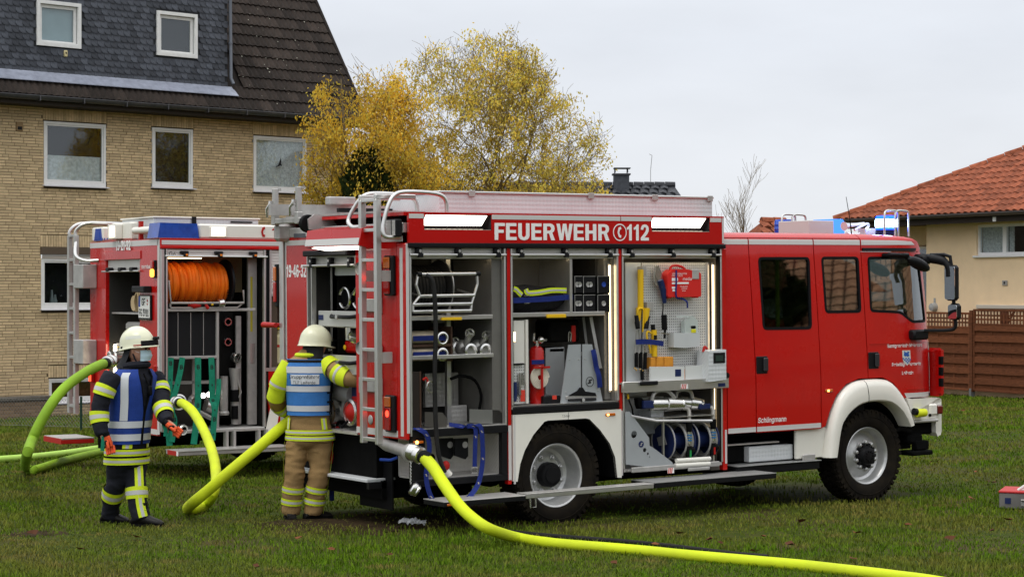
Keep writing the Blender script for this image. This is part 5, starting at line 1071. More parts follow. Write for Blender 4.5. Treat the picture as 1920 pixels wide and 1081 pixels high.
# roof skin, nose and windscreen, rear wall, floor
yr_ = .215
def crown(x, z): return [(x, yr_ - .01, z), (x, .5, z + .018), (x, 1.2, z + .026), (x, 1.9, z + .018), (x, BW - yr_ + .01, z)]
s_ = MB(); s_.smooth = True; st = [crown(2.10, 2.763), crown(4.2, 2.763), crown(4.5, 2.754), crown(4.7, 2.741), crown(4.87, 2.718), crown(4.97, 2.684), crown(5.03, 2.62)]
o = 0
for r_ in st: s_.v += r_
for i in range(len(st) - 1):
    for j in range(4): s_.f.append((i * 5 + j, i * 5 + j + 1, i * 5 + j + 6, i * 5 + j + 5)); s_.m.append(0); s_.sm.append(True)
P('cab_roof', s_, red)
def nose(x, z): return [(x - .02, .26, z), (x + .05, .6, z), (x + .08, 1.2, z), (x + .05, 1.8, z), (x - .02, 2.14, z)]
s_ = MB(); st = [nose(5.20, .99), nose(5.205, 1.4), nose(5.19, 1.75)]
for r_ in st: s_.v += r_
for i in range(2):
    for j in range(4): s_.f.append((i * 5 + j, i * 5 + j + 1, i * 5 + j + 6, i * 5 + j + 5)); s_.m.append(0); s_.sm.append(True)
P('cab_nose', s_, red)
s_ = MB(); st = [nose(5.19, 1.76), nose(5.125, 2.165), nose(5.03, 2.61)]
for r_ in st: s_.v += r_
for i in range(2):
    for j in range(4): s_.f.append((i * 5 + j, i * 5 + j + 1, i * 5 + j + 6, i * 5 + j + 5)); s_.m.append(0); s_.sm.append(True)
P('windscreen', s_, carglass)
s_ = MB(); s_.bx(2.10, 2.12, .1, 2.3, .74, 2.75).bx(2.12, 5.1, .1, 2.3, 1.0, 1.03); cint = P('cab_interior', s_, mat('cab_dark', (.03, .03, .032), .8))
# stripes that follow the form
def strip_(loop, y=-.0035): s_ = MB(); s_.prism(loop, y, y + .002, 'y'); return formed(s_)
s_ = MB()
for a, b in ((2.104, 2.472), (2.488, 3.372), (3.388, 4.054)): m_ = strip_([(a, 2.648), (b, 2.648), (b, 2.702), (a, 2.702)]); s_.add(m_.v, m_.f)
m_ = strip_([(4.075, 2.648), (4.90, 2.652), (4.84, 2.690), (4.60, 2.700), (4.075, 2.702)]); s_.add(m_.v, m_.f)
for a, b in ((2.104, 2.472), (2.488, 3.372)): m_ = strip_([(a, .738), (b, .738), (b, .788), (a, .788)]); s_.add(m_.v, m_.f)
m_ = strip_([(4.63, 1.0), (5.15, .995), (5.15, 1.045), (4.60, 1.05)]); s_.add(m_.v, m_.f); m_ = strip_([(5.12, 1.05), (5.155, 1.05), (5.155, 1.47), (5.12, 1.47)]); s_.add(m_.v, m_.f); m_ = strip_([(5.12, 1.50), (5.155, 1.50), (5.155, 1.60), (5.12, 1.60)]); s_.add(m_.v, m_.f)
P('reflective_strip', s_, refl)
s_ = MB(); s_.bx(4.08, 4.91, -.016, .01, 2.585, 2.617, .008); m_ = MB(); m_.prism([(4.08, 2.585), (4.90, 2.585), (4.91, 2.617), (4.08, 2.617)], -.016, .01, 'y'); P('drip_rail', formed(m_), blkp)
# beading on the front door
m_ = MB(); m_.prism([(4.11, 1.588), (5.19, 1.588), (5.19, 1.598), (4.11, 1.598)], -.006, .0, 'y').prism([(4.64, 1.085), (5.2, 1.08), (5.2, 1.092), (4.64, 1.097)], -.006, .0, 'y'); P('door_bead', formed(m_), red)
for x, par in ((2.486, SD['door1']), (4.068, SD['door2'])):
    y = -.006 + yo(x, 1.42); s_ = MB(); s_.bx(x + .004, x + .155, y - .004, y + .012, 1.325, 1.505, .014); h_ = P('door_handle', s_, blkp, par)
    s_ = MB(); s_.bx(x + .085, x + .15, y - .028, y - .005, 1.35, 1.49, .012); P('handle_grip', s_, mat('grip_black', (.03, .03, .032), .35), h_)
def deform_ob(o):
    for v in o.data.vertices: v.co.y += yo(v.co.x, v.co.z)
t_ = text('lettering', 'Schlingmann', (2.50, -.0005, .828), (1, .0, 0), (.12, 0, 1), .05, white_l, SD['door1'], bold=.014, width=.385)
for s__, x, z, w_, h_ in (('Samtgemeinde Meinersen', 4.365, 1.546, .555, .036), ('Freiwillige Feuerwehr', 4.42, 1.345, .455, .036), ('Leiferde', 4.567, 1.25, .17, .036)): deform_ob(text('lettering', s__, (x, -.0005, z), (1, 0, 0), (0, 0, 1), h_, white_l, SD['door2'], bold=.012, width=w_))
# coat of arms: shield, blue beast, chequers
cx, cz = 4.645, 1.435; sh = [(-.06, .075), (.06, .075), (.06, -.02), (.045, -.055), (0, -.085), (-.045, -.055), (-.06, -.02)]
s_ = MB(); s_.prism([(cx + a, cz + b) for a, b in sh], -.003, -.001, 'y'); cr_ = P('crest', s_, mat('crest_pale', (.55, .56, .5), .5), SD['door2']); deform_ob(cr_)
s_ = MB(); bst = [(-.04, .02), (-.02, .01), (.0, .015), (.02, .005), (.045, .02), (.03, .035), (.045, .055), (.02, .065), (.01, .05), (-.015, .055), (-.03, .07), (-.035, .045)]
s_.prism([(cx + a, cz + b) for a, b in bst], -.005, -.003, 'y')
for i in range(6):
    for j in range(5):
        if (i + j) % 2 == 0:
            x, z = -.06 + i * .02, -.005 - (j + 1) * .015
            if abs(x + .01) < .055 - max(0, -z - .03) * .9: s_.prism([(cx + x, cz + z), (cx + x + .02, cz + z), (cx + x + .02, cz + z + .015), (cx + x, cz + z + .015)], -.005, -.003, 'y')
deform_ob(P('crest_charges', s_, mat('crest_blue', (.02, .09, .35), .5), SD['door2']))
s_ = MB(); s_.bx(3.435, 3.54, -.014, .002, 1.105, 1.135, .006); s_.mi(1).bx(3.46, 3.485, -.017, -.013, 1.11, 1.13); P('marker_lamp', s_, [amblens, amber])
# seats and fittings seen through the glass
fab = mat('seat_fabric', (.018, .018, .02), .9); s_ = MB()
def seat(x, y, z):
    s_ = MB(); s_.bx(x - .05, x + .45, y, y + .48, z, z + .14, .05); s_.prism([(x - .10, z + .05), (x + .06, z + .05), (x - .02, z + .62), (x - .06, z + .66), (x - .16, z + .64), (x - .2, z + .55)], y + .02, y + .46, 'y'); s_.bx(x - .19, x - .07, y + .1, y + .38, z + .66, z + .86, .04); return P('seat', s_, fab, cint)
seat(3.75, .35, 1.55); seat(2.5, .35, 1.5); seat(3.75, 1.5, 1.55); seat(2.5, 1.4, 1.5)
s_ = MB(); s_.cyl((2.99, .22, 1.1), (2.97, .22, 2.6), .022); P('grab_pole', s_, mat('pole_yellow', (.5, .6, .05), .5), cint)
s_ = MB(); s_.bx(2.3, 3.3, .3, 2.1, 1.3, 1.75, .05).bx(4.75, 5.1, .3, 2.1, 1.3, 1.78, .05); s_.bx(2.5, 3.25, .5, 2.0, 2.08, 2.2, .04); P('dashboard', s_, mat('dash_grey', (.05, .052, .055), .7), cint)
s_ = MB(); s_.tube(arc((4.62, .62, 1.86), .2, 0, 360, 24, 'z')[:-1], .014, 6, closed=True); P('steering_wheel', s_, blk, cint)
s_ = MB(); s_.strap([(3.53, .12, 1.95), (3.56, .13, 2.15), (3.58, .14, 2.3)], .045, (1, 0, 0)); P('seat_belt', s_, mat('belt_grey', (.3, .3, .3), .8), cint)
# front wing
def bev_prism(loop, y0, y1, r=.03, holes=()):
    s_ = MB(); s_.prism(loop, y0 + r, y1, 'y'); s_.prism(inset(loop, r * .9), y0, y0 + r, 'y')
    # rounded shoulder between the two outlines
    a = loop; b = inset(loop, r * .3); c = inset(loop, r * .9); s_.rings([[(p[0], y0 + r, p[1]) for p in a], [(p[0], y0 + r * .3, p[1]) for p in b], [(p[0], y0, p[1]) for p in c]], caps=False); return s_
arch_loop = AO + AI
s_ = MB(); n_ = len(AO)
from bisect import bisect_left
def resamp(pl, n):
    P_ = [V(p) for p in pl]; d = [0]
    for i in range(1, len(P_)): d.append(d[-1] + (P_[i] - P_[i - 1]).length)
    out = []
    for k in range(n):
        t = d[-1] * k / (n - 1); i = min(len(P_) - 2, max(0, bisect_left(d, t) - 1)); f = (t - d[i]) / max(1e-6, d[i + 1] - d[i]); out.append(P_[i].lerp(P_[i + 1], f))
    return out
oa = resamp([tuple(p) for p in smooth_path([(a, b, 0) for a, b in AO], 4)], 30); ia = resamp([tuple(p) for p in smooth_path([(a, b, 0) for a, b in AI[::-1]], 4)], 30); rs = []
for p, q in zip(oa, ia):
    def L_(t, y): v_ = p.lerp(q, t); return (v_.x, y, v_.y)
    rs.append([L_(-.04, .03), L_(.0, -.02), L_(.10, -.055), L_(.3, -.072), L_(.7, -.075), L_(.93, -.068), L_(1, -.05), L_(1.02, .12), L_(.8, .13), L_(.1, .1)])
s_.rings(rs); wg = P('front_wing', s_, wht)
s_ = MB(); pj = [p for p in rs[15]]; s_.rings([[(a + .000, b - .003, c) for a, b, c in pj[1:7]] + [(a, b + .02, c) for a, b, c in reversed(pj[1:7])], [(a + .006, b - .003, c) for a, b, c in pj[1:7]] + [(a + .006, b + .02, c) for a, b, c in reversed(pj[1:7])]]); P('wing_joint', s_, blkprint, wg)
s_ = MB(); s_.bx(3.06, 3.50, .04, .08, .42, .735, .01); P('wing_panel', s_, wht)
s_ = MB(); rs2 = [[(x, .1, z), (x, .55, z), (x, .55, z + .01), (x, .1, z + .012)] for x, z in [(v_.x, v_.y) for v_ in ia]]; s_.rings(rs2); P('arch_liner', s_, blk)
# bumper
bl = [(4.62, 1.0), (4.70, .985), (5.19, .975), (5.25, .96), (5.262, .93), (5.262, .60), (5.23, .565), (5.14, .555), (5.10, .60), (5.095, .755), (4.73, .755), (4.70, .82)]
m_ = MB(); m_.prism(bl, .0, .12, 'y'); s_ = MB()
vs = []
for x, y, z in m_.v: vs.append((x, y - .015 + (.0 if x < 4.9 else .10 * ((x - 4.9) / .36) ** 2), z))
s_.add(vs, m_.f); s_.bx(5.15, 5.27, .13, 2.27, .56, .97, .03); bm2 = P('bumper', s_, wht)
s_ = MB(); s_.bx(4.72, 5.10, -.03, .15, .72, .752, .01); P('bumper_step', s_, alud, bm2)
s_ = MB(); s_.bx(5.11, 5.19, -.012, .06, .80, .895, .012); P('side_lens', s_, mat('dark_red_lens', (.12, .01, .008), .2, coat=.5), bm2)
s_ = MB(); s_.bx(4.98, 5.10, -.02, .03, .79, .92, .02); P('lamp_pod', s_, wht, bm2)
s_ = MB(); s_.cyl((4.73, -.05, .83), (4.86, -.05, .83), .045, n=12); s_.mi(1).cyl((4.69, -.05, .85), (4.73, -.05, .845), .038, n=12); P('strap_drum', s_, [mat('drum_yellow', (.62, .68, .02), .4), blkp], bm2)
s_ = MB(); s_.sph((4.98, -.01, .795), .018); P('plug', s_, blk, bm2)
s_ = MB(); s_.bx(4.68, 5.12, .08, .5, .58, .74, .02).bx(4.72, 4.95, .05, .3, .48, .6, .03).bx(4.8, 5.0, .02, .1, .42, .52, .01).bx(4.70, 5.02, -.02, .2, .365, .415, .012); s_.tube([(4.46, .1, .62), (4.6, .06, .66), (4.75, .06, .62)], .025, 8); P('tow_hitch', s_, chas)
s_ = MB(); s_.prism([(5.17, .99), (5.235, 1.0), (5.25, 1.06), (5.25, 1.43), (5.235, 1.50), (5.20, 1.52), (5.18, 1.48)], .04, .2, 'y').bx(5.17, 5.21, .0, .1, 1.02, 1.5); cd_ = P('air_deflector', s_, red)
s_ = MB()
for z in (1.1, 1.22, 1.34): s_.bx(5.165, 5.20, -.012, .04, z, z + .09, .005)
P('deflector_slot', s_, blk, cd_)
# mirrors
mirr = mat('mirror_glass', (.75, .77, .8), .02, metal=1)
s_ = MB(); s_.bx(4.82, 4.96, -.1, .1, 2.44, 2.55, .03); s_.tube(smooth_path([(4.93, -.08, 2.5), (4.98, -.22, 2.47), (5.0, -.28, 2.40), (5.0, -.29, 2.30)], 4), [.05] * 5 + [.04] * 8, 10); s_.tube([(4.95, -.06, 2.54), (4.99, -.22, 2.54), (5.01, -.29, 2.52), (5.02, -.30, 2.42)], .02, 8); ma = P('mirror_arm', s_, blkp)
def mirror(c, w_, h_, d):
    s_ = MB(); s_.bx(c[0] - d / 2, c[0] + d / 2, c[1] - w_ / 2, c[1] + w_ / 2, c[2] - h_ / 2, c[2] + h_ / 2, .03); mh = P('mirror', s_, blkp)
    s_ = MB(); s_.prism(rrect(c[1] - w_ / 2 + .012, c[1] + w_ / 2 - .012, c[2] - h_ / 2 + .014, c[2] + h_ / 2 - .014, .025), c[0] - d / 2 - .003, c[0] - d / 2 + .002, 'x'); P('mirror_glass', s_, mirr, mh); return mh
mirror((5.02, -.31, 2.235), .17, .385, .08); mirror((5.04, -.33, 1.925), .15, .18, .085)
s_ = MB(); s_.tube(smooth_path([(5.04, -.33, 1.85), (5.04, -.33, 1.76), (5.0, -.27, 1.725), (4.85, -.06, 1.72)], 4), .02, 8); s_.cyl((5.03, -.32, 2.1), (5.03, -.32, 1.98), .02).bx(4.70, 4.93, -.06, .08, 1.62, 1.73, .02); P('mirror_bracket', s_, blkp)
s_ = MB(); s_.sph((4.62, -.2, 2.44), .16, 14, 9, (1.05, .5, .38), Matrix.Rotation(.38, 3, 'Y')); s_.bx(4.36, 4.5, -.2, .1, 2.515, 2.56, .015); s_.tube([(4.42, .05, 2.54), (4.46, -.16, 2.53), (4.6, -.2, 2.46)], .028, 8); P('kerb_mirror', s_, blkp)
# roof lights and horn
def beacon(x, y, lit, lab):
    z = 2.765; s_ = MB(); s_.lathe([(.115, 0), (.115, .055), (.11, .06)], (x, y, z), n=24, caps=True); b_ = P('beacon', s_, mat('beacon_base', (.01, .015, .08), .4))
    s_ = MB(); s_.lathe([(.11, .06), (.112, .10), (.115, .105), (.112, .11), (.112, .15), (.115, .155), (.112, .16), (.108, .20), (.10, .212), (0, .214)], (x, y, z), n=24); P('beacon_dome', s_, emit('beacon_lit', (.006, .035, 1), 12) if lit else bluelens, b_, lab)
    if lit: s_ = MB(); s_.lathe([(.1125, .085), (.1165, .105), (.1165, .155), (.1125, .175)], (x, y, z), n=24); P('flash_ring', s_, emit('flash_white', (.6, .8, 1), 14), b_)
    s_ = MB()
    for a in (-.16, .0): xx = x + a; s_.tube(smooth_path([(xx - .02, y - .16, z - .02), (xx - .02, y - .16, z + .2), (xx + .02, y - .15, z + .26), (xx + .12, y - .15, z + .265), (xx + .19, y - .15, z + .25), (xx + .2, y - .15, z + .18), (xx + .2, y - .15, z - .02)], 3), .012, 8)
    P('beacon_guard', s_, alu, b_)
beacon(4.79, .45, True, 'flashing blue dome'); beacon(4.65, 1.95, False, 'unlit blue dome')
q0, q1 = (4.154,1.1,2.803), (4.535,1.1,2.937)
s_ = MB(); s_.bx(q0[0], q1[0], 1.0, 1.5, 2.76, q1[2] + .0, .006); P('hatch_box', s_, mat('hatch_grey', (.5, .5, .48), .5))
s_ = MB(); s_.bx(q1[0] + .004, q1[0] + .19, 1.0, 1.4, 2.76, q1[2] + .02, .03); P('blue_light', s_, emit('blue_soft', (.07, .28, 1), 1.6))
s_ = MB(); q = (4.459,.7,2.866); s_.lathe([(.0, 0), (.05, .0), (.03, .05), (.018, .2), (.016, .34)], (q[0] - .06, .7, q[2]), (1, .1, .1), 14); s_.tube(smooth_path([(q[0] + .1, .7, q[2] - .04), (q[0] + .3, .72, q[2] + .03), (q[0] + .36, .75, q[2] - .0), (q[0] + .22, .78, q[2] - .09), (q[0] + .05, .78, q[2] - .07)], 3), .014, 8); s_.bx(q[0] + .25, q[0] + .4, .68, .8, 2.76, q[2] - .02); P('air_horn', s_, mat('horn_silver', (.7, .7, .72), .3, metal=.6))
s_ = MB(); q = (4.321,.5,2.784); s_.tube([(q[0], .5, 2.76), (q[0] - .03, .5, 2.95), (q[0] - .08, .5, 3.18)], [.008, .005, .003], 5); P('antenna', s_, blk)
s_ = MB(); s_.bx(4.85, 4.95, .3, .5, 2.70, 2.745, .01); P('roof_marker', s_, redm)
# ================================================================ what the open lockers hold
use('1')
def pbx(mb, a, b, d, ch=.004): return mb.bx(a[0], b[0], a[1], a[1] + d, b[2], a[2], ch)
def ln(a, b, k): return tuple(V(a).lerp(V(b), k))
def TH_(n, l, c, a, g=None): return thing(n, l, c, a, g)
strapS = mat('strap_print', (.45, .4, .3), .7)
# ---- rear locker A
s_ = MB(); s_.bx(-1.065, -1.02, .3, .34, .97, 2.5).bx(-1.62, -.72, .04, .07, 1.945, 1.985, .004).bx(-1.62, -.72, .07, .7, 1.945, 1.953).bx(-1.62, -.72, .03, .06, 1.59, 1.625, .004).bx(-1.62, -.72, .06, .7, 1.59, 1.6); P('shelf', s_, alu, lkA)
s_ = MB(); s_.bx(-1.30, -1.08, .012, .039, 1.94, 1.968, .004); P('shelf_latch', s_, yel, lkA)
t = thing('hose_reel', 'black rubber hose wound on a dark reel in the rearmost side locker', 'hose reel', (-1.35, .42, 1.99))
s_ = MB(); s_.cyl((-1.6, .42, 2.24), (-1.08, .42, 2.24), .15, n=20); P('drum', s_, chas, t)
s_ = MB()
for x in (-1.60, -1.085): s_.lathe([(.0, 0), (.25, 0), (.255, .006), (.25, .012), (0, .012)], (x, .42, 2.24), (1, 0, 0), 32)
P('flange', s_, mat('flange_dark', (.03, .03, .03), .5), t)
s_ = MB(); s_.tube(arc((-1.068, .42, 2.24), .25, 0, 360, 36, 'x')[:-1], .007, 6, closed=True); P('flange_rim', s_, alu, t)
s_ = MB(); pts = []
for i in range(12 * 18): a = 2 * pi * i / 18; pts.append((-1.56 + i / (12 * 18) * .44, .42 + .19 * cos(a), 2.24 + .19 * sin(a)))
s_.tube(pts, .021, 6); P('wound_hose', s_, rubber_hose, t)
bars = [((-1.547,.02,2.362), (-.91,.02,2.364)), ((-1.532,.02,2.164), (-.941,.02,2.167)), ((-1.606,.02,2.088), (-.971,.02,2.089)), ((-1.606,.02,2.025), (-.978,.02,2.025))]
fr_ = thing('roller_frame', 'silver tubular hose guide frame swung out before the dark reel', 'frame', (bars[0][0][0], .02, bars[3][0][2]))
for a, b in bars: s_ = MB(); s_.cyl(a, b, .016, n=10); P('roller_bar', s_, alu, fr_)
s_ = MB()
for k in (0, 1):
    e = [bars[0][k], ln(bars[0][k], bars[1][k], .5), bars[1][k], bars[2][k], bars[3][k]]
    if k == 0: e[1] = (e[1][0] - .03, .02, e[1][2])
    else: e[1] = (e[1][0] + .02, .02, e[1][2])
    for p, q in zip(e[:-1], e[1:]): s_.cyl(p, q, .013, n=8)
    s_.mi(1).cyl((bars[0][k][0] - .012, .02, bars[0][k][2]), (bars[0][k][0] + .03, .02, bars[0][k][2]), .024, n=10).mi(0)
    s_.cyl(bars[1][k], (bars[1][k][0], .3, bars[1][k][2] + .05), .01, n=6)
P('end_link', s_, [alu, blkp], fr_)
for a, b, lab in (((-1.559,.1,1.844), (-1.227,.1,1.715), 'upper beige rolled hose with blue strap on the shelf under the reel'), ((-1.56,.1,1.699), (-1.228,.1,1.568), 'lower beige rolled hose with blue strap on the shelf under the reel')):
    zc = (a[2] + b[2]) / 2; r = (a[2] - b[2]) / 2; t = thing('rolled_hose', lab, 'hose', (a[0], .1, b[2]), 'rolled hoses in the rear locker')
    s_ = MB(); s_.rings([[(x, .1 + .17 + .17 * cos(q) * k, zc + r * sin(q) * k) for q in np.linspace(0, 2 * pi, 20, endpoint=False)] for x, k in ((a[0], .9), (a[0] + .02, 1), (b[0] - .03, 1), (b[0], .88))]); P('roll', s_, beige, t)
    s2 = MB(); s2.bx(a[0], b[0] + .01, .092, .099, zc - .024, zc + .024, .002); P('strap', s2, blus, t)
    s2 = MB(); s2.lathe([(.05, 0), (.062, -.01), (.062, -.035), (.05, -.04), (.043, -.035), (.043, 0)], (b[0] - .035, .095, zc - .005), (0, 1, 0), 20); P('coupling', s2, steel, t)
s_ = MB(); pbx(s_, (-1.131,.12,1.879), (-1.116,.12,1.559), .4); pbx(s_, (-1.548,.12,1.722), (-1.133,.12,1.697), .4); P('hose_rack', s_, mat('rack_brown', (.08, .045, .03), .6), lkA)
def hydrant_valve(c, w, lab):
    t = thing('divider_valve', lab, 'valve', (c[0], c[1], c[2] - .06), 'valves on the shelf beside the rolled hoses')
    s_ = MB(); s_.sph((c[0], c[1] + .12, c[2] + .03), .07); s_.cyl((c[0], c[1], c[2]), (c[0], c[1] + .1, c[2]), .05); s_.cyl((c[0], c[1] + .1, c[2]), w, .03); s_.cyl((c[0], c[1] + .12, c[2]), (c[0], c[1] + .2, 1.63), .04); P('body', s_, mat('cast_alu', (.34, .33, .31), .42, metal=.7, var=.15, vs=12), t)
    s_ = MB(); s_.lathe([(.05, 0), (.068, -.006), (.068, -.03), (.05, -.036), (.04, -.02), (.036, 0)], c, (0, 1, 0), 22); s_.mi(1).cyl((c[0], c[1] + .01, c[2]), (c[0], c[1] + .012, c[2]), .038); P('coupling', s_, [steel, blk], t)
    s_ = MB(); r = .046; s_.tube([(w[0] + r * cos(a), w[1], w[2] + r * .8 * sin(a)) for a in np.linspace(0, 2 * pi, 16, endpoint=False)], .009, 6, closed=True)
    for a in (0, 2.1, 4.2): s_.cyl(w, (w[0] + r * cos(a), w[1], w[2] + r * .8 * sin(a)), .007, n=6)
    P('handwheel', s_, steel, t)
hydrant_valve((-.959,.08,1.654), (-.945,.09,1.816), 'larger silver divider valve with handwheel on locker shelf')
hydrant_valve((-.78,.1,1.649), (-.741,.12,1.791), 'smaller silver divider valve with handwheel at shelf end')
hydrant_valve((-.984,.25,1.67), (-.975,.3,1.733), 'silver valve half hidden in the shadow behind the hose rack')
s_ = MB(); pbx(s_, (-1.592,.06,1.478), (-1.495,.06,.971), .4); s_.mi(1); pbx(s_, (-1.518,.052,1.481), (-1.5,.052,.966), .01); solo('wooden_case', s_, [mat('case_dark', (.03, .022, .018), .6), MATS['rack_brown']], 'tall dark brown case standing at the rear end of the locker floor', 'case')
s_ = MB(); q = (-1.419,.02,1.338); s_.tube([(q[0] + .04 * cos(a), q[1], q[2] + .05 * sin(a)) for a in np.linspace(0, 2 * pi, 14, endpoint=False)], .012, 6, closed=True); s_.mi(1).tube(smooth_path([(-1.486,.05,1.402), (-1.451,.05,1.42), (-1.434,.05,1.386), (-1.435,.05,1.342)], 3), .012, 6); solo('key_ring', s_, [steel, redm], 'silver ring with red hook hanging beside the dark brown case', 'hook')
s_ = MB(); s_.prism([(-1.485,1.114), (-1.296,1.101), (-1.25,1.045), (-1.251,.952), (-1.412,.97), (-1.486,.978)], .02, .026, 'y').bx(-1.44, -1.26, .026, .2, .975, .985); solo('tray', s_, mat('tray_dark', (.14, .13, .12), .4, metal=.6), 'dark sheet metal tray with cut corner on the locker floor', 'tray')
s_ = MB(); s_.prism([(-.975,1.116), (-.641,1.091), (-.588,1.029), (-.588,.954), (-.976,.992)], .06, .066, 'y').bx(-1.02, -.66, .066, .3, .97, .98); solo('holder', s_, mat('holder_grey', (.25, .25, .24), .4, metal=.6), 'grey sheet metal holder at the front end of the locker floor', 'holder')
s_ = MB(); pbx(s_, (-1.025,.35,1.135), (-.813,.35,.946), .03); pbx(s_, (-1.119,.6,1.429), (-.745,.6,1.111), .05); P('tread_bulkhead', s_, tread, lkA)
s_ = MB(); pbx(s_, (-.709,.3,1.466), (-.609,.3,1.12), .2, .02); s_.tube(smooth_path([(-1.09,.2,1.393), (-.972,.2,1.418), (-.824,.2,1.373), (-.753,.2,1.231), (-.778,.2,1.082)], 3), .015, 6); solo('pump_unit', s_, chas, 'black pump unit with hose in the dark of the rear locker', 'pump')
# ---- low locker under it
for a, b, lab in (((-1.237,.16,.849), (-1.093,.16,.654), 'black flat plate wedge left in the low locker'), ((-1.112,.1,.846), (-.967,.1,.651), 'black wedge plate with round hole in the low locker')):
    s_ = MB(); x0, x1, z0, z1, y = a[0], b[0], b[2], a[2], a[1]; s_.prism([(x0, z1), (x1, z1), (x1, z0 + .03), (x1 - .03, z0), (x0, z0 + .04)], y, y + .03, 'y'); s_.mi(1).lathe([(.03, 0), (.03, -.004), (0, -.004)], ((x1) - .035, y, z1 - .06), (0, 1, 0), 14); solo('wheel_chock', s_, [blkp, alud], lab, 'chock')
t = thing('hand_lamp', 'red and white hand lamp lying in the low locker behind the hose', 'lamp', (-1.234,.06,.572)); s_ = MB(); q = (-1.239,.06,.611); s_.sph(q, .05, sc=(.8, .6, .9)); P('lamp_head', s_, redm, t); s_ = MB(); s_.cyl((q[0], q[1], q[2] - .045), (q[0] + .03, q[1], q[2] - .09), .03, .04); P('lamp_body', s_, wht, t)
def strap_thing(pts, w, wd, lab, n=None):
    t = thing('strap', lab, 'strap', pts[0], 'blue straps hanging from the lockers'); sp = smooth_path(pts, 5); s_ = MB(); s_.strap(sp, w, wd); P('webbing', s_, blus, t)
    s_ = MB()
    for i in range(4, len(sp) - 2, 7):
        p = sp[i]; d = (sp[i + 1] - sp[i - 1]).normalized(); wv = V(wd).normalized(); nn = d.cross(wv).normalized()
        if nn.y > 0: nn = -nn
        k = w * .3
        for u0, u1, v0, v1 in ((-.9, .3, .35, .7), (-.25, .25, -.35, .35), (-.3, .9, -.7, -.35)): s_.quad(*[tuple(p + wv * k * u + d * -k * v + nn * .0045) for u, v in ((u0, v0), (u1, v0), (u1, v1), (u0, v1))])
    P('strap_emblem', s_, strapS, t, kind=None); return t
strap_thing([(-1.623,0,.971), (-1.579,-.03,.961), (-1.524,-.05,.925), (-1.485,-.05,.827), (-1.498,-.05,.683), (-1.522,-.05,.549), (-1.501,-.06,.404), (-1.44,-.07,.275)], .045, (1, -.2, 0), 'narrow blue strap hanging below the rear corner beside the yellow hose')
strap_thing([(-1.226,.02,.989), (-1.101,-.02,.966), (-1.009,-.04,.967), (-.981,-.05,.927), (-.988,-.05,.81), (-.996,-.05,.595)], .042, (1, -.2, 0), 'shorter blue strap with buckle hanging from the rear locker floor')
strap_thing([(-1.018,-0,.971), (-.975,-.05,.976), (-.935,-.07,.941), (-.919,-.07,.759), (-.926,-.07,.602), (-.976,-.08,.444), (-1.079,-.12,.351), (-1.17,-.16,.308)], .045, (1, -.2, 0), 'long blue strap looping down onto the folded side step')
s_ = MB(); q = (-.996,-.05,.565); s_.tube([(q[0] - .03, q[1], q[2] + .02), (q[0] + .03, q[1], q[2] + .02), (q[0] + .03, q[1], q[2] - .03), (q[0] - .03, q[1], q[2] - .03)], .007, 6, closed=True); P('ratchet', s_, alud, fe1)
# ---- locker B
s_ = MB(); s_.bx(-.52, .58, .03, .06, 1.955, 1.995, .004).bx(-.52, .58, .06, .55, 1.955, 1.962).bx(.17, .178, .05, .55, 1.99, 2.5).bx(.16, .19, .03, .05, 1.995, 2.5); s_.bx(.56, .69, .25, .27, 1.56, 1.6).bx(.35, .69, .3, .32, 1.56, 1.6); P('shelf', s_, alu, lkB)
s_ = MB(); pbx(s_, (-.12,.012,1.976), (.104,.012,1.942), .018); P('shelf_latch', s_, yel, lkB)
s_ = MB(); s_.tube([(.536,.2,1.938), (.588,.12,1.441)], .02, 4); s_.tube([(.594,.4,1.934), (.618,.35,1.485)], .016, 4); P('gas_strut', s_, alud, lkB)
s_ = MB(); s_.bx(.62, .69, .1, .6, 1.14, 2.5); s_.mi(1).bx(.59, .62, .2, .58, 2.0, 2.5); P('side_panel', s_, [alup, darkalu], lkB)
x0, x1 = (-.465,.08,1.976)[0], (.217,.08,1.965)[0]
t = thing('equipment_bag', 'black bag with yellow silver bands held by a blue strap on the upper shelf', 'bag', (x0, .1, 1.97)); s_ = MB(); s_.smooth = True; rs = []
for i in range(15):
    f = i / 14; k = (1 - abs(2 * f - 1) ** 5) * (1 + .05 * sin(f * 17)); rs.append([(x0 + (x1 - x0) * f, .28 + .17 * cos(q) * (.8 + .2 * k), 2.0 + .125 + (.125 * sin(q)) * (.55 + .45 * k) + .01 * sin(3 * q + f * 9)) for q in np.linspace(0, 2 * pi, 18, endpoint=False)])
s_.rings(rs); P('bag_body', s_, mat('bag_black', (.016, .016, .018), .8, bump=.4, bs=25), t)
hv = mat('hivis_band', (.6, .72, .02), .55, bump=.1, bs=200); sv = mat('silver_band', (.5, .5, .47), .4)
for a, b in (((962, 538), (977, 552)), ((985, 545), (1062, 543))):
    s_ = MB(); n_ = 12
    pts = [(-.471,.06,2.222), (-.441,.06,2.212), (-.41,.06,2.186), (-.38,.06,2.161)] if a[0] == 962 else [(-.331,.06,2.216), (-.306,.06,2.18), (-.183,.06,2.184), (-.028,.06,2.203), (.141,.06,2.201)]
    s_.strap(smooth_path(pts, 4), .05, (0, 0, 1) if a[0] != 962 else (.5, 0, 1), .006); s_.mi(1).strap([tuple(V(p) + V((0, -.004, 0))) for p in smooth_path(pts, 4)], .016, (0, 0, 1) if a[0] != 962 else (.5, 0, 1), .006); P('reflective_band', s_, [hv, sv], t)
s_ = MB(); s_.strap([(-.485,.05,2.112), (-.318,.045,2.115), (-.071,.045,2.122), (.209,.05,2.139)], .05, (0, 0, 1), .006); P('strap', s_, blus, t)
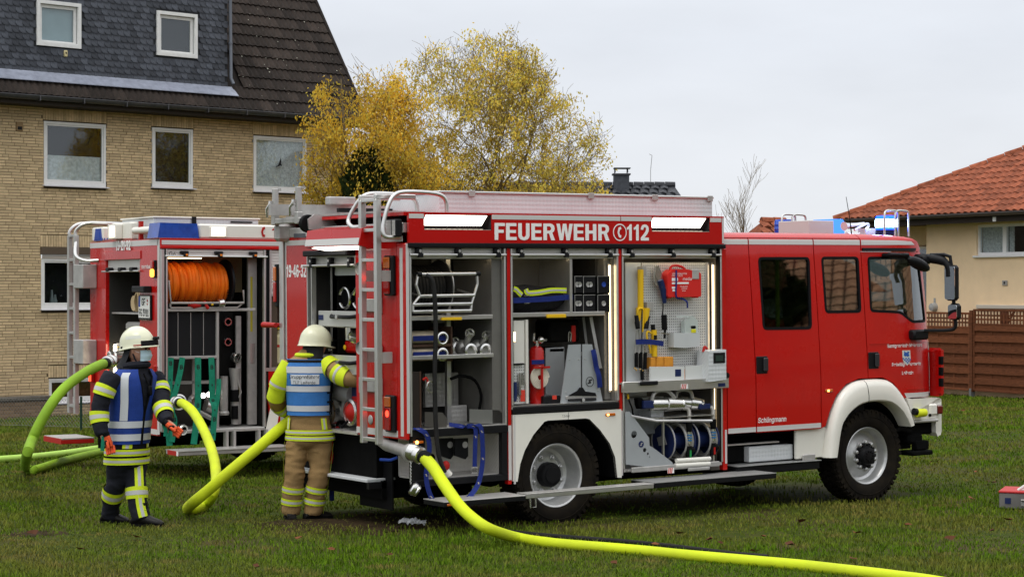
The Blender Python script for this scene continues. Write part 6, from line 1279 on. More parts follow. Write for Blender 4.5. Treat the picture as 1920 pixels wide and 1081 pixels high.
s_ = MB(); q = (-.337,.035,2.12); s_.bx(q[0] - .03, q[0] + .03, q[1] - .005, q[1], q[2] - .04, q[2] - .032).bx(q[0] - .03, q[0] + .03, q[1] - .005, q[1], q[2] + .032, q[2] + .04); P('buckle', s_, steel, t)
for r_ in range(2):
    for c_ in range(3):
        a = (((.237,.06,2.338), (.339,.06,2.337), (.512,.06,2.337))[c_], ((.331,.06,2.174), (.491,.06,2.172), (.666,.06,2.17))[c_]) if r_ == 0 else (((.236,.06,2.159), (.337,.06,2.158), (.51,.06,2.156))[c_], ((.329,.06,1.989), (.489,.06,1.987), (.664,.06,1.984))[c_])
        t = thing('radio_box', '%s black box in the %s row beside the bag' % (('first', 'middle', 'last')[c_], ('upper', 'lower')[r_]), 'box', (a[0][0], .06, a[1][2]), 'black boxes stacked in two rows')
        s_ = MB(); pbx(s_, a[0], a[1], .3, .006); P('casing', s_, blkp, t); cx_, cz_ = (a[0][0] + a[1][0]) / 2, (a[0][2] + a[1][2]) / 2
        s_ = MB()
        for dx_ in ((-.014, .014) if c_ < 2 else (0,)): s_.lathe([(.0, -.001), (.02, -.001), (.024, -.004), (.026, -.001)], (cx_ + dx_, .06, cz_), (0, 1, 0), 14)
        P('hand_hole', s_, bluep if (c_ == 2 and r_ == 0) else alud, t)
        s_ = MB(); s_.bx(a[0][0] + .003, a[1][0] - .003, .056, .06, a[0][2] - .006, a[0][2] - .002).bx(a[0][0] + .001, a[0][0] + .005, .056, .06, a[1][2], a[0][2]); P('edge_trim', s_, alud, t)
s_ = MB(); pbx(s_, (.736,.4,2.453), (.9,.4,2.363), .15, .02); solo('battery_lamp', s_, alud, 'grey round topped lamp above the black boxes', 'lamp')
s_ = MB(); pbx(s_, (-.48,.05,1.922), (-.356,.05,1.518), .3); pbx(s_, (-.347,.04,1.93), (-.318,.04,1.141), .34); s_.mi(1); pbx(s_, (-.477,.06,1.507), (-.353,.06,1.141), .02); cb_ = P('tool_cabinet', s_, [mat('cabinet_pale', (.66, .64, .58), .5), perf], lkB)
s_ = MB(); pbx(s_, (-.498,.03,1.523), (-.376,.03,1.509), .05); P('cabinet_shelf', s_, blkp, cb_)
s_ = MB(); pbx(s_, (-.484,.046,1.817), (-.461,.046,1.727), .004); P('cabinet_lamp', s_, ledw, cb_)
for p, q, lab in (((-.428,.045,1.425), (-.423,.045,1.225), 'longer silver wrench hanging on the perforated board'), ((-.391,.045,1.434), (-.38,.045,1.324), 'shorter silver wrench hanging on the perforated board')): s_ = MB(); s_.tube([p, q], [.012, .018], 6); solo('wrench', s_, steel, lab, 'wrench', 'wrenches beside the extinguisher')
s_ = MB(); pbx(s_, (-.414,.04,1.27), (-.36,.04,1.163), .006); P('hazard_tag', s_, mat('hazard', (.6, .05, .03), .5), cb_); s_ = MB(); s_.tube([(-.474,.05,1.347), (-.468,.05,1.252), (-.481,.05,1.167)], .022, 8); solo('torch', s_, navy, 'dark blue torch standing at the rear edge of the middle locker', 'torch')
a, b = (-.108,.2,1.674), (-.113,.2,1.124)
t = thing('fire_extinguisher', 'red cylinder extinguisher with coiled pale hose in the middle locker', 'extinguisher', (b[0], .2, b[2])); s_ = MB(); s_.lathe([(.0, 0), (.066, .0), (.07, .02), (.07, a[2] - b[2] - .05), (.055, a[2] - b[2] - .015), (.02, a[2] - b[2]), (.0, a[2] - b[2])], (b[0], .2, b[2]), n=24); P('cylinder', s_, red, t)
s_ = MB(); q = (-.085,.17,1.73); s_.sph(q, .035); s_.cyl((a[0], .2, a[2] - .01), (a[0], .2, a[2] + .05), .02); s_.tube([q, (q[0] + .06, .16, q[2])], .012, 6); s_.tube([(a[0], .2, a[2] + .02), (a[0] - .05, .19, a[2] + .05), (a[0] - .04, .19, a[2] + .12)], .01, 6); P('valve', s_, steel, t)
s_ = MB(); q = (-.15,.1,1.374); pts = []
for i in range(5 * 20): an_ = 2 * pi * i / 20; r = .105 - .078 * i / 100; pts.append((q[0] + r * cos(an_), q[1] - .0 + .004 * sin(an_ * 3), q[2] + r * sin(an_)))
s_.tube(pts, .011, 6); P('coiled_hose', s_, mat('pale_hose', (.6, .54, .44), .7), t)
s_ = MB(); s_.bx(q[0] - .09, q[0] + .1, .07, .085, q[2] + .09, q[2] + .11).bx(q[0] - .0, q[0] + .02, .07, .085, q[2] - .1, q[2] + .1); s_.mi(1).bx(q[0] - .075, q[0] + .07, .12, .128, q[2] + .13, q[2] + .17); P('hose_bracket', s_, [redm, blus], t)
s_ = MB(); pbx(s_, (.074,.25,1.914), (.442,.25,1.7), .25, .02); s_.mi(1); pbx(s_, (.333,.24,1.858), (.383,.24,1.702), .02); s_.mi(2).tube(smooth_path([(.264,.2,1.706), (.271,.2,1.798), (.297,.2,1.777), (.29,.2,1.705)], 3), .006, 6); s_.mi(0); pbx(s_, (.095,.3,1.656), (.298,.3,1.589), .15, .02); solo('power_unit', s_, [chas, redm, steel], 'black power unit with red edge hanging under the middle shelf', 'power unit')
s_ = MB(); s_.prism([(.063,1.647), (.286,1.651), (.281,1.176), (.059,1.164)], .3, .31, 'y'); s_.bx(*(lambda a, b: (a[0], b[0], .12, .3, b[2] - .01, b[2]))((-.075,.12,1.183), (.1,.12,1.201))); s_.mi(1); pbx(s_, (-.116,.08,1.201), (.083,.08,1.127), .25, .01); bb = P('battery_tray', s_, [greyp, blkp], lkB)
s_ = MB(); pbx(s_, (-.021,.074,1.203), (.029,.074,1.165), .004); P('hazard_mark', s_, mat('hazard', (.6, .05, .03), .5), bb)
t = thing('grey_holder', 'pair of tapered grey sheet metal flaps with round S emblem and black latch', 'holder', (.309,.06,1.114))
for lp_ in ([(.162,1.681), (.308,1.682), (.302,1.109), (.062,1.119)], [(.327,1.682), (.442,1.679), (.566,1.124), (.552,1.103), (.322,1.108)]):
    s_ = MB(); s_.prism(lp_, .06, .07, 'y'); fl = P('flap', s_, greyp, t)
    s_ = MB()
    for k in (.25, .8):
        for m_ in (.2, .85): p = V(lp_[0]).lerp(V(lp_[-1]), k).lerp(V(lp_[1]).lerp(V(lp_[-2] if len(lp_) == 4 else lp_[2]), k), m_); s_.sph((p.x, .059, p.y), .007, 6, 4)
    P('rivet', s_, alud, fl)
q = (.411,.058,1.32); s_ = MB(); s_.rings([[(q[0] + r * cos(a), yy, q[2] + r * sin(a)) for r, yy in ((.043, .058), (.048, .058), (.048, .056), (.043, .056))] for a in np.linspace(0, 2 * pi, 28, endpoint=False)], closed=True)
for u0, u1, v0, v1 in ((-.015, .028, .006, .02), (-.01, .01, -.008, .008), (-.028, .015, -.02, -.006)): s_.prism([(q[0] + u0, q[2] + v0), (q[0] + u1, q[2] + v0 + .006), (q[0] + u1 - .006, q[2] + v1 + .004), (q[0] + u0 + .002, q[2] + v1 - .003)], .056, .058, 'y')
P('emblem', s_, blkprint, t)
s_ = MB(); s_.prism([(.15,1.197), (.258,1.239), (.284,1.269), (.316,1.267), (.347,1.23), (.469,1.21), (.481,1.179)], .045, .058, 'y').tube([(.135,.03,1.153), (.459,.03,1.15)], [.012, .014], 8); s_.mi(1).cyl((.312,.03,1.151), (.299,.012,1.152), .016); pbx(s_, (.119,.05,1.193), (.494,.05,1.163), .008); P('latch', s_, [blkp, alud], t)
s_ = MB(); s_.strap(smooth_path([(.432,.03,1.628), (.443,.02,1.551), (.469,.03,1.458), (.492,.02,1.37), (.512,.03,1.261)], 4), .05, (1, -.3, 0)); t = solo('strap', s_, blus, 'blue strap draped over the right flap of the grey holder', 'strap', 'blue straps hanging from the lockers')
# ---- locker C : pull-out tool wall
s_ = MB(); a, b = (.898,.12,2.465), (1.093,.12,1.288); s_.bx(a[0], b[0], .12, .135, b[2], a[2]); s_.mi(1); c, d = (1.11,.12,2.465), (1.926,.12,1.269); s_.bx(c[0], d[0], .12, .135, d[2], c[2]); s_.mi(2); s_.bx(d[0], d[0] + .03, .1, .16, d[2], c[2], .004).bx(a[0] - .012, a[0], .11, .16, b[2], a[2]); tw = P('tool_wall', s_, [mat('wall_grey', (.58, .6, .6), .45, metal=.2), perf, alu])
s_ = MB(); a, b = (.722,-.06,1.308), (2.067,-.06,1.185); s_.bx(a[0], b[0], -.06, -.03, b[2] + .02, a[2], .004).bx(a[0], b[0], -.03, .5, a[2] - .02, a[2] - .01); s_.mi(1).bx(a[0] + .2, a[0] + .42, -.085, -.062, a[2] - .04, a[2] + .0, .008).cyl((b[0] - .02, -.06, a[2] + .02), (b[0] - .02, -.02, a[2] + .02), .03); sl = P('pull_out_tray', s_, [alu, blkp], tw)
for px_ in (0, 1): a, b = (((1.443,-.064,1.262), (1.531,-.064,1.216)), ((1.924,-.064,1.255), (2.015,-.064,1.22)))[px_]; s_ = MB(); pbx(s_, a, b, .003, 0); hm = P('hazard_mark', s_, (white_l, navy)[px_], sl)
s_ = MB(); a, b = (1.441,-.066,1.262), (1.529,-.066,1.217)
for k in range(3): x = a[0] + .003 + k * .022; s_.prism([(x, b[2]), (x + .010, b[2]), (x + .022, a[2]), (x + .012, a[2])], -.0665, -.0655, 'y')
P('hazard_stripe', s_, MATS['hazard'], sl)
# yellow rams with their hoses
t = thing('rescue_ram', 'long yellow rescue ram clipped to the perforated tool wall', 'ram', (1.038,.06,1.899)); s_ = MB(); s_.tube([(1.042,.06,2.396), (1.039,.06,2.015)], .031, 14); s_.tube([(1.019,.06,2.025), (1.011,.06,1.9)], [.03, .022], 10); P('ram_tube', s_, yel, t)
s_ = MB(); pbx(s_, (1.047,.04,2.428), (1.106,.04,2.338), .08); pbx(s_, (1.11,.04,2.077), (1.189,.04,1.986), .08); P('wall_clip', s_, alud, t)
s_ = MB(); s_.tube(smooth_path([(1.002,.04,1.874), (.982,.03,1.995), (1.028,.03,2.015), (1.055,.03,1.973), (1.048,.04,1.785)], 4), .009, 8); s_.tube([(1.096,.04,2.019), (1.088,.04,1.836)], [.036, .024], 10); P('carry_loop', s_, yel, t)
s_ = MB()
for p, q in (((.962,.03,1.948), (.98,.03,1.817)), ((1.108,.03,1.941), (1.08,.03,1.815))): s_.tube([p, ln(p, q, .4), ln(p, q, .5), q], [.02, .022, .026, .022], 10)
P('hose_coupling', s_, blkp, t)
s_ = MB()
for p0, p1, p2 in (((.967,.03,1.807), (.968,.05,1.692), (.961,.05,1.577)), ((.993,.03,1.807), (1.021,.05,1.691), (1.007,.05,1.576)), ((1.066,.03,1.805), (1.061,.05,1.69), (1.06,.05,1.575)), ((1.093,.03,1.805), (1.101,.05,1.689), (1.107,.05,1.573))): s_.tube(smooth_path([p0, p1, p2], 3), .009, 6)
P('hydraulic_hose', s_, alud, t)
s_ = MB()
for p, q in (((.974,.05,1.588), (.973,.05,1.441)), ((1.035,.06,1.586), (1.034,.06,1.429)), ((1.087,.05,1.584), (1.079,.05,1.417)), ((1.045,.05,1.418), (1.045,.05,1.314))): s_.tube([p, q], .019, 8)
P('hose_end', s_, blk, t)
s_ = MB()
for q in ((.945,.04,1.432), (.965,.04,1.416), (1.011,.04,1.42), (1.044,.04,1.408)): s_.sph(q, .011, 8, 5)
P('brass_nipple', s_, mat('brass', (.5, .33, .12), .3, metal=.9), t)
t = thing('rescue_ram', 'short yellow rescue ram with carrying loop below the long one', 'ram', (1.193,.05,1.529)); s_ = MB(); s_.tube([(1.196,.05,1.802), (1.2,.05,1.539)], .03, 12); s_.tube(smooth_path([(1.153,.03,1.767), (1.092,.02,1.789), (1.084,.02,1.732), (1.117,.02,1.637), (1.138,.03,1.573)], 4), .01, 8); P('ram_tube', s_, yel, t)
s_ = MB(); s_.tube([(1.183,.05,1.855), (1.189,.05,1.792)], .022, 10); pbx(s_, (1.169,.017,1.751), (1.209,.017,1.708), .004); P('ram_head', s_, blkp, t)
s_ = MB(); s_.strap(smooth_path([(.945,.02,1.688), (1.015,0,1.692), (1.156,.01,1.683), (1.299,.03,1.663)], 4), .05, (0, 0, 1)); solo('strap', s_, blus, 'blue strap tied across the yellow rams on the tool wall', 'strap', 'blue straps hanging from the lockers')
t = thing('bolt_cutter', 'combination cutter with silver jaws and black lead beside the red case', 'cutter', (1.338,.06,1.736)); s_ = MB(); s_.prism([(1.23,2.427), (1.263,2.432), (1.303,2.359), (1.309,2.29), (1.262,2.264), (1.215,2.343)], .05, .08, 'y').prism([(1.215,2.343), (1.248,2.28), (1.282,2.238), (1.248,2.233), (1.215,2.275)], .055, .075, 'y'); P('jaw', s_, steel, t)
s_ = MB(); s_.tube([(1.281,.05,2.29), (1.32,.05,2.184), (1.333,.05,2.063)], [.03, .032, .02], 10); P('cutter_body', s_, navy, t)
s_ = MB(); s_.tube(smooth_path([(1.312,.05,2.063), (1.312,.05,2.011), (1.305,.05,1.948)], 3), .007, 6); s_.tube([(1.325,.05,1.947), (1.33,.05,1.799)], .028, 10); s_.tube([(1.337,.05,1.799), (1.33,.05,1.715)], .012, 8); P('cutter_grip', s_, blk, t)
s_ = MB(); s_.tube([(1.286,.04,2.227), (1.333,.04,2.211)], .016, 8); s_.tube([(1.282,.04,1.769), (1.376,.04,1.756)], .007, 6); P('pivot', s_, steel, t)
a, b = (1.334,.04,2.379), (1.763,.04,2.122)
t = thing('first_aid_case', 'bright red plastic case with white print strapped to the tool wall', 'case', (a[0], .04, b[2])); s_ = MB(); s_.prism(rpoly([(a[0], b[2]), (b[0], b[2]), (b[0], a[2] - .02), (a[0] + .24, a[2] + .02), (a[0] + .07, a[2] + .02), (a[0], a[2] - .03)], .02), .0, .11, 'y'); s_.bx(a[0] + .02, a[0] + .06, .02, .08, b[2] - .012, b[2]).bx(b[0] - .06, b[0] - .02, .02, .08, b[2] - .012, b[2]); cs = P('shell', s_, mat('case_red', (.62, .025, .02), .35, var=.05), t)
s_ = MB(); s_.tube(smooth_path([(a[0] + .06, .04, a[2] + .0), (a[0] + .08, .04, a[2] + .045), (a[0] + .15, .04, a[2] + .055), (a[0] + .23, .04, a[2] + .035), (a[0] + .26, .04, a[2] + .0)], 4), .013, 8); P('carry_handle', s_, MATS['case_red'], t)
s_ = MB(); w_ = b[0] - a[0]
def lines(x0, x1, z0, z1): s_.bx(a[0] + w_ * x0, a[0] + w_ * x1, -.0035, -.001, b[2] + (a[2] - b[2]) * z0, b[2] + (a[2] - b[2]) * z1)
lines(.12, .62, .50, .57); lines(.12, .30, .62, .74); lines(.12, .24, .32, .40); lines(.14, .22, .22, .3)
P('print_block', s_, white_l, cs)
for tx, x_, z_, h_ in (('VERBANDKASTEN', .12, .87, .016), ('ERSTE HILFE', .12, .79, .016), ('media', .44, .64, .03), ('Feuerwehr', .36, .38, .014), ('Leiferde', .40, .30, .014), ('www', .42, .22, .014)): text('lettering', tx, (a[0] + w_ * x_, -.001, b[2] + (a[2] - b[2]) * z_), (1, 0, 0), (0, 0, 1), h_, white_l, cs)
s_ = MB(); s_.strap(smooth_path([(1.44,-.005,2.389), (1.435,-.01,2.263), (1.438,-.005,2.125), (1.531,.01,2.103), (1.578,0,2.071), (1.584,0,2.012)], 4), .018, (1, 0, .1)); P('strap', s_, blus, t)
s_ = MB(); pbx(s_, (1.644,-.006,2.399), (1.74,-.006,2.292), .1, .01); P('wall_clip', s_, alud, t)
a, b = (1.422,.03,1.771), (1.77,.03,1.615); c = (1.559,.03,1.784)
t = thing('glove_holder', 'small grey sheet holder with clear roof shaped box on the tool wall', 'holder', (a[0], .03, b[2])); s_ = MB(); s_.prism([(a[0], a[2]), (c[0] + .02, a[2] - .01), (c[0] + .02, b[2]), (a[0], b[2] + .01)], .02, .11, 'y').prism([(c[0] + .025, a[2] - .01), (b[0], a[2]), (b[0], b[2] + .01), (c[0] + .025, b[2])], .03, .11, 'y'); P('sheet_box', s_, mat('wall_grey', (.58, .6, .6), .45, metal=.2), t)
s_ = MB(); a, b = (1.583,.05,1.89), (1.754,.05,1.759); s_.prism([(a[0], b[2]), (b[0], b[2]), (b[0], a[2] - .01), ((a[0] + b[0]) / 2 + .02, a[2] + .045), (a[0], a[2] - .01)], .04, .1, 'y'); s_.bx(a[0] - .12, a[0] + .08, .03, .035, a[2] + .03, a[2] + .045); P('clear_box', s_, mat('clear_plastic', (.62, .68, .64), .2, alpha=.6), t)
s_ = MB(); q = (1.689,.03,1.819); s_.bx(q[0] - .03, q[0] + .03, .03, .045, q[2] - .015, q[2] + .015, .006); s_.mi(1).bx(q[0] - .03, q[0] + .03, .028, .04, q[2] - .06, q[2] - .02, .005); P('ear_plugs', s_, [blk, mat('neon', (.65, .6, .02), .5)], t)
a, b, c = (1.093,0,1.445), (1.523,-0,1.288), (1.544,-0,1.436); d = (1.798,0,1.284)
t = thing('block_tray', 'pale sheet metal tray with blue label and orange blocks', 'tray', (a[0], 0, b[2])); s_ = MB(); s_.prism([(a[0], a[2]), (b[0], a[2] - .012), (b[0], b[2]), (a[0], b[2] + .015)], -.02, .0, 'y').prism([(c[0], c[2]), (d[0], c[2] + .005), (d[0], d[2] + .01), (c[0], b[2])], -.01, .0, 'y').bx(a[0], d[0], .0, .11, b[2], b[2] + .01); P('tray_body', s_, mat('tray_pale', (.66, .67, .65), .45, metal=.1), t)
s_ = MB(); pbx(s_, (1.404,-.022,1.409), (1.478,-.022,1.338), .002, 0); P('label_plate', s_, navy, t)
s_ = MB(); pbx(s_, (1.517,-.008,1.405), (1.537,-.008,1.293), .004, 0); P('edge_mark', s_, orange_p, t)
for i, (a, b) in enumerate((((1.144,.03,1.531), (1.203,.03,1.424)), ((1.211,.03,1.534), (1.304,.03,1.421)), ((1.312,.03,1.532), (1.426,.03,1.417)))): s_ = MB(); pbx(s_, a, b, .08, .005); solo('wooden_block', s_, mat('orange_wood', (.6, .25, .03), .7, var=.15, vs=12), 'orange wooden block in the pale tray, %s of three' % ('first', 'middle', 'third')[i], 'block', 'orange blocks in the tray')
a, b = (1.765,-.1,1.591), (1.998,-.1,1.275)
t = thing('charger_box', 'tread plate box with black display at the outer end of the tool wall', 'box', (a[0], -.1, b[2])); s_ = MB(); s_.prism([(a[0], b[2]), (b[0], b[2] + .015), (b[0], a[2]), (a[0], a[2] - .01)], -.1, .08, 'y'); P('box_body', s_, treadw, t)
s_ = MB(); pbx(s_, (1.829,-.106,1.563), (1.981,-.106,1.458), .006, .002); s_.mi(1); pbx(s_, (1.855,-.108,1.536), (1.951,-.108,1.48), .003, 0); P('display', s_, [blkp, mat('screen_green', (.03, .05, .04), .15)], t)
s_ = MB(); s_.tube(smooth_path([(a[0] + .0, -.02, a[2] - .02), (a[0] + .02, -.02, a[2] + .03), (a[0] + .05, -.02, a[2] + .01)], 3), .014, 8); P('red_grip', s_, redm, t)
# ---- locker C, lower slide
s_ = MB(); a = (.772,-.02,.518); s_.bx(.83, 1.94, -.06, -.03, .425, .475, .006).bx(.80, 1.96, -.03, .5, .44, .455).bx(1.52, 1.80, -.075, -.06, .40, .43, .006); sl2 = P('lower_slide', s_, [alud], lkC)
s_ = MB(); pbx(s_, (1.266,-.065,.445), (1.346,-.065,.393), .004, 0); P('hazard_mark', s_, white_l, sl2); s_ = MB(); a, b = (1.263,-.068,.446), (1.344,-.068,.394)
for k in range(3): x = a[0] + .003 + k * .02; s_.prism([(x, b[2]), (x + .010, b[2]), (x + .02, a[2]), (x + .01, a[2])], -.0685, -.0675, 'y')
P('hazard_stripe', s_, MATS['hazard'], sl2)
cir = lambda cx, cz, r, n=16: [(cx + r * cos(2 * pi * i / n), cz + r * sin(2 * pi * i / n)) for i in range(n)]
h1, h2, h3, h4, h5 = (.878,.793), (.963,.695), (1.008,.635), (1.048,.597), (1.068,.564)
s_ = MB(); s_.prism([(.775,1.021), (.827,1.018), (1.063,.752), (1.069,.674), (1.108,.656), (1.355,.495), (1.375,.42), (.777,.508)], -.03, -.02, 'y', [cir(*h1, .036, 20), cir(*h3, .022), cir(*h4, .013, 10), cir(*h5, .007, 8)]); sg = P('slide_side', s_, greyp, sl2)
s_ = MB(); s_.prism(cir(*h2, .032), -.033, -.03, 'y'); s_.mi(1)
for u0, u1, v0, v1 in ((-.006, .018, .006, .014), (-.006, .006, -.006, .006), (-.018, .006, -.014, -.006)): s_.prism([(h2[0] + u0, h2[1] + v0), (h2[0] + u1, h2[1] + v0), (h2[0] + u1, h2[1] + v1), (h2[0] + u0, h2[1] + v1)], -.035, -.033, 'y')
P('emblem', s_, [navy, alud], sg)
s_ = MB(); s_.tube([(.84,-.03,.976), (1.135,-.05,.917), (1.849,-.05,.884)], .012, 4); s_.bx(1.05, 1.9, -.03, .5, .935, .942); s_.bx(1.3, 1.32, .05, .07, .46, .93); s_.bx(1.92, 1.94, .02, .05, .46, 1.2); P('slide_frame', s_, alu, sl2)
s_ = MB(); a, b = (1.103,.4,1.234), (1.38,.4,1.128); pbx(s_, a, b, .1); a, b = (1.064,.35,1.121), (1.557,.35,.908); pbx(s_, a, b, .1); pbx(s_, (1.211,.12,1.01), (1.372,.12,.929), .2); s_.mi(1); pbx(s_, (1.077,.3,.922), (1.454,.3,.755), .1); P('bulkhead', s_, [treadw, greyp], lkC)
s_ = MB(); a, b = (1.973,.12,1.02), (2.122,.12,.364); pbx(s_, a, b, .3); s_.mi(1)
for k in range(3):
    for z in (.84, .58): s_.bx(a[0] + .02, a[0] + .07, .112, .12, z - k * .03, z - k * .03 + .008)
P('vent_panel', s_, [mat('panel_brown', (.22, .2, .17), .5, metal=.3), blk], lkC)
s_ = MB(); s_.tube(smooth_path([(.841,.02,1.166), (.845,0,1.115), (.877,0,1.046), (.906,.02,.981)], 4), .009, 6); s_.mi(1).tube([(.842,.02,1.187), (.84,.01,1.135)], .012, 6); solo('cable', s_, [blk, yel], 'short black cable with yellow end hanging beside the slide', 'cable')
def tool(p, q, lp0, lp1, lab, h0, h1):
    t = thing('rescue_tool', lab, 'rescue tool', (q[0], p[1], q[2] - .1), 'silver hydraulic rescue tools'); s_ = MB(); s_.tube([p, ln(p, q, .15), ln(p, q, .2), ln(p, q, .6), ln(p, q, .62), q], [.045, .05, .065, .062, .075, .06], 14); s_.lathe([(.0, 0), (.05, 0), (.06, .02), (.05, .03)], q, tuple(V(q) - V(p)), 14); P('tool_body', s_, steel, t)
    s_ = MB(); s_.tube(smooth_path(lp0, 5), .019, 8); P('carry_handle', s_, alud, t)
    s_ = MB(); pbx(s_, h0, h1, .05, .01); P('tool_grip', s_, navy, t); return t
t = tool((1.041,.04,1.079), (1.48,-0,1.062), [(1.129,-0,1.019), (1.122,-.01,1.141), (1.183,-.01,1.201), (1.303,-.01,1.202), (1.384,-.01,1.146), (1.405,0,1.102)], None, 'silver spreader with dark jaw and loop handle on the slide top', (1.006,-.03,1.115), (1.138,-.03,1.036))
s_ = MB(); s_.prism([(.963,1.139), (1.016,1.142), (1.056,1.104), (1.049,1.031), (.989,1.033), (.97,1.081)], .02, .08, 'y'); P('jaw', s_, chas, t)
t = tool((1.582,.2,1.075), (1.807,.08,1.045), [(1.507,.1,1.083), (1.513,.09,1.173), (1.589,.09,1.197), (1.685,.09,1.178), (1.719,.09,1.096)], None, 'silver cutter with loop handle behind the spreader on the slide', (1.75,.02,1.05), (1.902,.02,.995))
for i, (q, lab) in enumerate((((1.518,.16,.669), 'dark blue hydraulic hose reel, the rear one on the low slide'), ((1.829,.16,.653), 'dark blue hydraulic hose reel, the one nearer the cab'))):
    t = thing('hydraulic_reel', lab, 'hose reel', (q[0], .16, .47), 'hydraulic hose reels on the low slide'); x = q[0]
    s_ = MB(); s_.lathe([(.06, 0), (.19, 0), (.19, .008), (.06, .012)], (x - .12, .16, .685), (1, 0, 0), 32).lathe([(.06, .25), (.19, .25), (.19, .258), (.06, .262)], (x - .12, .16, .685), (1, 0, 0), 32).cyl((x - .12, .16, .685), (x + .13, .16, .685), .08); P('reel_flange', s_, navy, t)
    s_ = MB(); s_.tube(arc((x - .125, .16, .685), .185, 0, 360, 30, 'x')[:-1], .008, 6, closed=True); s_.tube(arc((x + .02, .16, .685), .187, 0, 360, 30, 'x')[:-1], .009, 6, closed=True); s_.prism([(.10, .66), (.22, .64), (.25, .72), (.14, .75)], x - .135, x - .125, 'x'); P('reel_rim', s_, alud, t)
    s_ = MB(); pts = []
    for k in range(5 * 20): a = 2 * pi * k / 20; pts.append((x + .03 + .1 * k / 100, .16 + .165 * cos(a), .685 + .165 * sin(a)))
    s_.tube(pts, .0115, 6); P('wound_hose', s_, mat('silver_hose', (.42, .4, .36), .45, metal=.3), t)
    e = ((1.594,0,.882), (1.906,0,.895))[i]; s_ = MB(); s_.tube(smooth_path([(e[0] - .04, .06, 1.02), (e[0] + .01, .02, 1.0), (e[0], .0, e[2] + .02), (e[0], .0, e[2] - .02)], 4), .02, 8); P('hose_tail', s_, MATS['silver_hose'], t)
    s_ = MB(); s_.tube([e, (e[0], 0, e[2] - .09), (e[0], 0, e[2] - .1)], [.032, .03, .022], 10).tube([(e[0] - .01, 0, e[2] - .24), (e[0] - .01, 0, e[2] - .36)], [.034, .03], 10); s_.sph((e[0] + .04, .0, e[2] - .28), .032); P('coupling_grip', s_, blk, t)
    s_ = MB(); s_.tube([(e[0], 0, e[2] - .1), (e[0], 0, e[2] - .22)], .026, 10); P('coupling', s_, steel, t)
    s_ = MB()
    for k in range(3): s_.cyl((e[0], 0, e[2] - .125 - k * .026), (e[0], 0, e[2] - .139 - k * .026), .029, n=12)
    P('blue_ring', s_, mat('ring_blue', (.02, .14, .35), .4), t)
    s_ = MB(); s_.bx(e[0] - .02, e[0] - .0, -.036, -.03, e[2] - .35, e[2] - .28); P('colour_tag', s_, (mat('tag_green', (.02, .25, .06), .5), redm)[i], t)
for k, (p, q) in enumerate((((1.39,-.045,.51), (1.822,-.045,.506)), ((1.372,-.05,.464), (1.811,-.05,.459)))): s_ = MB(); s_.cyl(p, q, .022, n=12); solo('white_pipe', s_, mat('pipe_white', (.75, .73, .66), .4), '%s white pipe lying in front of the hydraulic reels' % ('upper', 'lower')[k], 'pipe', 'white pipes on the low slide')
# ---- rear opening of the engine
for y, wd in ((1.44, 'left'), (1.18, 'middle'), (.95, 'right')):
    t = thing('suction_coupling', '%s black suction coupling with silver ring in the top rear tray' % wd, 'coupling', (RX + .3, y, 2.05), 'suction couplings in the top rear tray')
    s_ = MB(); s_.cyl((RX + .2, y, 2.14), (RX + .5, y, 2.14), .09, n=20); part('coupling_body', s_, chas, t); s_ = MB(); s_.tube(arc((RX + .19, y, 2.14), .098, 20, 330, 24, 'x'), .016, 8); part('ring', s_, steel, t)
t = thing('portable_pump', 'red cased pump with silver valve and yellow cover in the rear locker', 'pump', (RX + .3, 1.15, 1.61)); s_ = MB(); s_.bx(RX + .12, RX + .5, .92, 1.34, 1.62, 1.74, .02); P('case', s_, red, t)
s_ = MB(); s_.lathe([(.0, 0), (.12, 0), (.13, .03), (.12, .06), (.0, .08)], (RX + .2, 1.15, 1.75), (-.2, -.3, 1), 20); s_.cyl((RX + .15, 1.28, 1.74), (RX + .15, 1.28, 1.88), .045); s_.lathe([(.05, 0), (.07, .01), (.07, .03)], (RX + .15, 1.28, 1.86), n=14); P('valve', s_, steel, t)
s_ = MB(); s_.sph((RX + .2, 1.1, 1.93), .17, sc=(.8, 1.1, .25)); P('cover', s_, mat('neon_cover', (.5, .65, .03), .6), t)
s_ = MB(); s_.sph((RX + .11, 1.31, 1.67), .025, sc=(.3, 1, 1)); P('cap', s_, yel, t)
# ================================================================ the second engine, behind on the left
use('2')
fe2 = thing('fire_engine', 'older red fire engine with orange hose reel, white roof band and number 19-21-32', 'fire engine', (0, 0, 0))
def Q(name, mb, m, par=None, label=None, kind=None): return part(name, mb, m, par or fe2, label, kind)
W2 = 2.48; T2Z = 2.91
s_ = MB(); s_.bx(.05, 5.2, .7, .8, .5, .8).bx(.05, 5.2, 1.7, 1.8, .5, .8).bx(1.5, 5.0, .7, 2.3, .5, .9).bx(.1, 1.45, .7, 2.4, .4, .6).bx(.1, 1.5, 2.3, 2.44, .22, .62).bx(2.9, 5.3, 2.3, 2.44, .25, .9).bx(2.9, 5.3, .3, 2.2, .28, .6).bx(1.5, 2.9, 1.8, 1.9, .2, .9); Q('chassis_and_light_blocks', s_, chas)  # rails, plus far-side skirts and blocks added to keep light out underneath
def wheel2(x, y):
    wl = bpy.data.objects.new('wheel', None); COL.objects.link(wl); wl.parent = fe2; wl.location = (x, y, .45); ORG[wl.name] = V((0, 0, 0)); Q('tyre', tyre_mb(.48, .28), tyrem, wl)
    r_ = MB(); r_.lathe([(.292, .1), (.298, -.105), (.308, -.118), (.285, -.115), (.262, .0), (.2, .05), (.16, .04), (.12, -.02), (0, -.03)], n=36, ax=(0, 1, 0)); Q('rim', r_, rimm, wl); return wl
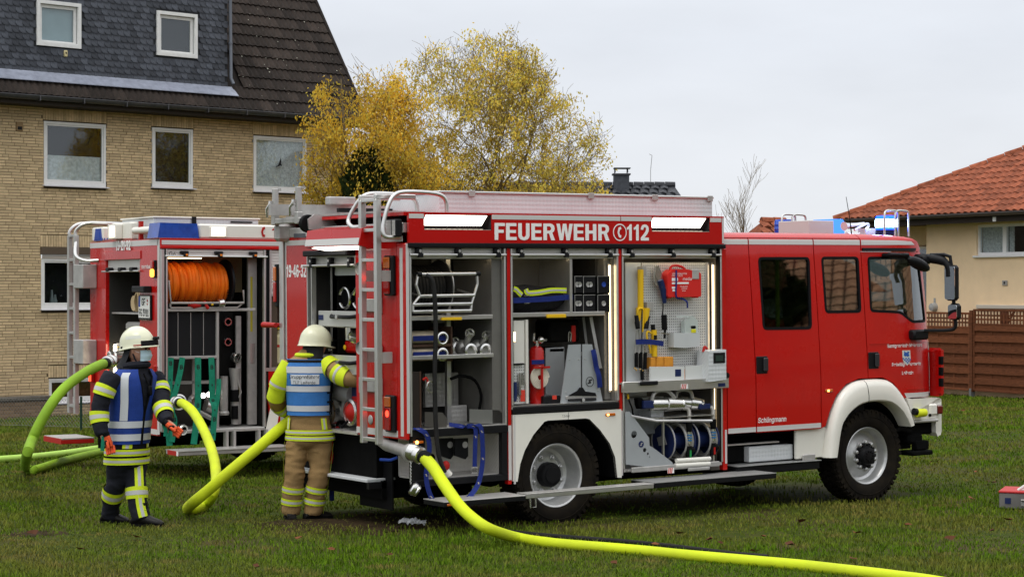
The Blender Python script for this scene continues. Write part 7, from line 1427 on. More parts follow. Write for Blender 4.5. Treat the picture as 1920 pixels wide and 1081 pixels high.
for x in (2.3, 6.0):
    w0 = wheel2(x, .17); c = copy_tree(w0, fe2); c.location.y = 2.3; c.rotation_euler.z = pi
# far and hidden body with a plain cab
s_ = MB(); s_.bx(.04, 5.0, 2.44, W2, .62, T2Z).bx(.04, 5.0, .05, 2.44, T2Z - .04, T2Z).bx(2.6, 5.0, .0, .05, 1.0, T2Z).bx(1.72, 2.62, .0, .05, 1.1, 1.36); Q('body_shell', s_, red)
s_ = MB(); s_.prism([(5.0, .8), (6.7, .8), (6.75, 1.5), (6.55, 2.6), (6.4, 2.75), (5.0, 2.78)], .02, W2 - .02, 'y', [[(5.2, 1.7), (6.5, 1.7), (6.4, 2.5), (5.2, 2.5)]]); Q('cab', s_, red); s_ = MB(); s_.bx(5.2, 6.5, .05, .08, 1.7, 2.5).bx(5.2, 6.5, 2.40, 2.43, 1.7, 2.5); Q('cab_window', s_, carglass)
# side: rim bands, posts
s_ = MB(); s_.bx(.0, 4.9, -.012, .05, 2.842, 2.88, .006).bx(.0, 4.9, .0, .05, 2.88, 2.97, .004); Q('roof_rim', s_, red)
s_ = MB(); s_.bx(.02, 4.9, -.004, .0, 2.892, 2.945); Q('reflective_strip', s_, refl)
s_ = MB(); s_.bx(.004, .062, -.006, .08, .58, 2.838, .012); Q('corner_post', s_, alu)
s_ = MB(); s_.bx(1.475, 1.5, -.004, .05, 1.33, 2.838).bx(.075, .098, -.008, .05, .6, 2.838, .004).bx(1.40, 1.425, -.008, .05, .6, 2.838, .004).bx(1.425, 4.0, -.003, .05, 1.30, 1.345); Q('shutter_track', s_, alu)
s_ = MB(); s_.bx(.064, .073, .0, .05, .6, 2.838).bx(1.427, 1.474, .0, .05, 1.0, 2.838); Q('seal_strip', s_, blk)
s_ = MB(); s_.prism([(1.46, .95), (1.46, 1.30), (1.75, 1.30), (1.75, .55), (1.5, .55)], -.002, .04, 'y'); Q('rear_quarter', s_, red)
s_ = MB(); s_.prism([(1.404,.495), (1.5,.898), (1.604,1.268), (1.724,1.265), (1.724,1.197), (1.627,.962), (1.545,.489)], -.03, .0, 'y'); Q('wheel_arch', s_, wht)
def shut2(a, b, z0, z1, lab, parent_n='roller_shutter'):
    s_ = MB(); n_ = max(2, int((z1 - z0) / .036))
    for i in range(n_): s_.bx(a, b, .02, .04, z0 + i * (z1 - z0) / n_ + .002, z0 + (i + 1) * (z1 - z0) / n_ - .002, .005)
    s_.bx(a, b, .035, .05, z0, z1); sh = Q(parent_n, s_, mat('shutter_white', (.68, .65, .62), .4, metal=.15))
    text('lettering', lab, (a + .02, .016, z1 - .085 if lab == 'G6' else z0 + .03), (1, 0, 0), (0, 0, 1), .05, blkprint, sh); return sh
sh = shut2(.10, 1.40, 2.745, 2.838, 'G6'); s_ = MB(); s_.cyl((.06, -.01, 2.75), (1.44, -.01, 2.75), .012, n=8); Q('pull_bar', s_, alu, sh)
for x in (.32, .78, 1.25): s_ = MB(); s_.bx(x - .06, x + .05, -.03, .02, 2.775, 2.815, .01).bx(x - .02, x + .04, -.04, -.01, 2.735, 2.785, .01); s_.mi(1).bx(x - .0, x + .03, -.044, -.04, 2.755, 2.78); Q('clip', s_, [blkp, orange_p], sh)
sh = shut2(1.50, 2.55, 2.28, 2.838, 'G4'); s_ = MB(); s_.bx(1.5, 2.55, .0, .03, 2.25, 2.28, .004).bx(1.70, 1.80, -.03, .0, 2.3, 2.34, .01); Q('pull_bar', s_, alud, sh)
s_ = MB(); s_.bx(1.5, 2.55, .5, .52, 1.34, 2.84).bx(1.5, 2.55, .05, .5, 1.34, 1.36); s_.bx(1.52, 1.62, .08, .1, 1.36, 2.25); Q('side_locker', s_, mat('locker_brown', (.09, .065, .045), .6), fe2)
t = thing('canister', 'translucent cream plastic canister with red print in the narrow side locker', 'canister', (1.62, .2, 1.37)); s_ = MB(); s_.bx(1.50, 1.78, .12, .35, 1.37, 1.76, .03); s_.cyl((1.7, .2, 1.76), (1.7, .2, 1.82), .03); part('canister_body', s_, mat('canister_cream', (.55, .5, .3), .5), t); s_ = MB(); s_.bx(1.56, 1.72, .117, .12, 1.60, 1.63); part('red_print', s_, redm, t); s_ = MB(); s_.bx(1.66, 1.74, .15, .25, 1.82, 1.85, .01); part('screw_cap', s_, yel, t)
# side locker lining
s_ = MB(); s_.bx(.09, 1.41, .75, .77, .6, 2.75).bx(.07, .088, .05, .75, .6, 2.75).bx(1.412, 1.43, .05, .75, .6, 2.75); lk2 = Q('locker', s_, mat('locker_black', (.008, .008, .0075), .7, spec=.06))
s_ = MB(); s_.bx(.09, 1.41, .05, .75, .575, .598).bx(.09, 1.41, -.012, .05, .555, .6, .01); Q('locker_floor', s_, alud, lk2)
s_ = MB(); s_.bx(.09, 1.41, .70, .74, 2.3, 2.75); Q('ceiling_panel', s_, mat('panel_sand', (.4, .33, .2), .6), lk2); s_ = MB(); s_.bx(.12, .60, .12, .16, 2.72, 2.735); Q('light_strip', s_, ledw, lk2)
s_ = MB(); s_.bx(.09, 1.30, .04, .07, 2.065, 2.10, .006).bx(.775, .81, .06, .1, .6, 2.06, .004).bx(1.15, 1.22, .3, .34, .62, 2.0, .004).bx(1.27, 1.39, .2, .24, .62, 2.75).bx(.10, .78, .06, .09, 1.475, 1.51, .004).bx(.10, .78, .3, .33, 1.15, 1.19).bx(.12, .16, .3, .33, .7, 1.5).bx(.55, .59, .3, .33, .7, 1.5); Q('shelf_frame', s_, alud, lk2)
s_ = MB(); s_.tube([(.3, .2, .95), (.8, .2, .70)], .03, 4); Q('brace', s_, alud, lk2)
s_ = MB(); s_.bx(.83, 1.15, .4, .42, .7, 2.05); Q('pump_wall', s_, mat('locker_black', (.008, .008, .0075), .7, spec=.06), lk2)
s_ = MB(); s_.bx(1.30, 1.36, .197, .2, 1.4, 1.65); s_.mi(1).bx(1.30, 1.33, .196, .2, 1.8, 2.5).bx(1.16, 1.19, .297, .3, .95, 1.1); Q('sticker', s_, [alu, mat('sticker_yellow', (.4, .35, .03), .6)], lk2)
# orange hose reel
t = thing('hose_reel', 'orange hose wound on a wide reel in the side locker of the older engine', 'hose reel', (.6, .4, 2.1)); cz_ = 2.42; cy_ = .42
s_ = MB()
for x in (.13, 1.03): s_.lathe([(0, 0), (.30, 0), (.305, .015), (.30, .03), (0, .03)], (x, cy_, cz_), (1, 0, 0), 32)
part('flange', s_, blkp, t); s_ = MB(); s_.cyl((.16, cy_, cz_), (1.03, cy_, cz_), .14, n=18); part('drum', s_, chas, t)
s_ = MB(); pts = []; rr = random.Random(4); N_ = 16 * 20
for i in range(N_):
    a = 2 * pi * i / 20; k = i // 20; f = i / N_; off = [.0, .018, -.006, .02, -.012, .012, .004, .022, -.004, .014, 0, .018, .006, -.01, .016, .0][k]; r = .215 + off; pts.append((.20 + .80 * f + .012 * sin(a + k), cy_ + r * cos(a), cz_ + r * sin(a)))
s_.tube(pts, .034, 8); part('wound_hose', s_, mat('hose_orange', (.85, .17, .008), .5, var=.1, vs=8), t)
s_ = MB(); s_.tube([(.12, .02, 2.45), (.15, .02, 2.17), (1.13, .02, 2.17), (1.12, .02, 2.33)], .014, 6); s_.tube([(.15, .04, 2.12), (.15, .04, 2.17)], .012, 6); s_.tube([(1.13, .04, 2.17), (1.05, .04, 2.11), (.15, .04, 2.11)], .012, 6); part('reel_frame', s_, alud, t)
s_ = MB(); pts = [(1.02 - .0, .19, 2.33 - .02 * i) for i in range(6)]
for p in pts: s_.box((p[0] - .01, .2, p[2]), (.06, .02, .008))
part('strain_relief', s_, blk, t)
t = thing('spray_nozzle', 'red and black spray nozzle with silver coupling under the orange reel', 'nozzle', (.66, .06, 2.1)); s_ = MB(); s_.tube([(.40, .05, 2.155), (.46, .05, 2.14), (.55, .05, 2.14)], [.03, .045, .03], 10); s_.tube([(.60, .05, 2.19), (.62, .03, 2.14), (.65, .03, 2.10)], .022, 8); part('grip', s_, redm, t); s_ = MB(); s_.tube([(.55, .05, 2.14), (.66, .05, 2.145), (.76, .05, 2.15), (.80, .05, 2.16)], [.03, .026, .04, .035], 10); part('barrel', s_, blkp, t); s_ = MB(); s_.lathe([(.04, 0), (.055, .01), (.05, .04), (.055, .07), (.04, .09)], (.79, .05, 2.16), (1, 0, .1), 14); part('coupling', s_, steel, t)
s_ = MB(); s_.sph((.70, .02, 2.15), .016); part('button', s_, yel, t)
# black hose compartments and hanging green hose ends
s_ = MB(); s_.bx(.10, .775, .10, .12, 1.50, 2.06); cu = Q('black_curtain', s_, mat('curtain_black', (.010, .010, .011), .85), lk2)
for x in (.27, .44, .61): s_ = MB(); s_.bx(x, x + .006, .092, .1, 1.52, 2.05); Q('divider', s_, alud, cu)
grn = mat('hose_green', (.008, .19, .11), .7, var=.15, vs=20, bump=.3, bs=150)
gp_ = [([(.15,.03,1.496), (.139,.02,1.365), (.117,0,1.037), (.092,-.01,.776), (.116,-.02,.414)], 'first green flat hose end from the rear corner', .075),
       ([(.305,.03,1.494), (.262,.01,1.297), (.172,-.02,1.004), (.136,-.04,.841), (.171,-.04,.709), (.136,-.04,.46)], 'second green flat hose end slanting across the first', .07),
       ([(.511,.03,1.49), (.503,.01,1.291), (.498,0,.96), (.469,-.02,.697), (.433,-.02,.42)], 'third green flat hose end hanging straight down the middle', .08),
       ([(.69,.03,1.487), (.689,.01,1.287), (.691,0,.988), (.703,-.04,.856), (.696,-.04,.69), (.674,-.04,.458)], 'fourth green flat hose end hanging beside the couplings', .075)]
for pts, lab, w_ in gp_:
    t = thing('flat_hose', lab, 'hose', pts[-1], 'green flat hose ends hanging from the older engine'); sp = smooth_path(pts, 5); s_ = MB(); s_.strap(sp, w_, (1, 0, 0), .012); part('hose_flat', s_, grn, t)
    n_ = 0; tot = 0
    for i in range(3, len(sp) - 2, 4):
        p = sp[i]; n_ += 1; text('lettering', 'B' if n_ % 2 else 'a', (p.x, p.y - .009, p.z - .03), (1, 0, 0), (0, 0, 1), .05 if n_ % 2 else .026, blkprint, t, bold=.02, align='CENTER')
s_ = MB(); s_.strap(smooth_path([(.791,.03,1.217), (.771,0,1.052), (.733,-.02,.874), (.711,-.02,.722)], 4), .06, (1, 0, .2), .012); solo('flat_hose', s_, grn, 'loose green hose fold behind the fourth hanging hose end', 'hose', 'green flat hose ends hanging from the older engine')
# couplings and pipes right of the hoses
def coup(c, r, d=(0, -1, 0), lab=''):
    t = thing('hose_coupling', lab, 'coupling', (c[0], c[1], c[2] - r), 'couplings in the older engine'); s_ = MB(); s_.lathe([(r * .62, .06), (r * .62, 0), (r * .9, -.0), (r, .012), (r, .04), (r * .8, .05), (r * .8, .09), (0, .09)], c, d and tuple(-V(d)), 24); part('coupling_ring', s_, steel, t); s_ = MB(); s_.lathe([(r * .6, .05), (r * .4, .03), (r * .36, .05), (0, .05)], c, tuple(-V(d)), 20); part('seal', s_, blk, t)
for q, r, lab in (((1.063,.35,1.925), .055, 'top silver coupling on the black wall beside the curtains'), ((1.063,.35,1.667), .055, 'middle silver coupling on the black wall beside the curtains'), ((1.151,.25,1.465), .065, 'large pale coupling below the two smaller ones'), ((.301,-.03,.598), .07, 'silver coupling cap hanging under the locker beside the green hoses')): coup(q, r, (0.3, -1, -.2) if r > .06 else (0, -1, 0), lab)
s_ = MB(); s_.tube([(1.129,.3,1.335), (1.129,.3,1.097), (1.136,.3,.825), (1.136,.3,.621)], [.075, .05, .06, .05], 12).tube([(.96,.25,1.239), (.96,.25,.799)], .05, 12); s_.lathe([(.06, 0), (.07, .02), (.06, .05)], (.96,.25,.799), (0, 0, -1), 14); s_.tube([(1.129,.25,1.269), (1.195,.25,1.029), (1.158,.25,.963)], .012, 6); s_.mi(1).tube([(1.12,.28,1.064), (1.12,.28,.915)], .055, 12).tube([(1.116,.27,.861), (1.116,.27,.692)], .045, 10); s_.mi(0).bx(.83, 1.15, .5, .6, .8, 1.0, .02); Q('pump_pipe', s_, [alud, blk], lk2)
s_ = MB(); s_.tube([(.339,.3,.937), (.257,.05,.939)], .075, 16); s_.lathe([(.07, 0), (.10, .01), (.10, .05), (.08, .06)], (.254,.06,.945), (0, -1, 0), 20).lathe([(.05, .05), (.08, .01), (.085, .0), (0, .0)], (.526,.2,.937), (0, -1, 0), 18); s_.tube([(.749,.35,.869), (.858,.35,.831)], .08, 12); Q('outlet_pipe', s_, alu, lk2)
for q in ((.677,.25,1.003), (.756,.25,1.015)): s_ = MB(); s_.sph(q, .035, sc=(1, .4, 1)); Q('work_spot', s_, led, lk2)
# fold-out side step
s_ = MB(); s_.bx(.07, 1.62, -.42, -.0, .362, .372); s_.mi(1).bx(.075, 1.615, -.415, -.0, .315, .361, .006); s_.mi(2).bx(.062, .072, -.42, -.08, .315, .37); s_.mi(3).bx(.06, .071, -.42, -.37, .315, .37); st2 = Q('side_step', s_, [tread, alud, redm, white_l])
s_ = MB()
for x in (.86, .96, 1.3, 1.4): s_.bx(x, x + .03, -.05, .05, .37, .57)
Q('step_arm', s_, alud, st2)
# ---- rear face
s_ = MB(); s_.bx(.0, .05, .09, .676, .53, 2.965, .004).bx(.0, .05, 1.88, 2.46, .53, 2.965, .004).bx(.001, .05, .676, 1.88, 2.72, 2.965).bx(-.012, .0, .63, 1.93, 2.72, 2.83, .008).bx(.0, .05, .676, 1.88, .53, .62); rp2 = Q('rear_panel', s_, red)
s_ = MB(); s_.bx(-.003, .0, .06, 2.46, 2.885, 2.955).bx(-.003, .0, .015, .085, .55, 2.95).bx(-.003, .0, .09, 2.4, .545, .61); Q('reflective_strip', s_, refl, rp2)
block_text('19-21-32', -.016, 1.47, 2.838, .125, .53, white_l, rp2, (0, -1, 0)); text('lettering', 'rosenbauer', (-.004, .60, 2.60), (0, -1, 0), (0, 0, 1), .05, white_l, rp2, bold=.01, width=.38)
s_ = MB(); s_.bx(.04, .06, .676, 1.88, .62, .62 + .001).bx(.7, .72, .68, 1.88, .6, 2.72).bx(.05, .7, .655, .674, .6, 2.72).bx(.05, .7, 1.882, 1.9, .6, 2.72).bx(.05, .7, .68, 1.88, .585, .6); lr2 = Q('rear_locker', s_, mat('locker_grey', (.05, .048, .044), .5, metal=.3))
s_ = MB(); s_.bx(.03, .1, .69, 1.87, 2.56, 2.72); rs2_ = Q('roller_shutter', s_, MATS['shutter_alu'])
s_ = MB(); s_.cyl((-.03, .62, 2.57), (-.03, 1.94, 2.57), .012, n=8); Q('pull_bar', s_, alu, rs2_)
for y in (1.72, 1.28, .88): s_ = MB(); s_.bx(-.05, .03, y - .06, y + .05, 2.57, 2.62, .01); Q('clip', s_, blkp, rs2_)
s_ = MB(); s_.bx(.08, .7, .7, 1.87, 2.02, 2.04).bx(.08, .7, .7, 1.7, 1.62, 1.64).bx(.06, .08, .7, 1.62, 1.5, 1.62).bx(.1, .7, .7, 1.7, 1.2, 1.22); Q('shelf', s_, alud, lr2)
s_ = MB(); s_.bx(.05, .08, 1.68, 1.74, 1.12, 1.62, .01); Q('light_tube', s_, emit('tube_light', (1, .86, .62), 16), lr2)
t = thing('rolled_hose', 'tan flat hose looped on the top shelf at the rear of the older engine', 'hose', (.25, .9, 2.04)); s_ = MB()
for k, y in enumerate((1.0, .86, .74)): s_.strap(smooth_path([(.15, y + .1, 2.06), (.12, y + .08, 2.2), (.12, y + .0, 2.3), (.12, y - .05, 2.22), (.13, y - .04, 2.08)], 5), .08, (1, 0, 0), .014)
s_.cyl((.12, 1.2, 2.16), (.3, 1.2, 2.16), .1, n=14); part('hose_loops', s_, mat('hose_tan', (.5, .38, .22), .8), t)
t = thing('toolbox', 'red toolbox with grey lid on the middle shelf at the rear', 'toolbox', (.2, 1.0, 1.64)); s_ = MB(); s_.bx(.1, .4, .72, 1.2, 1.64, 1.80, .02).bx(.08, .1, .78, .9, 1.66, 1.9, .02); part('case', s_, redm, t); s_ = MB(); s_.bx(.12, .4, .95, 1.5, 1.80, 1.92, .03); s_.cyl((.2, .8, 1.84), (.2, .8, 1.96), .05); part('lid', s_, mat('lid_grey', (.3, .29, .27), .5), t)
t = thing('yellow_case', 'yellow case with blue bottle above it in the lit rear locker', 'case', (.2, 1.3, 1.22)); s_ = MB(); s_.bx(.08, .35, 1.15, 1.62, .8, 1.1, .02); part('case', s_, yel, t); s_ = MB(); s_.bx(.1, .2, 1.25, 1.42, 1.22, 1.42, .02); part('bottle', s_, bluep, t); s_ = MB(); s_.bx(.075, .2, 1.2, 1.62, 1.1, 1.2, .01); part('paper_box', s_, mat('paper_cream', (.55, .5, .36), .7), t)
s_ = MB()
for y in (1.3, 1.18, 1.06): s_.bx(.052, .06, y - .05, y + .03, 1.55, 1.575, .003)
Q('red_tag', s_, redm, lr2); s_ = MB(); s_.bx(.05, .06, .72, 1.6, 1.585, 1.6); Q('hazard_band', s_, yel, lr2)
# plate, bar, tail lamps
s_ = MB(); s_.bx(-.03, -.0, .245, .645, 1.955, 2.27, .01); pl = Q('number_plate', s_, blkp); s_ = MB(); s_.bx(-.034, -.03, .265, .63, 1.985, 2.255); s_.mi(1).bx(-.036, -.0335, .575, .63, 2.12, 2.255).mi(2); s_.sph((-.036, .335, 2.20), .018, sc=(.2, 1, 1)).sph((-.036, .335, 2.155), .014, sc=(.2, 1, 1)); Q('plate_face', s_, [mat('plate_white', (.78, .77, .73), .5), bluep, redm], pl)
text('lettering', 'GF', (-.036, .52, 2.14), (0, -1, 0), (0, 0, 1), .085, blkprint, pl, bold=.01, width=.11); text('lettering', 'FG 3911', (-.036, .60, 2.005), (0, -1, 0), (0, 0, 1), .09, blkprint, pl, bold=.01, width=.31)
s_ = MB(); s_.bx(-.11, -.0, .27, .68, 2.30, 2.38, .01); Q('lamp_bar', s_, blkp)
for y, z0, z1 in ((.15, 2.48, 2.70), (2.36, 2.4, 2.62)): s_ = MB(); s_.bx(-.03, .0, y - .05, y + .05, z0, z1, .006); tl_ = Q('tail_lamp', s_, blkp); s_ = MB(); s_.bx(-.06, -.03, y - .04, y + .04, z0 + .12, z1 - .01, .01); Q('brake_lens', s_, redlens, tl_); s_ = MB(); s_.bx(-.065, -.03, y - .042, y + .042, z0 + .01, z0 + .11, .015); Q('indicator_lens', s_, emit('amber_lit', (1, .4, .05), 4), tl_)
for y, z in ((.12, 1.2), (2.33, 1.1)): s_ = MB(); s_.bx(-.05, .0, y - .05, y + .05, z, z + .2, .01); s_.mi(1).bx(-.055, -.05, y - .04, y + .04, z + .02, z + .12); Q('tail_lamp', s_, [redlens, emit('tail_soft', (1, .08, .03), 3)])
s_ = MB(); s_.bx(1.62, 1.66, -.06, .0, .93, 1.13, .01); Q('tail_lamp', s_, redlens)
# roof band: white boards, blue light bar, lamps, boxes
s_ = MB(); s_.bx(.53, 4.6, .02, .30, 2.972, 3.155, .02).bx(.0, .3, 2.0, 2.40, 2.972, 3.16, .02).bx(.02, .14, 1.05, 1.75, 2.972, 3.20, .02); rb2 = Q('roof_band', s_, wht)
s_ = MB(); s_.prism([(2.0, 2.98), (2.3, 2.98), (2.25, 3.14), (2.05, 3.14)], -.005, .0, 'x').prism([(2.06, 3.0), (2.26, 3.0), (2.22, 3.10), (2.1, 3.10)], -.01, -.004, 'x'); 
for k in range(4): s_.bx(-.004, -.0, 1.80 + k * .09, 1.84 + k * .09, 2.985, 3.01)
Q('blue_print', s_, bluep, rb2)
s_ = MB(); q = s_; h = [(-.18, .55), (.12, .68), (.22, .38), (.02, .3), (-.1, 0), (.0, -.3), (.22, -.34), (.14, -.66), (-.16, -.56), (-.34, 0)]; q.prism([(1.40 + a * .10, 3.065 + b * .10) for a, b in h], .012, .02, 'y'); Q('phone_symbol', s_, redm, rb2)
block_text('112', 1.52, .0195, 3.0, .13, .28, redm, rb2)
s_ = MB(); s_.prism([(-.03, 2.975), (.515, 2.975), (.49, 3.155), (-.0, 3.16)], .0, .35, 'y'); Q('blue_light_bar', s_, mat('bar_blue', (.02, .07, .36), .15, coat=.5, var=.25, vs=6))
s_ = MB(); s_.bx(.66, .9, .005, .03, 2.985, 3.125, .01); fl2 = Q('flood_lamp', s_, wht); s_ = MB(); s_.bx(.685, .865, -.002, .006, 3.005, 3.11, .004); Q('lamp_panel', s_, emit('flood_warm', (1, .82, .58), 5), fl2)
s_ = MB(); s_.bx(-.08, .02, 1.32, 1.60, 2.985, 3.18, .01); fl3 = Q('flood_lamp', s_, wht); s_ = MB(); s_.bx(-.088, -.08, 1.34, 1.52, 3.01, 3.15, .006); Q('lamp_panel', s_, MATS['flood_warm'], fl3)
s_ = MB(); s_.cyl((.05, .35, 3.08), (.05, .98, 3.085), .045, n=12); s_.mi(1).bx(.03, .08, .75, .8, 2.97, 3.2); Q('roof_pipe', s_, [mat('pipe_white', (.75, .73, .66), .4), redm])
s_ = MB(); s_.bx(.12, 1.55, .5, 1.6, 2.975, 3.235, .006); rbx = Q('roof_box', s_, treadw); s_ = MB(); s_.bx(.10, 1.57, .48, 1.62, 3.237, 3.255, .004); Q('lid', s_, wht, rbx)
s_ = MB(); s_.bx(.62, .68, .474, .48, 3.1, 3.26).bx(1.15, 1.45, .462, .478, 3.19, 3.21); Q('lid_latch', s_, blkp, rbx)
# ladder at the rear left corner
LX2 = -.16; s_ = MB(); ya, yb = 2.80, 2.56
for y in (ya, yb): s_.bx(LX2 - .03, LX2 + .03, y - .035, y + .03, .68, 3.06, .006)
ld2 = Q('ladder', s_, alud)
rg = MB(); rg.bx(LX2 - .022, LX2 + .022, yb + .03, ya - .035, -.018, .018, .004); rgm = rg.mesh('rung', ORG[ld2.name]); rgm.materials.append(alud)
for i in range(8): same('rung', rgm, ld2, Matrix.Translation((0, 0, .78 + i * .325)))
for y, dy in ((ya, -.05), (yb, -.12)):
    s_ = MB(); s_.tube(smooth_path([(LX2, y, 3.02), (LX2, y, 3.12), (LX2 + .1, y + dy * .5, 3.21), (LX2 + .3, y + dy, 3.225), (LX2 + .9, y + dy, 3.2), (LX2 + 1.1, y + dy, 3.12), (LX2 + 1.12, y + dy, 2.97)], 4), .024, 8); s_.mi(0); Q('hand_rail', s_, alu, ld2)
s_ = MB(); s_.tube(smooth_path([(LX2, yb, 3.0), (LX2 - .05, yb - .12, 2.8), (LX2, yb - .3, 2.72), (.0, yb - .42, 2.72)], 4), .022, 8); Q('hand_rail', s_, alu, ld2)
for z in (2.35, 1.35): s_ = MB(); s_.bx(LX2 - .04, -.0, 2.2, 2.56, z, z + .32, .01); Q('ladder_bracket', s_, alud, ld2)
s_ = MB(); s_.bx(-.45, .0, 2.3, 3.0, .36, .375); s_.mi(1).bx(-.45, -.0, 2.3, 3.0, .30, .359, .006).bx(-.456, -.45, 2.3, 3.0, .30, .37); Q('rear_step', s_, [tread, redm])
# suction inlet at the rear for the arching hose
q = (-.2,1.249,1.453); s_ = MB(); s_.tube([(.05, q[1], q[2]), (q[0], q[1], q[2])], .07, 14); s_.lathe([(.07, 0), (.10, .01), (.10, .05), (.085, .06), (.1, .08), (.1, .12), (.08, .13)], (q[0] + .13, q[1], q[2]), (-1, 0, 0), 20); Q('inlet_pipe', s_, steel)
# ================================================================ the two firefighters
use(None); UP = V((0, 0, 1))
def remeshed(mb, vox, sm=2, fold=0, seed=0, stretch=(3, 3, 8)):
    me = mb.mesh('tmp'); o = bpy.data.objects.new('tmp', me); COL.objects.link(o); m = o.modifiers.new('r', 'REMESH'); m.mode = 'VOXEL'; m.voxel_size = vox
    n = bpy.data.meshes.new_from_object(o.evaluated_get(bpy.context.evaluated_depsgraph_get())); bpy.data.objects.remove(o); bpy.data.meshes.remove(me)
    b = bmesh.new(); b.from_mesh(n); bpy.data.meshes.remove(n)
    for i in range(sm): bmesh.ops.smooth_vert(b, verts=b.verts, factor=.5, use_axis_x=True, use_axis_y=True, use_axis_z=True)
    b.normal_update(); b.verts.index_update(); q = MB(); vs = []
    for v in b.verts:
        c = v.co.copy()
        if fold:
            p = V((c.x * stretch[0] + seed, c.y * stretch[1], c.z * stretch[2])); w = noise.noise(p); r_ = 1 - abs(noise.noise(p * 1.7 + V((5, 1, 2)))); c += v.normal * fold * (w * .8 + (r_ - .6) * .9)
        vs.append(tuple(c))
    q.add(vs, [[v.index for v in f.verts] for f in b.faces], True); b.free(); return q
class Limb:
    """rings (centre, half-axis a, half-axis b) along a path, sampled by arc length 0..1"""
    def __init__(s, rings): s.r = [(V(c), V(a), V(b)) for c, a, b in rings]; s.d = [0]; [s.d.append(s.d[-1] + (s.r[i][0] - s.r[i - 1][0]).length) for i in range(1, len(s.r))]
    def at(s, t):
        L = t * s.d[-1]
        for i in range(len(s.r) - 1):
            if L <= s.d[i + 1] or i == len(s.r) - 2: f = (L - s.d[i]) / max(1e-6, s.d[i + 1] - s.d[i]); f = f; return tuple(s.r[i][k].lerp(s.r[i + 1][k], f) for k in range(3))
    def ring(s, t, off=0, n=24, a0=0, a1=360):
        c, a, b = s.at(t); ka, kb = (a.length + off) / a.length, (b.length + off) / b.length; m = n if a1 - a0 >= 359 else n + 1
        return [tuple(c + a * ka * cos(R(a0 + (a1 - a0) * i / n)) + b * kb * sin(R(a0 + (a1 - a0) * i / n))) for i in range(m)]
    def solid(s, mb, k=16, off=0): mb.rings([s.ring(i / k, off) for i in range(k + 1)]); return mb
def tube_limb(pts, rad, k=6, flat=1.0):
    sp = smooth_path(pts, k); n = len(sp); rs = []; pu = None
    for i, p in enumerate(sp):
        t = (sp[min(i + 1, n - 1)] - sp[max(i - 1, 0)]).normalized(); q = pu or (FW if abs(t.dot(FW)) < .9 else RT); a = (q - t * q.dot(t)).normalized(); pu = a; f = i / (n - 1) * (len(rad) - 1); j = min(int(f), len(rad) - 2); r = rad[j] + (rad[j + 1] - rad[j]) * (f - j); rs.append((p, t.cross(a) * r, a * r * flat))
    return Limb(rs)
hvy = mat('coat_yellow', (.58, .70, .02), .6, var=.08, vs=14, bump=.15, bs=120); sil = mat('coat_silver', (.5, .5, .48), .4, bump=.1, bs=200)
def band(limb, t0, t1, par, off=.012, mats=None, three=True, a0=0, a1=360, name='reflective_band'):
    """a reflective band wrapped round a limb: yellow, silver, yellow"""
    s_ = MB(); e = [0, .32, .68, 1] if three else [0, 1]
    for i in range(len(e) - 1):
        s_.cur = 1 if (three and i == 1) else 0; u0, u1 = t0 + (t1 - t0) * e[i], t0 + (t1 - t0) * e[i + 1]; oo = off + (.002 if s_.cur else 0); full = a1 - a0 >= 359
        rs = [limb.ring(u0 + (u1 - u0) * j / 2, oo, 28, a0, a1) for j in range(3)]; n = len(rs[0]); o = len(s_.v)
        for r_ in rs: s_.v += r_
        for j in range(2):
            for q in range(n if full else n - 1): s_.f.append((o + j * n + q, o + j * n + (q + 1) % n, o + j * n + n + (q + 1) % n, o + j * n + n + q)); s_.m.append(s_.cur); s_.sm.append(True)
    return part(name, s_, mats or [hvy, sil], par)
def stripe(limb, ang, t0, t1, w, par, off=.012, mats=None, name='reflective_band', three=True, n=14):
    """a band running along a limb at angle ang"""
    s_ = MB()
    for k, (u, v_) in enumerate(((-.5, -.17), (-.17, .17), (.17, .5)) if three else ((-.5, .5),)):
        s_.cur = 1 if (three and k == 1) else 0; g = []
        for i in range(n + 1):
            c, a, b = limb.at(t0 + (t1 - t0) * i / n); rr = (a.length + b.length) / 2
            for x in (u, v_): th = R(ang) + x * w / rr; ka, kb = (a.length + off) / a.length, (b.length + off) / b.length; g.append(tuple(c + a * ka * cos(th) + b * kb * sin(th)))
        s_.add(g, [(2 * i, 2 * i + 1, 2 * i + 3, 2 * i + 2) for i in range(n)], True)
    return part(name, s_, mats or [hvy, sil], par)
skin = mat('skin', (.52, .27, .19), .55, var=.08, vs=12); bootm = mat('boot_black', (.012, .011, .01), .45, bump=.2, bs=60)
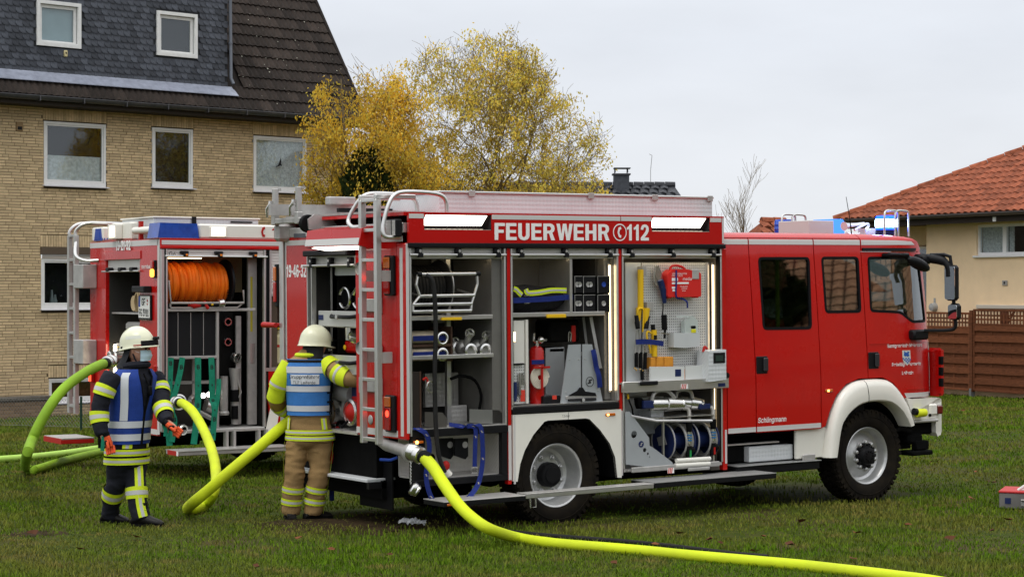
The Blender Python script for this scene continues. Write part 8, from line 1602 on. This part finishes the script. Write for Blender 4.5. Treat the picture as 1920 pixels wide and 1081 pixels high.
def hand(mb, wrist, d, palm_n, k=1.0, curl=.5):
    """palm, four unequal bent fingers and a thumb leaving the side of the palm"""
    d = V(d).normalized(); nrm = (V(palm_n) - d * V(palm_n).dot(d)).normalized(); sd = d.cross(nrm); w = V(wrist); p = w + d * .09 * k
    mb.tube([w - d * .02, w + d * .03 * k, p], [.032 * k, .042 * k, .040 * k], 10, flat=.6, up=nrm)
    for i, (o, L) in enumerate(((-.03, .075), (-.01, .085), (.01, .08), (.029, .062))):
        a = p + sd * o * k - d * .01; b = a + (d * cos(curl) + nrm * sin(curl)) * L * .5 * k; c = b + (d * cos(curl * 2.2) + nrm * sin(curl * 2.2)) * L * .32 * k; e = c + (d * cos(curl * 3.2) + nrm * sin(curl * 3.2)) * L * .26 * k; mb.tube([a, b, c, e], [.0115 * k, .011 * k, .010 * k, .008 * k], 7)
    a = w + d * .03 * k - sd * .035 * k; b = a + (d * .6 - sd * .6 + nrm * .4).normalized() * .045 * k; c = b + (d * .8 + nrm * .5).normalized() * .035 * k; mb.tube([w + d * .02 * k, a, b, c], [.016 * k, .015 * k, .0125 * k, .009 * k], 7)
def boot(par, ankle, toe_dir, ln_=.29):
    t = V(toe_dir); t.z = 0; t.normalize(); sd = t.cross(UP); a = V(ankle); z0 = gz(a.x, a.y) + .012; s_ = MB(); pr = ((-.09, .045, .06), (-.05, .05, .13), (.0, .052, .15), (.06, .05, .10), (.13, .052, .07), (.175, .045, .055), (.2, .02, .035)); rs = []
    for x, w, h in pr:
        c = V((a.x, a.y, z0)) + t * x * ln_ / .29; rs.append([tuple(c + sd * w * cos(q) + UP * (h / 2 + h / 2 * sin(q) * (1 if sin(q) > 0 else .95))) for q in np.linspace(0, 2 * pi, 14, endpoint=False)])
    s_.rings(rs); s_.tube([a + UP * .16, V((a.x, a.y, z0 + .08))], [.062, .058], 12); b = part('boot', s_, bootm, par)
    s_ = MB(); lp = [(x, w + .004) for x, w, h in pr]; pts = [(V((a.x, a.y, z0 - .012)) + t * x * ln_ / .29 + sd * w) for x, w in lp] + [(V((a.x, a.y, z0 - .012)) + t * x * ln_ / .29 - sd * w) for x, w in reversed(lp)]; n = len(pts); s_.add([tuple(p) for p in pts] + [tuple(p + UP * .028) for p in pts], [tuple(range(n)), tuple(range(n, 2 * n))] + [(i, (i + 1) % n, n + (i + 1) % n, n + i) for i in range(n)]); part('sole', s_, blk, b)
helm = mat('helmet_luminous', (.68, .68, .50), .28, coat=.4, var=.04, vs=6)
def helmet(par, c, f, tilt, dashes):
    f = V(f); f.z = 0; f.normalize(); f = (f * cos(tilt) - UP * sin(tilt)); sd = f.cross(UP).normalized(); u = sd.cross(f).normalized(); c = V(c)
    def pt(th, ph, k=1.0, dz=0):
        x = cos(th); y = sin(th); fx = .168 if x > 0 else .162; rad = sin(ph); z = .138 * cos(ph); return c + f * fx * x * rad * k + sd * .132 * y * rad * k + u * (z + dz)
    s_ = MB(); rs = []
    for j, ph in enumerate(np.linspace(.06, pi / 2, 9)): rs.append([tuple(pt(t, ph, 1 + (.03 * max(0, cos(t)) if j > 6 else 0), .012 * math.exp(-(sin(t) * sin(ph) / .16) ** 2) * (1 if j > 0 else 1))) for t in np.linspace(0, 2 * pi, 36, endpoint=False)])
    def low(t, k, dz):
        fr = max(0, cos(t)); bk = max(0, -cos(t)); return c + f * (.172 if cos(t) > 0 else .165) * cos(t) * k * (1 + .20 * fr ** 2 * (k > 1.0)) + sd * .132 * sin(t) * k + u * (dz - .02 * bk)
    for k, dz in ((1.02, -.018), (1.045, -.042), (1.09, -.052), (1.08, -.057), (1.0, -.052)): rs.append([tuple(low(t, k, dz)) for t in np.linspace(0, 2 * pi, 36, endpoint=False)])
    s_.rings(rs); h_ = part('helmet', s_, helm, par)
    s_ = MB(); g = [[tuple(low(t, 1.055, -.005 + dz)) for dz in (-.038, -.012, .012)] for t in np.linspace(-1.0, 1.0, 14)]; vs = [p for r_ in g for p in r_]; s_.add(vs, [(i * 3 + j, i * 3 + j + 1, i * 3 + j + 4, i * 3 + j + 3) for i in range(13) for j in range(2)], True); lp = c + f * .195 + u * .022; s_.box(lp, (.04, .04, .032), .008, Matrix((f, sd, u)).transposed()); s_.cyl(lp + f * .02, lp + f * .035, .014, n=10); part('head_lamp', s_, blkp, h_)
    sg = 1 if dashes[0] == 'R' else -1
    for k in (0, 1):
        if k and dashes[1] == 1: continue
        s_ = MB(); g = [tuple(low(sg * t, 1.075, dz - k * .02)) for t in np.linspace(1.0, 1.38, 6) for dz in (-.036, -.026)]; s_.add(g, [(2 * i, 2 * i + 1, 2 * i + 3, 2 * i + 2) for i in range(5)]); part('red_mark', s_, redm, h_)
    for t in (2.2, 2.75):
        s_ = MB(); g = [low(sg * (t + a), 1.045, dz) for a, dz in ((-.1, -.02), (.1, -.02), (.13, -.045), (-.06, -.045))]; s_.add([tuple(p) for p in g], [(0, 1, 2, 3)]); part('vent', s_, blk, h_)
    s_ = MB(); g = [tuple(pt(sg * t, ph, 1.006, .003)) for t in np.linspace(.9, 1.9, 7) for ph in (1.15, 1.38)]; s_.add(g, [(2 * i, 2 * i + 1, 2 * i + 3, 2 * i + 2) for i in range(6)], True); part('silver_patch', s_, mat('patch_silver', (.62, .63, .55), .35), h_)
    return h_
def torso(rows, Z, side, fwd, sc):
    out = []
    for x, y, hw, hd in rows:
        c = CAMP + FW * Z + RT * ((x - 960) / 3733 * Z) - UP * ((y - 540.5) / 3733 * Z); out.append((c, V(side) * hw, V(fwd) * hd))
    return Limb(out)
# ---------------------------------------------------------------- firefighter seen from behind, at the rear of the engine
F = (FW * .99 + RT * .10).normalized(); SDV = F.cross(UP)
pB = thing('person', 'firefighter in tan turnout suit and blue vest seen from behind, reaching into the engine', 'person', (-1.933,1.522,-.004))
ZB = 19.12; tan = mat('coat_tan', (.285, .18, .075), .85, var=.14, vs=6, bump=.25, bs=90)
tB = torso([(582, 829, .222, .172), (581, 800, .208, .162), (580, 770, .19, .152), (579, 735, .20, .158), (578, 705, .22, .162), (577, 684, .225, .15), (577, 672, .18, .12), (578, 663, .105, .09), (579, 655, .07, .075)], ZB, SDV, F, 1)
aL = tube_limb([(-1.992,1.636,1.5), (-2.074,1.668,1.363), (-2.096,1.756,1.186), (-2.005,1.863,1.085), (-1.846,1.899,.995)], [.088, .085, .08, .072, .06]); aR = tube_limb([(-1.738,1.413,1.492), (-1.711,1.273,1.429), (-1.684,1.157,1.382), (-1.642,1.068,1.359), (-1.589,1.019,1.349)], [.088, .09, .085, .074, .062])
lL = tube_limb([(-1.951,1.584,.816), (-1.978,1.578,.638), (-2,1.569,.425), (-2.007,1.598,.229), (-2.01,1.624,.058)], [.112, .107, .094, .09, .084]); lR = tube_limb([(-1.76,1.477,.814), (-1.778,1.465,.636), (-1.801,1.456,.423), (-1.816,1.491,.227), (-1.824,1.52,.061)], [.112, .107, .094, .09, .086])
b_ = MB(); hc = V((-1.788,1.532,1.669)); hf = (FW * .6 + RT * .8).normalized(); hs = hf.cross(UP)
b_.sph(hc, .1, 16, 12, (1, 1, 1.18)); b_.sph(hc + hf * .1 - UP * .01, .02, 8, 6); b_.tube([hc - UP * .08, hc - UP * .2 - hf * .02], [.06, .065], 12); tB.solid(b_, 14, -.05)
for l, k in ((aL, .6), (aR, .6)): s0 = [l.at(i / 8)[0] for i in range(9)]; b_.tube(s0, [.05, .048, .045, .042, .042, .04, .036, .033, .03], 10)
for l in (lL, lR): s0 = [l.at(i / 8)[0] for i in range(9)]; b_.tube(s0, [.085, .08, .075, .065, .058, .055, .05, .045, .045], 10)
hand(b_, aR.at(1)[0], aR.at(1)[0] - aR.at(.8)[0], -UP); hand(b_, aL.at(1)[0], RT + FW * .3, -UP + FW * .4)
bodyB = part('body', remeshed(b_, .011, 1), skin, pB)
j_ = MB(); tB.solid(j_, 18); aL.solid(j_, 12); aR.solid(j_, 12); jkB = part('jacket', remeshed(j_, .014, 2, .016, 3), tan, pB)
j_ = MB(); lL.solid(j_, 14); lR.solid(j_, 14); j_.sph(V((-1.854,1.529,.779)), .17, 14, 10, (1.15, .9, .6)); trB = part('trousers', remeshed(j_, .014, 2, .017, 9, (4, 4, 10)), tan, pB)
boot(pB, lL.at(1)[0], F * .9 - RT * .3); boot(pB, lR.at(1)[0], F * .5 + RT * .9)
for t0, t1 in ((.03, .08), (.095, .145)): band(tB, t0, t1, jkB, .024)
for an, a_, b__ in ((212, .15, .27), (318, .15, .27)): stripe(tB, an, a_, b__, .055, jkB, .02)
band(aL, .03, .52, jkB, .014, three=False); band(aL, .28, .36, jkB, .017); band(aL, .70, .86, jkB, .013); band(aR, .03, .26, jkB, .014, three=False); band(aR, .40, .74, jkB, .014, three=False); band(aR, .50, .56, jkB, .017, [sil, sil])
for l in (lL, lR): band(l, .64, .72, trB, .014); band(l, .79, .87, trB, .014)
stripe(lR, 0, .1, .98, .05, trB, .014); stripe(lL, 180, .1, .98, .045, trB, .013)
# vest: blue body, silver bands, label, black edge and side straps
vb = mat('vest_blue', (.04, .17, .46), .65, var=.1, vs=12, bump=.2, bs=60); vbA = mat('vest_blue_dark', (.015, .045, .24), .65, var=.12, vs=10, bump=.2, bs=60); vsil = mat('vest_silver', (.56, .58, .6), .4, bump=.12, bs=90)
def vest(limb, t0, t1, par, m, gaps, edge=True, n=20, off=.024):
    """front and back panels over the coat; gaps: angular ranges per panel as functions of height"""
    ob = None
    for a0f, a1f in gaps:
        s_ = MB(); g = []; N_ = 22
        for i in range(n + 1):
            t = t0 + (t1 - t0) * i / n; rg_ = limb.ring(t, off + .003 * noise.noise(V((t * 9, 1, 0))), N_, a0f(i / n), a1f(i / n)); rg2 = limb.ring(t, off - .006, N_, a0f(i / n), a1f(i / n)); g.append((rg_, rg2))
        M2 = N_ + 1
        for a, b in g: s_.v += a + b
        for i in range(n):
            o, o2 = i * 2 * M2, (i + 1) * 2 * M2
            for k in range(N_): s_.f += [(o + k, o + k + 1, o2 + k + 1, o2 + k), (o + M2 + k, o2 + M2 + k, o2 + M2 + k + 1, o + M2 + k + 1)]; s_.m += [0, 0]; s_.sm += [True, True]
            for k in (0, N_): s_.f.append((o + k, o2 + k, o2 + M2 + k, o + M2 + k)); s_.m.append(0); s_.sm.append(False)
        o = part('vest', s_, m, par); ob = ob or o
        if edge:
            e = MB(); ed = [V(g[i][0][0]) for i in range(n + 1)]; e2 = [V(g[i][0][-1]) for i in range(n + 1)]; e.tube(ed, .007, 5); e.tube(e2, .007, 5); part('vest_edging', e, blk, o)
    return ob
vB = vest(tB, .30, .90, pB, vb, [(lambda f: 197 - f * 3, lambda f: 343 + f * 3), (lambda f: 20, lambda f: 160)])
for t0, t1 in ((.345, .405), (.555, .615), (.755, .825)): band(tB, t0, t1, vB, .028, [vsil], False, 199, 341, 'silver_band')
band(tB, .868, .895, vB, .029, [blk], False, 196, 344, 'neck_edge')
for t in (.33, .43, .53): band(tB, t, t + .022, vB, .027, [blk], False, 330, 400, 'side_strap'); band(tB, t, t + .022, vB, .027, [blk], False, 160, 200, 'side_strap')
c, a, b = tB.at(.685); band(tB, .635, .74, vB, .031, [mat('label_grey', (.62, .65, .68), .5)], False, 236, 304, 'name_label')
o = c - b * ((b.length + .036) / b.length); u = -SDV * -1; u = SDV
text('lettering', 'Gruppenführer', tuple(o + UP * .012), tuple(u), (0, 0, 1), .031, blkprint, vB, bold=.012, align='CENTER'); text('lettering', 'TLF Leiferde', tuple(o - UP * .040), tuple(u), (0, 0, 1), .027, blkprint, vB, bold=.004, align='CENTER')
helmet(pB, hc + UP * .055, hf, .14, ('L', 1))
cape = mat('neck_cape', (.02, .021, .024), .85, bump=.3, bs=40); s_ = MB(); rs = []
for i, (dz, k) in enumerate(((.02, 1.0), (-.04, 1.06), (-.10, 1.12), (-.155, 1.22))): rs.append([tuple(hc + UP * dz + hf * .118 * k * cos(R(a)) - hf * .012 * i + hs * .108 * k * sin(R(a))) for a in np.linspace(75, 285, 22)])
vs = [p for r_ in rs for p in r_]; s_.add(vs, [(i * 22 + j, i * 22 + j + 1, i * 22 + 23 + j, i * 22 + 22 + j) for i in range(3) for j in range(21)], True); part('neck_cape', s_, cape, pB)
s_ = MB(); s_.tube([tuple(tB.at(.93)[0] + SDV * .11 * cos(q) + F * .1 * sin(q) + UP * .01) for q in np.linspace(0, 2 * pi, 18, endpoint=False)], .022, 8, closed=True); part('collar', s_, hvy, jkB)
s_ = MB(); s_.sph(V((-1.592,1.579,1.628)), .03); part('radio_mic', s_, steel, pB)
# red pouch hanging at the belt
t = thing('tool_pouch', 'bright red cloth pouch hanging from the belt of the tan suited firefighter', 'pouch', (-1.603,1.465,.536)); s_ = MB(); rs = []
for y, w, d_ in ((798, .02, .02), (806, .045, .035), (820, .075, .05), (840, .07, .055), (856, .06, .05), (868, .045, .03)): c = V(CAMP) + FW * 19.25 + RT * ((631 - (y - 800) * .08 - 960) / 3733 * 19.25) - UP * ((y - 540.5) / 3733 * 19.25); rs.append([tuple(c + RT * w * cos(q) + FW * d_ * sin(q)) for q in np.linspace(0, 2 * pi, 14, endpoint=False)])
s_.rings(rs); part('pouch', remeshed(s_, .009, 1, .01, 4, (9, 9, 14)), mat('pouch_red', (.42, .01, .012), .7), t); s_ = MB(); s_.tube([(-1.62,1.477,1.029), (-1.615,1.474,.947), (-1.587,1.503,.883)], .01, 6); part('carabiner', s_, steel, t)
t = solo('strap', MB().strap([(-1.301,2.108,.559), (-1.292,2.102,.357), (-1.292,2.102,.101)], .05, tuple(RT)), blus, 'blue strap hanging behind the tan suited firefighter under the rear step', 'strap', 'blue straps hanging from the lockers')
# ---------------------------------------------------------------- firefighter walking on the left
use(None); F = (RT * .80 - FW * .60).normalized(); SDV = F.cross(UP)
pA = thing('person', 'firefighter in dark suit, blue vest and face mask walking past the older engine', 'person', (-3.336,2.356,-.001))
ZA = 18.62; navyc = mat('coat_navy', (.013, .014, .02), .85, var=.2, vs=6, bump=.25, bs=90)
tA = torso([(237, 868, .205, .168), (238, 845, .20, .166), (241, 815, .192, .158), (244, 785, .192, .16), (247, 750, .207, .168), (249, 722, .225, .17), (251, 704, .225, .15), (252, 694, .175, .12), (254, 685, .10, .09), (256, 678, .07, .075)], ZA, SDV, F, 1)
aR = tube_limb([(-3.675,1.968,1.417), (-3.76,1.953,1.297), (-3.813,1.965,1.116), (-3.821,1.934,.97), (-3.812,1.892,.869)], [.092, .088, .08, .07, .058]); aL = tube_limb([(-3.228,2.097,1.397), (-3.203,2.007,1.269), (-3.233,1.882,1.14), (-3.251,1.773,1.052), (-3.269,1.664,.984)], [.092, .088, .082, .072, .06])
lR = tube_limb([(-3.566,2.062,.64), (-3.578,2.095,.503), (-3.591,2.152,.355), (-3.576,2.263,.189), (-3.556,2.322,.057)], [.105, .102, .09, .085, .078]); lL = tube_limb([(-3.435,2.069,.633), (-3.435,2.021,.502), (-3.451,1.959,.353), (-3.451,1.935,.211), (-3.431,1.897,.074)], [.105, .102, .09, .085, .078])
hc = V((-3.418,2.009,1.644)); hf = (RT * .96 - FW * .28).normalized(); hs = hf.cross(UP); b_ = MB()
b_.sph(hc, .1, 18, 14, (1, 1, 1.2)); b_.sph(hc + hf * .035 - UP * .05, .075, 12, 10); b_.tube([hc + hf * .085 + UP * .015, hc + hf * .118 - UP * .022], [.012, .018], 8); b_.sph(hc + hf * .095 + UP * .03, .03, 8, 6, (.6, 1.6, .5)); b_.sph(hc + hf * .07 - UP * .105, .035); b_.tube([hc - UP * .08, hc - UP * .2 - hf * .02], [.058, .065], 12); tA.solid(b_, 14, -.05)
for sg in (1, -1): b_.sph(hc + hs * sg * .1 - UP * .005, .03, 8, 6, (.5, .5, 1))
for l in (aL, aR): b_.tube([l.at(i / 8)[0] for i in range(9)], [.05, .048, .045, .042, .042, .04, .036, .033, .03], 10)
for l in (lL, lR): b_.tube([l.at(i / 8)[0] for i in range(9)], [.085, .08, .075, .065, .058, .055, .05, .045, .045], 10)
hand(b_, aR.at(1)[0], V((0, 0, -1)) + RT * .35, RT - FW * .3, 1.0, .55); hand(b_, aL.at(1)[0], RT * .8 - UP * .7 - FW * .3, FW * .3 - UP * .8 - RT * .3, 1, .5)
bodyA = part('body', remeshed(b_, .009, 1), skin, pA)
for sg in (1, -1): s_ = MB(); s_.sph(hc + hf * .102 + hs * sg * .034 + UP * .012, .009, 8, 6); part('eye', s_, blk, bodyA)
j_ = MB(); tA.solid(j_, 18); aL.solid(j_, 12); aR.solid(j_, 12); jkA = part('jacket', remeshed(j_, .014, 2, .017, 13), navyc, pA)
j_ = MB(); lL.solid(j_, 14); lR.solid(j_, 14); j_.sph(V((-3.5,2.066,.616)), .165, 14, 10, (1.1, 1, .6)); trA = part('trousers', remeshed(j_, .014, 2, .018, 19, (4, 4, 10)), navyc, pA)
boot(pA, lR.at(1)[0], RT * .95 - FW * .3, .28); boot(pA, lL.at(1)[0], RT * .95 - FW * .25, .32)
band(tA, .0, .065, jkA, .024); band(tA, .085, .15, jkA, .024); stripe(tA, 52, .16, .29, .085, jkA, .014); stripe(tA, 128, .16, .29, .08, jkA, .014)
band(aR, .22, .36, jkA, .014); band(aR, .62, .80, jkA, .014); band(aL, .20, .36, jkA, .014); band(aL, .62, .84, jkA, .014)
band(lR, .48, .64, trA, .014); band(lL, .50, .66, trA, .014); stripe(lL, 300, .02, .98, .075, trA, .014); stripe(lR, 120, .02, .9, .07, trA, .013)
vA = vest(tA, .20, .93, pA, vbA, [(lambda f: 90 + 2 + 34 * max(0, f - .42), lambda f: 450 - 2 - 34 * max(0, f - .42))])
band(tA, .235, .30, vA, .028, [vsil], False, 94, 446, 'silver_band'); band(tA, .36, .425, vA, .028, [vsil], False, 93, 447, 'silver_band')
for an in (35, 148): stripe(tA, an, .43, .90, .065, vA, .029, [vsil], 'silver_band', False)
helmet(pA, hc + UP * .075 - hf * .012, hf, -.08, ('R', 2))
s_ = MB(); rs = []
for i, (dz, k) in enumerate(((.02, 1.0), (-.05, 1.08), (-.11, 1.2), (-.165, 1.36))): rs.append([tuple(hc + UP * dz + hf * .118 * k * cos(R(a)) - hf * .018 * i + hs * .108 * k * sin(R(a))) for a in np.linspace(98, 262, 22)])
vs = [p for r_ in rs for p in r_]; s_.add(vs, [(i * 22 + j, i * 22 + j + 1, i * 22 + 23 + j, i * 22 + 22 + j) for i in range(3) for j in range(21)], True); part('neck_cape', s_, cape, pA)
s_ = MB(); s_.tube([tuple(tA.at(.95)[0] + SDV * .115 * cos(q) + F * .11 * sin(q) + UP * (.01 + .015 * sin(q))) for q in np.linspace(0, 2 * pi, 18, endpoint=False)], .034, 8, closed=True); s_.tube(smooth_path([tuple(hc + hs * .1 - UP * .03), tuple(hc + hs * .07 + hf * .03 - UP * .11), tuple(hc - hs * .07 + hf * .03 - UP * .11), tuple(hc - hs * .1 - UP * .03)], 4), .008, 6); part('collar', s_, navyc, jkA)
s_ = MB(); g = []
for i in range(9):
    for j in range(7): th = -1.0 + 2.0 * i / 8; z = .002 - .1 * j / 6; rr = .118 + .018 * cos(th * 1.3) * sin(pi * j / 6) + .003 * sin(j * 2.4); g.append(tuple(hc + hf * (rr * cos(th) + .005) + hs * rr * .82 * sin(th) + UP * z))
s_.add(g, [(i * 7 + j, i * 7 + j + 1, i * 7 + j + 8, i * 7 + j + 7) for i in range(8) for j in range(6)], True); mk = part('face_mask', s_, mat('mask_blue', (.5, .66, .74), .8), pA)
s_ = MB(); s_.tube([tuple(hc + hs * .1 - UP * .0), tuple(hc + hs * .085 + hf * .06 - UP * .02)], .003, 4); part('ear_loop', s_, white_l, mk)
s_ = MB(); q = tA.at(.72); s_.box(q[0] + q[2] * 1.2 - SDV * .03, (.04, .04, .09), .01); s_.tube([tuple(q[0] + q[2] * 1.15 - SDV * .03 + UP * .04), tuple(q[0] + q[2] * .9 + UP * .16)], .008, 6); part('radio_mic', s_, blk, pA)
glove_o = mat('glove_orange', (.62, .08, .02), .6, bump=.2, bs=80)
for nm, c, d, lab in (('a', (-3.796,1.808,.82), RT * .3 - UP, 'red orange and black work glove held in the lowered bare hand'), ('b', (-3.278,1.574,.945), RT * .7 - UP * .5, 'red orange and black work glove gripped in the forward hand')):
    c = V(c); d = d.normalized(); t = thing('work_glove', lab, 'glove', tuple(c - UP * .06), 'red and black work gloves'); s_ = MB(); s_.tube([c - d * .06, c - d * .02, c + d * .05], [.04, .05, .048], 10, flat=.6)
    for i in range(4): o = c + d * .05 + d.cross(FW) * (i - 1.5) * .022; s_.tube([o, o + d * .04 - FW * .015, o + d * .065 - FW * .035], [.013, .013, .010], 7)
    s_.tube([c - d * .01 - FW * .03, c + d * .02 - FW * .06, c + d * .06 - FW * .065], [.016, .014, .011], 7); part('glove_shell', s_, glove_o, t)
    s_ = MB(); s_.box(c - FW * .03 + d * .01, (.06, .04, .05), .012); s_.tube([c - d * .085, c - d * .05], [.044, .042], 10, flat=.7); part('glove_pad', s_, blk, t)
    s_ = MB(); s_.strap([tuple(c - d * .05 - RT * .03), tuple(c - RT * .05 - UP * .03), tuple(c - RT * .055 - UP * .085)], .035, tuple(RT), .006); part('pull_tab', s_, grn, t)
# ================================================================ hoses on the lawn and loose things
use(None)
def hose(lab, pts, r, m, couple=(), cat='hose', name='fire_hose', k=10, grp='thick yellow fire hoses'):
    t = thing(name, lab, cat, tuple(pts[0]), grp); sp = smooth_path(pts, k); s_ = MB(); rl = r if callable(r) else (lambda f: r); N_ = len(sp) - 1; s_.tube(sp, [rl(i / N_) * (1 + .03 * noise.noise(V(p) * 4)) for i, p in enumerate(sp)], 16); r = rl(0); part('hose_body', s_, m, t)
    for i in couple:
        p = V(sp[0] if i == 0 else sp[-1]); d = (V(sp[1]) - p if i == 0 else V(sp[-2]) - p).normalized(); s_ = MB(); s_.lathe([(r * 1.02, .16), (r * 1.08, .15), (r * 1.08, .06), (r * 1.02, .05)], tuple(p), tuple(d), 20); part('ferrule', s_, blk, t); s_ = MB(); s_.lathe([(r * .9, .05), (r * 1.35, .04), (r * 1.4, .0), (r * 1.2, -.02), (r * 1.4, -.04), (r * 1.4, -.08), (r * .9, -.09)], tuple(p), tuple(d), 22); part('coupling', s_, steel, t)
    return t
HR = .054
h1 = hose('thick yellow hose from the front engine outlet running right across the lawn', [(-1.824,-.384,.76), (-1.804,-.459,.736), (-1.815,-.634,.656), (-1.846,-.855,.532), (-1.887,-1.13,.398), (-1.896,-1.366,.299), (-1.823,-1.538,.212), (-1.35,-1.269,.08), (-1.349,-1.793,.089), (-1.133,-2.481,.098), (-.967,-3.187,.107), (-.808,-3.72,.113), (-.695,-4.12,.117), (-.609,-4.602,.122), (-.546,-5.082,.127), (-.562,-5.524,.132), (-.637,-6.124,.14)], lambda f: .056 - .010 * min(1, f * 2), hivis, (0,))
h2 = hose('thick yellow hose arching out of the older engine and kinked on the grass', [(-.722,6.927,.836), (-.787,6.608,.834), (-1.001,5.906,.781), (-1.337,4.923,.641), (-1.697,3.957,.462), (-2.024,3.211,.31), (-2.263,2.769,.186), (-2.245,3.013,.035), (-2.519,2.685,.045), (-2.591,2.679,.05), (-2.804,2.109,.171), (-2.722,1.931,.309), (-2.538,1.805,.502), (-2.282,1.751,.707), (-1.982,1.787,.908), (-1.742,1.743,1.056), (-1.525,1.655,1.142)], HR, hivis, (0,))
h3 = hose('thick lime hose arching down from the older engine behind the walking firefighter', [(-2.454,4.963,1.419), (-2.596,4.817,1.403), (-2.854,4.631,1.33), (-3.155,4.474,1.175), (-3.377,4.383,.954), (-3.532,4.369,.685), (-3.59,4.409,.476), (-1.761,9.229,-.079), (-1.786,8.886,-.073), (-.981,10.092,-.105), (-.1,11.312,-.138), (.81,12.401,-.169), (2.213,13.883,-.213)], HR, hivisg, (0,))
h4 = hose('pale lime hose lying straight on the grass at the left edge', [(-2.326,11.048,-.121), (-1.503,11.294,-.136), (-.761,11.637,-.152), (.054,12.286,-.173), (1.041,13.245,-.203), (2.27,14.009,-.232), (3.174,14.739,-.257)], .05, mat('hose_pale_lime', (.42, .66, .12), .55, var=.1, vs=5), ())
use("1")
h5 = hose('long black rubber hose hanging from the rear locker and trailing on the lawn', [(-1.487,-.02,2.352), (-1.454,-.05,2.323), (-1.427,-.06,2.211), (-1.414,-.06,1.849), (-1.435,-.07,1.463), (-1.434,-.08,1.029), (-1.42,-.1,.74), (-1.366,-.12,.569)], .021, rubber_hose, (), name='rubber_hose', k=6, grp=None)
use(None)
h5b = hose('black rubber hose lying on the grass behind the long yellow hose', [(-1.004,-.447,.043), (-.977,-.87,.05), (-.866,-1.28,.056), (-.719,-1.701,.061), (-.602,-2.141,.067), (-.539,-2.626,.074), (-.506,-3.07,.081), (-.412,-3.4,.084)], .021, rubber_hose, (), name='rubber_hose', k=6, grp=None)
use('1')
# coupling cap on its chain
c0, c1 = (-1.715,-.1,.699), (-1.717,-.1,.493); t = thing('coupling_cap', 'silver hose coupling cap hanging on a chain under the rear corner', 'cap', (-1.706,-.1,.459)); s_ = MB(); n_ = 14
for i in range(n_):
    p = V(c0).lerp(V(c1), (i + .5) / n_); ax = (1, .3, 0) if i % 2 else (.3, -1, 0); u = V(ax).normalized(); s_.tube([tuple(p + u * .007 * cos(a) + V((0, 0, 1)) * .014 * sin(a)) for a in np.linspace(0, 2 * pi, 8, endpoint=False)], .0025, 4, closed=True)
part('chain', s_, steel, t); s_ = MB(); q = (-1.711,-.1,.455); s_.lathe([(0, .0), (.05, .0), (.062, .012), (.062, .04), (.055, .05), (.06, .06), (.05, .075), (.04, .05), (0, .05)], q, (.75, -.4, -.55), 24); part('cap_body', s_, steel, t)
use(None)
# discarded plastic wrap
s_ = MB(); c = V((-1.403,.398,.01)); rr = random.Random(5); g = []
for j in range(7):
    for i in range(9): a = V(((i - 4) * .032, (j - 3) * .035, 0)); h = max(0, .05 - .9 * (a.length ** 2)) * rr.uniform(.3, 1.6) + .02; g.append(tuple(c + RT * (a.x + rr.uniform(-.012, .012)) + FW * a.y + V((0, 0, h))))
s_.add(g, [(j * 9 + i, j * 9 + i + 1, j * 9 + i + 10, j * 9 + i + 9) for j in range(6) for i in range(8)]); solo('plastic_wrap', s_, mat('clear_wrap', (.6, .62, .64), .15, alpha=.45), 'crumpled clear plastic wrap lying on the grass by the rear wheel', 'plastic wrap')
# equipment case at the right edge
a = V((4.545,-1.371,-.023)); b = a + (RT * .9 - FW * .35).normalized() * .9; x_ = (b - a).normalized(); y_ = V((-x_.y, x_.x, 0)); ROT = Matrix((x_, y_, (0, 0, 1))).transposed().to_4x4(); M_ = Matrix.Translation(a) @ ROT
t = thing('equipment_case', 'grey metal case with red lid and white tube stand at the right edge', 'case', tuple(a)); ORG[t.name] = V(a)
def loc(mb): mb.v = [tuple(M_ @ V(p)) for p in mb.v]; return mb
s_ = MB(); s_.bx(0, .8, 0, .5, .0, .155, .006); part('case_body', loc(s_), mat('case_grey', (.2, .19, .18), .5, metal=.4, var=.2), t)
s_ = MB(); s_.bx(-.005, .805, -.006, .505, .157, .18, .006); part('lid', loc(s_), mat('lid_red', (.45, .03, .03), .5), t)
s_ = MB(); s_.bx(.22, .36, -.03, .0, .085, .10, .004).bx(.22, .36, -.012, .0, .03, .075, .004); s_.mi(1).bx(.06, .12, -.006, -.001, .05, .11); part('case_latch', loc(s_), [alud, navy], t)
s_ = MB(); s_.tube([(.18, .1, .18), (.5, .1, .40)], .018, 8).tube([(.38, .1, .18), (.5, .1, .40), (.6, .1, .18)], .018, 8).tube([(.18, .1, .19), (.62, .1, .19)], .014, 8); part('tube_stand', loc(s_), mat('tube_white', (.7, .7, .68), .4), t)
t = thing('cable_drum', 'dark red drum with white hose loop in front of the grey case', 'drum', tuple(a + x_ * .42 - y_ * .16)); s_ = MB(); s_.lathe([(0, 0), (.12, 0), (.13, .02), (.13, .2), (0, .2)], (.36, -.18, .13), (1, .1, 0), 24); part('drum', loc(s_), mat('drum_red', (.28, .015, .015), .4), t)
s_ = MB(); s_.tube(smooth_path([(.42, -.2, .24), (.36, -.25, .22), (.31, -.27, .13), (.33, -.28, .04), (.38, -.29, .0), (.40, -.29, .05), (.37, -.28, .07)], 5), .017, 8); part('hose_loop', loc(s_), mat('loop_white', (.68, .67, .64), .5), t)
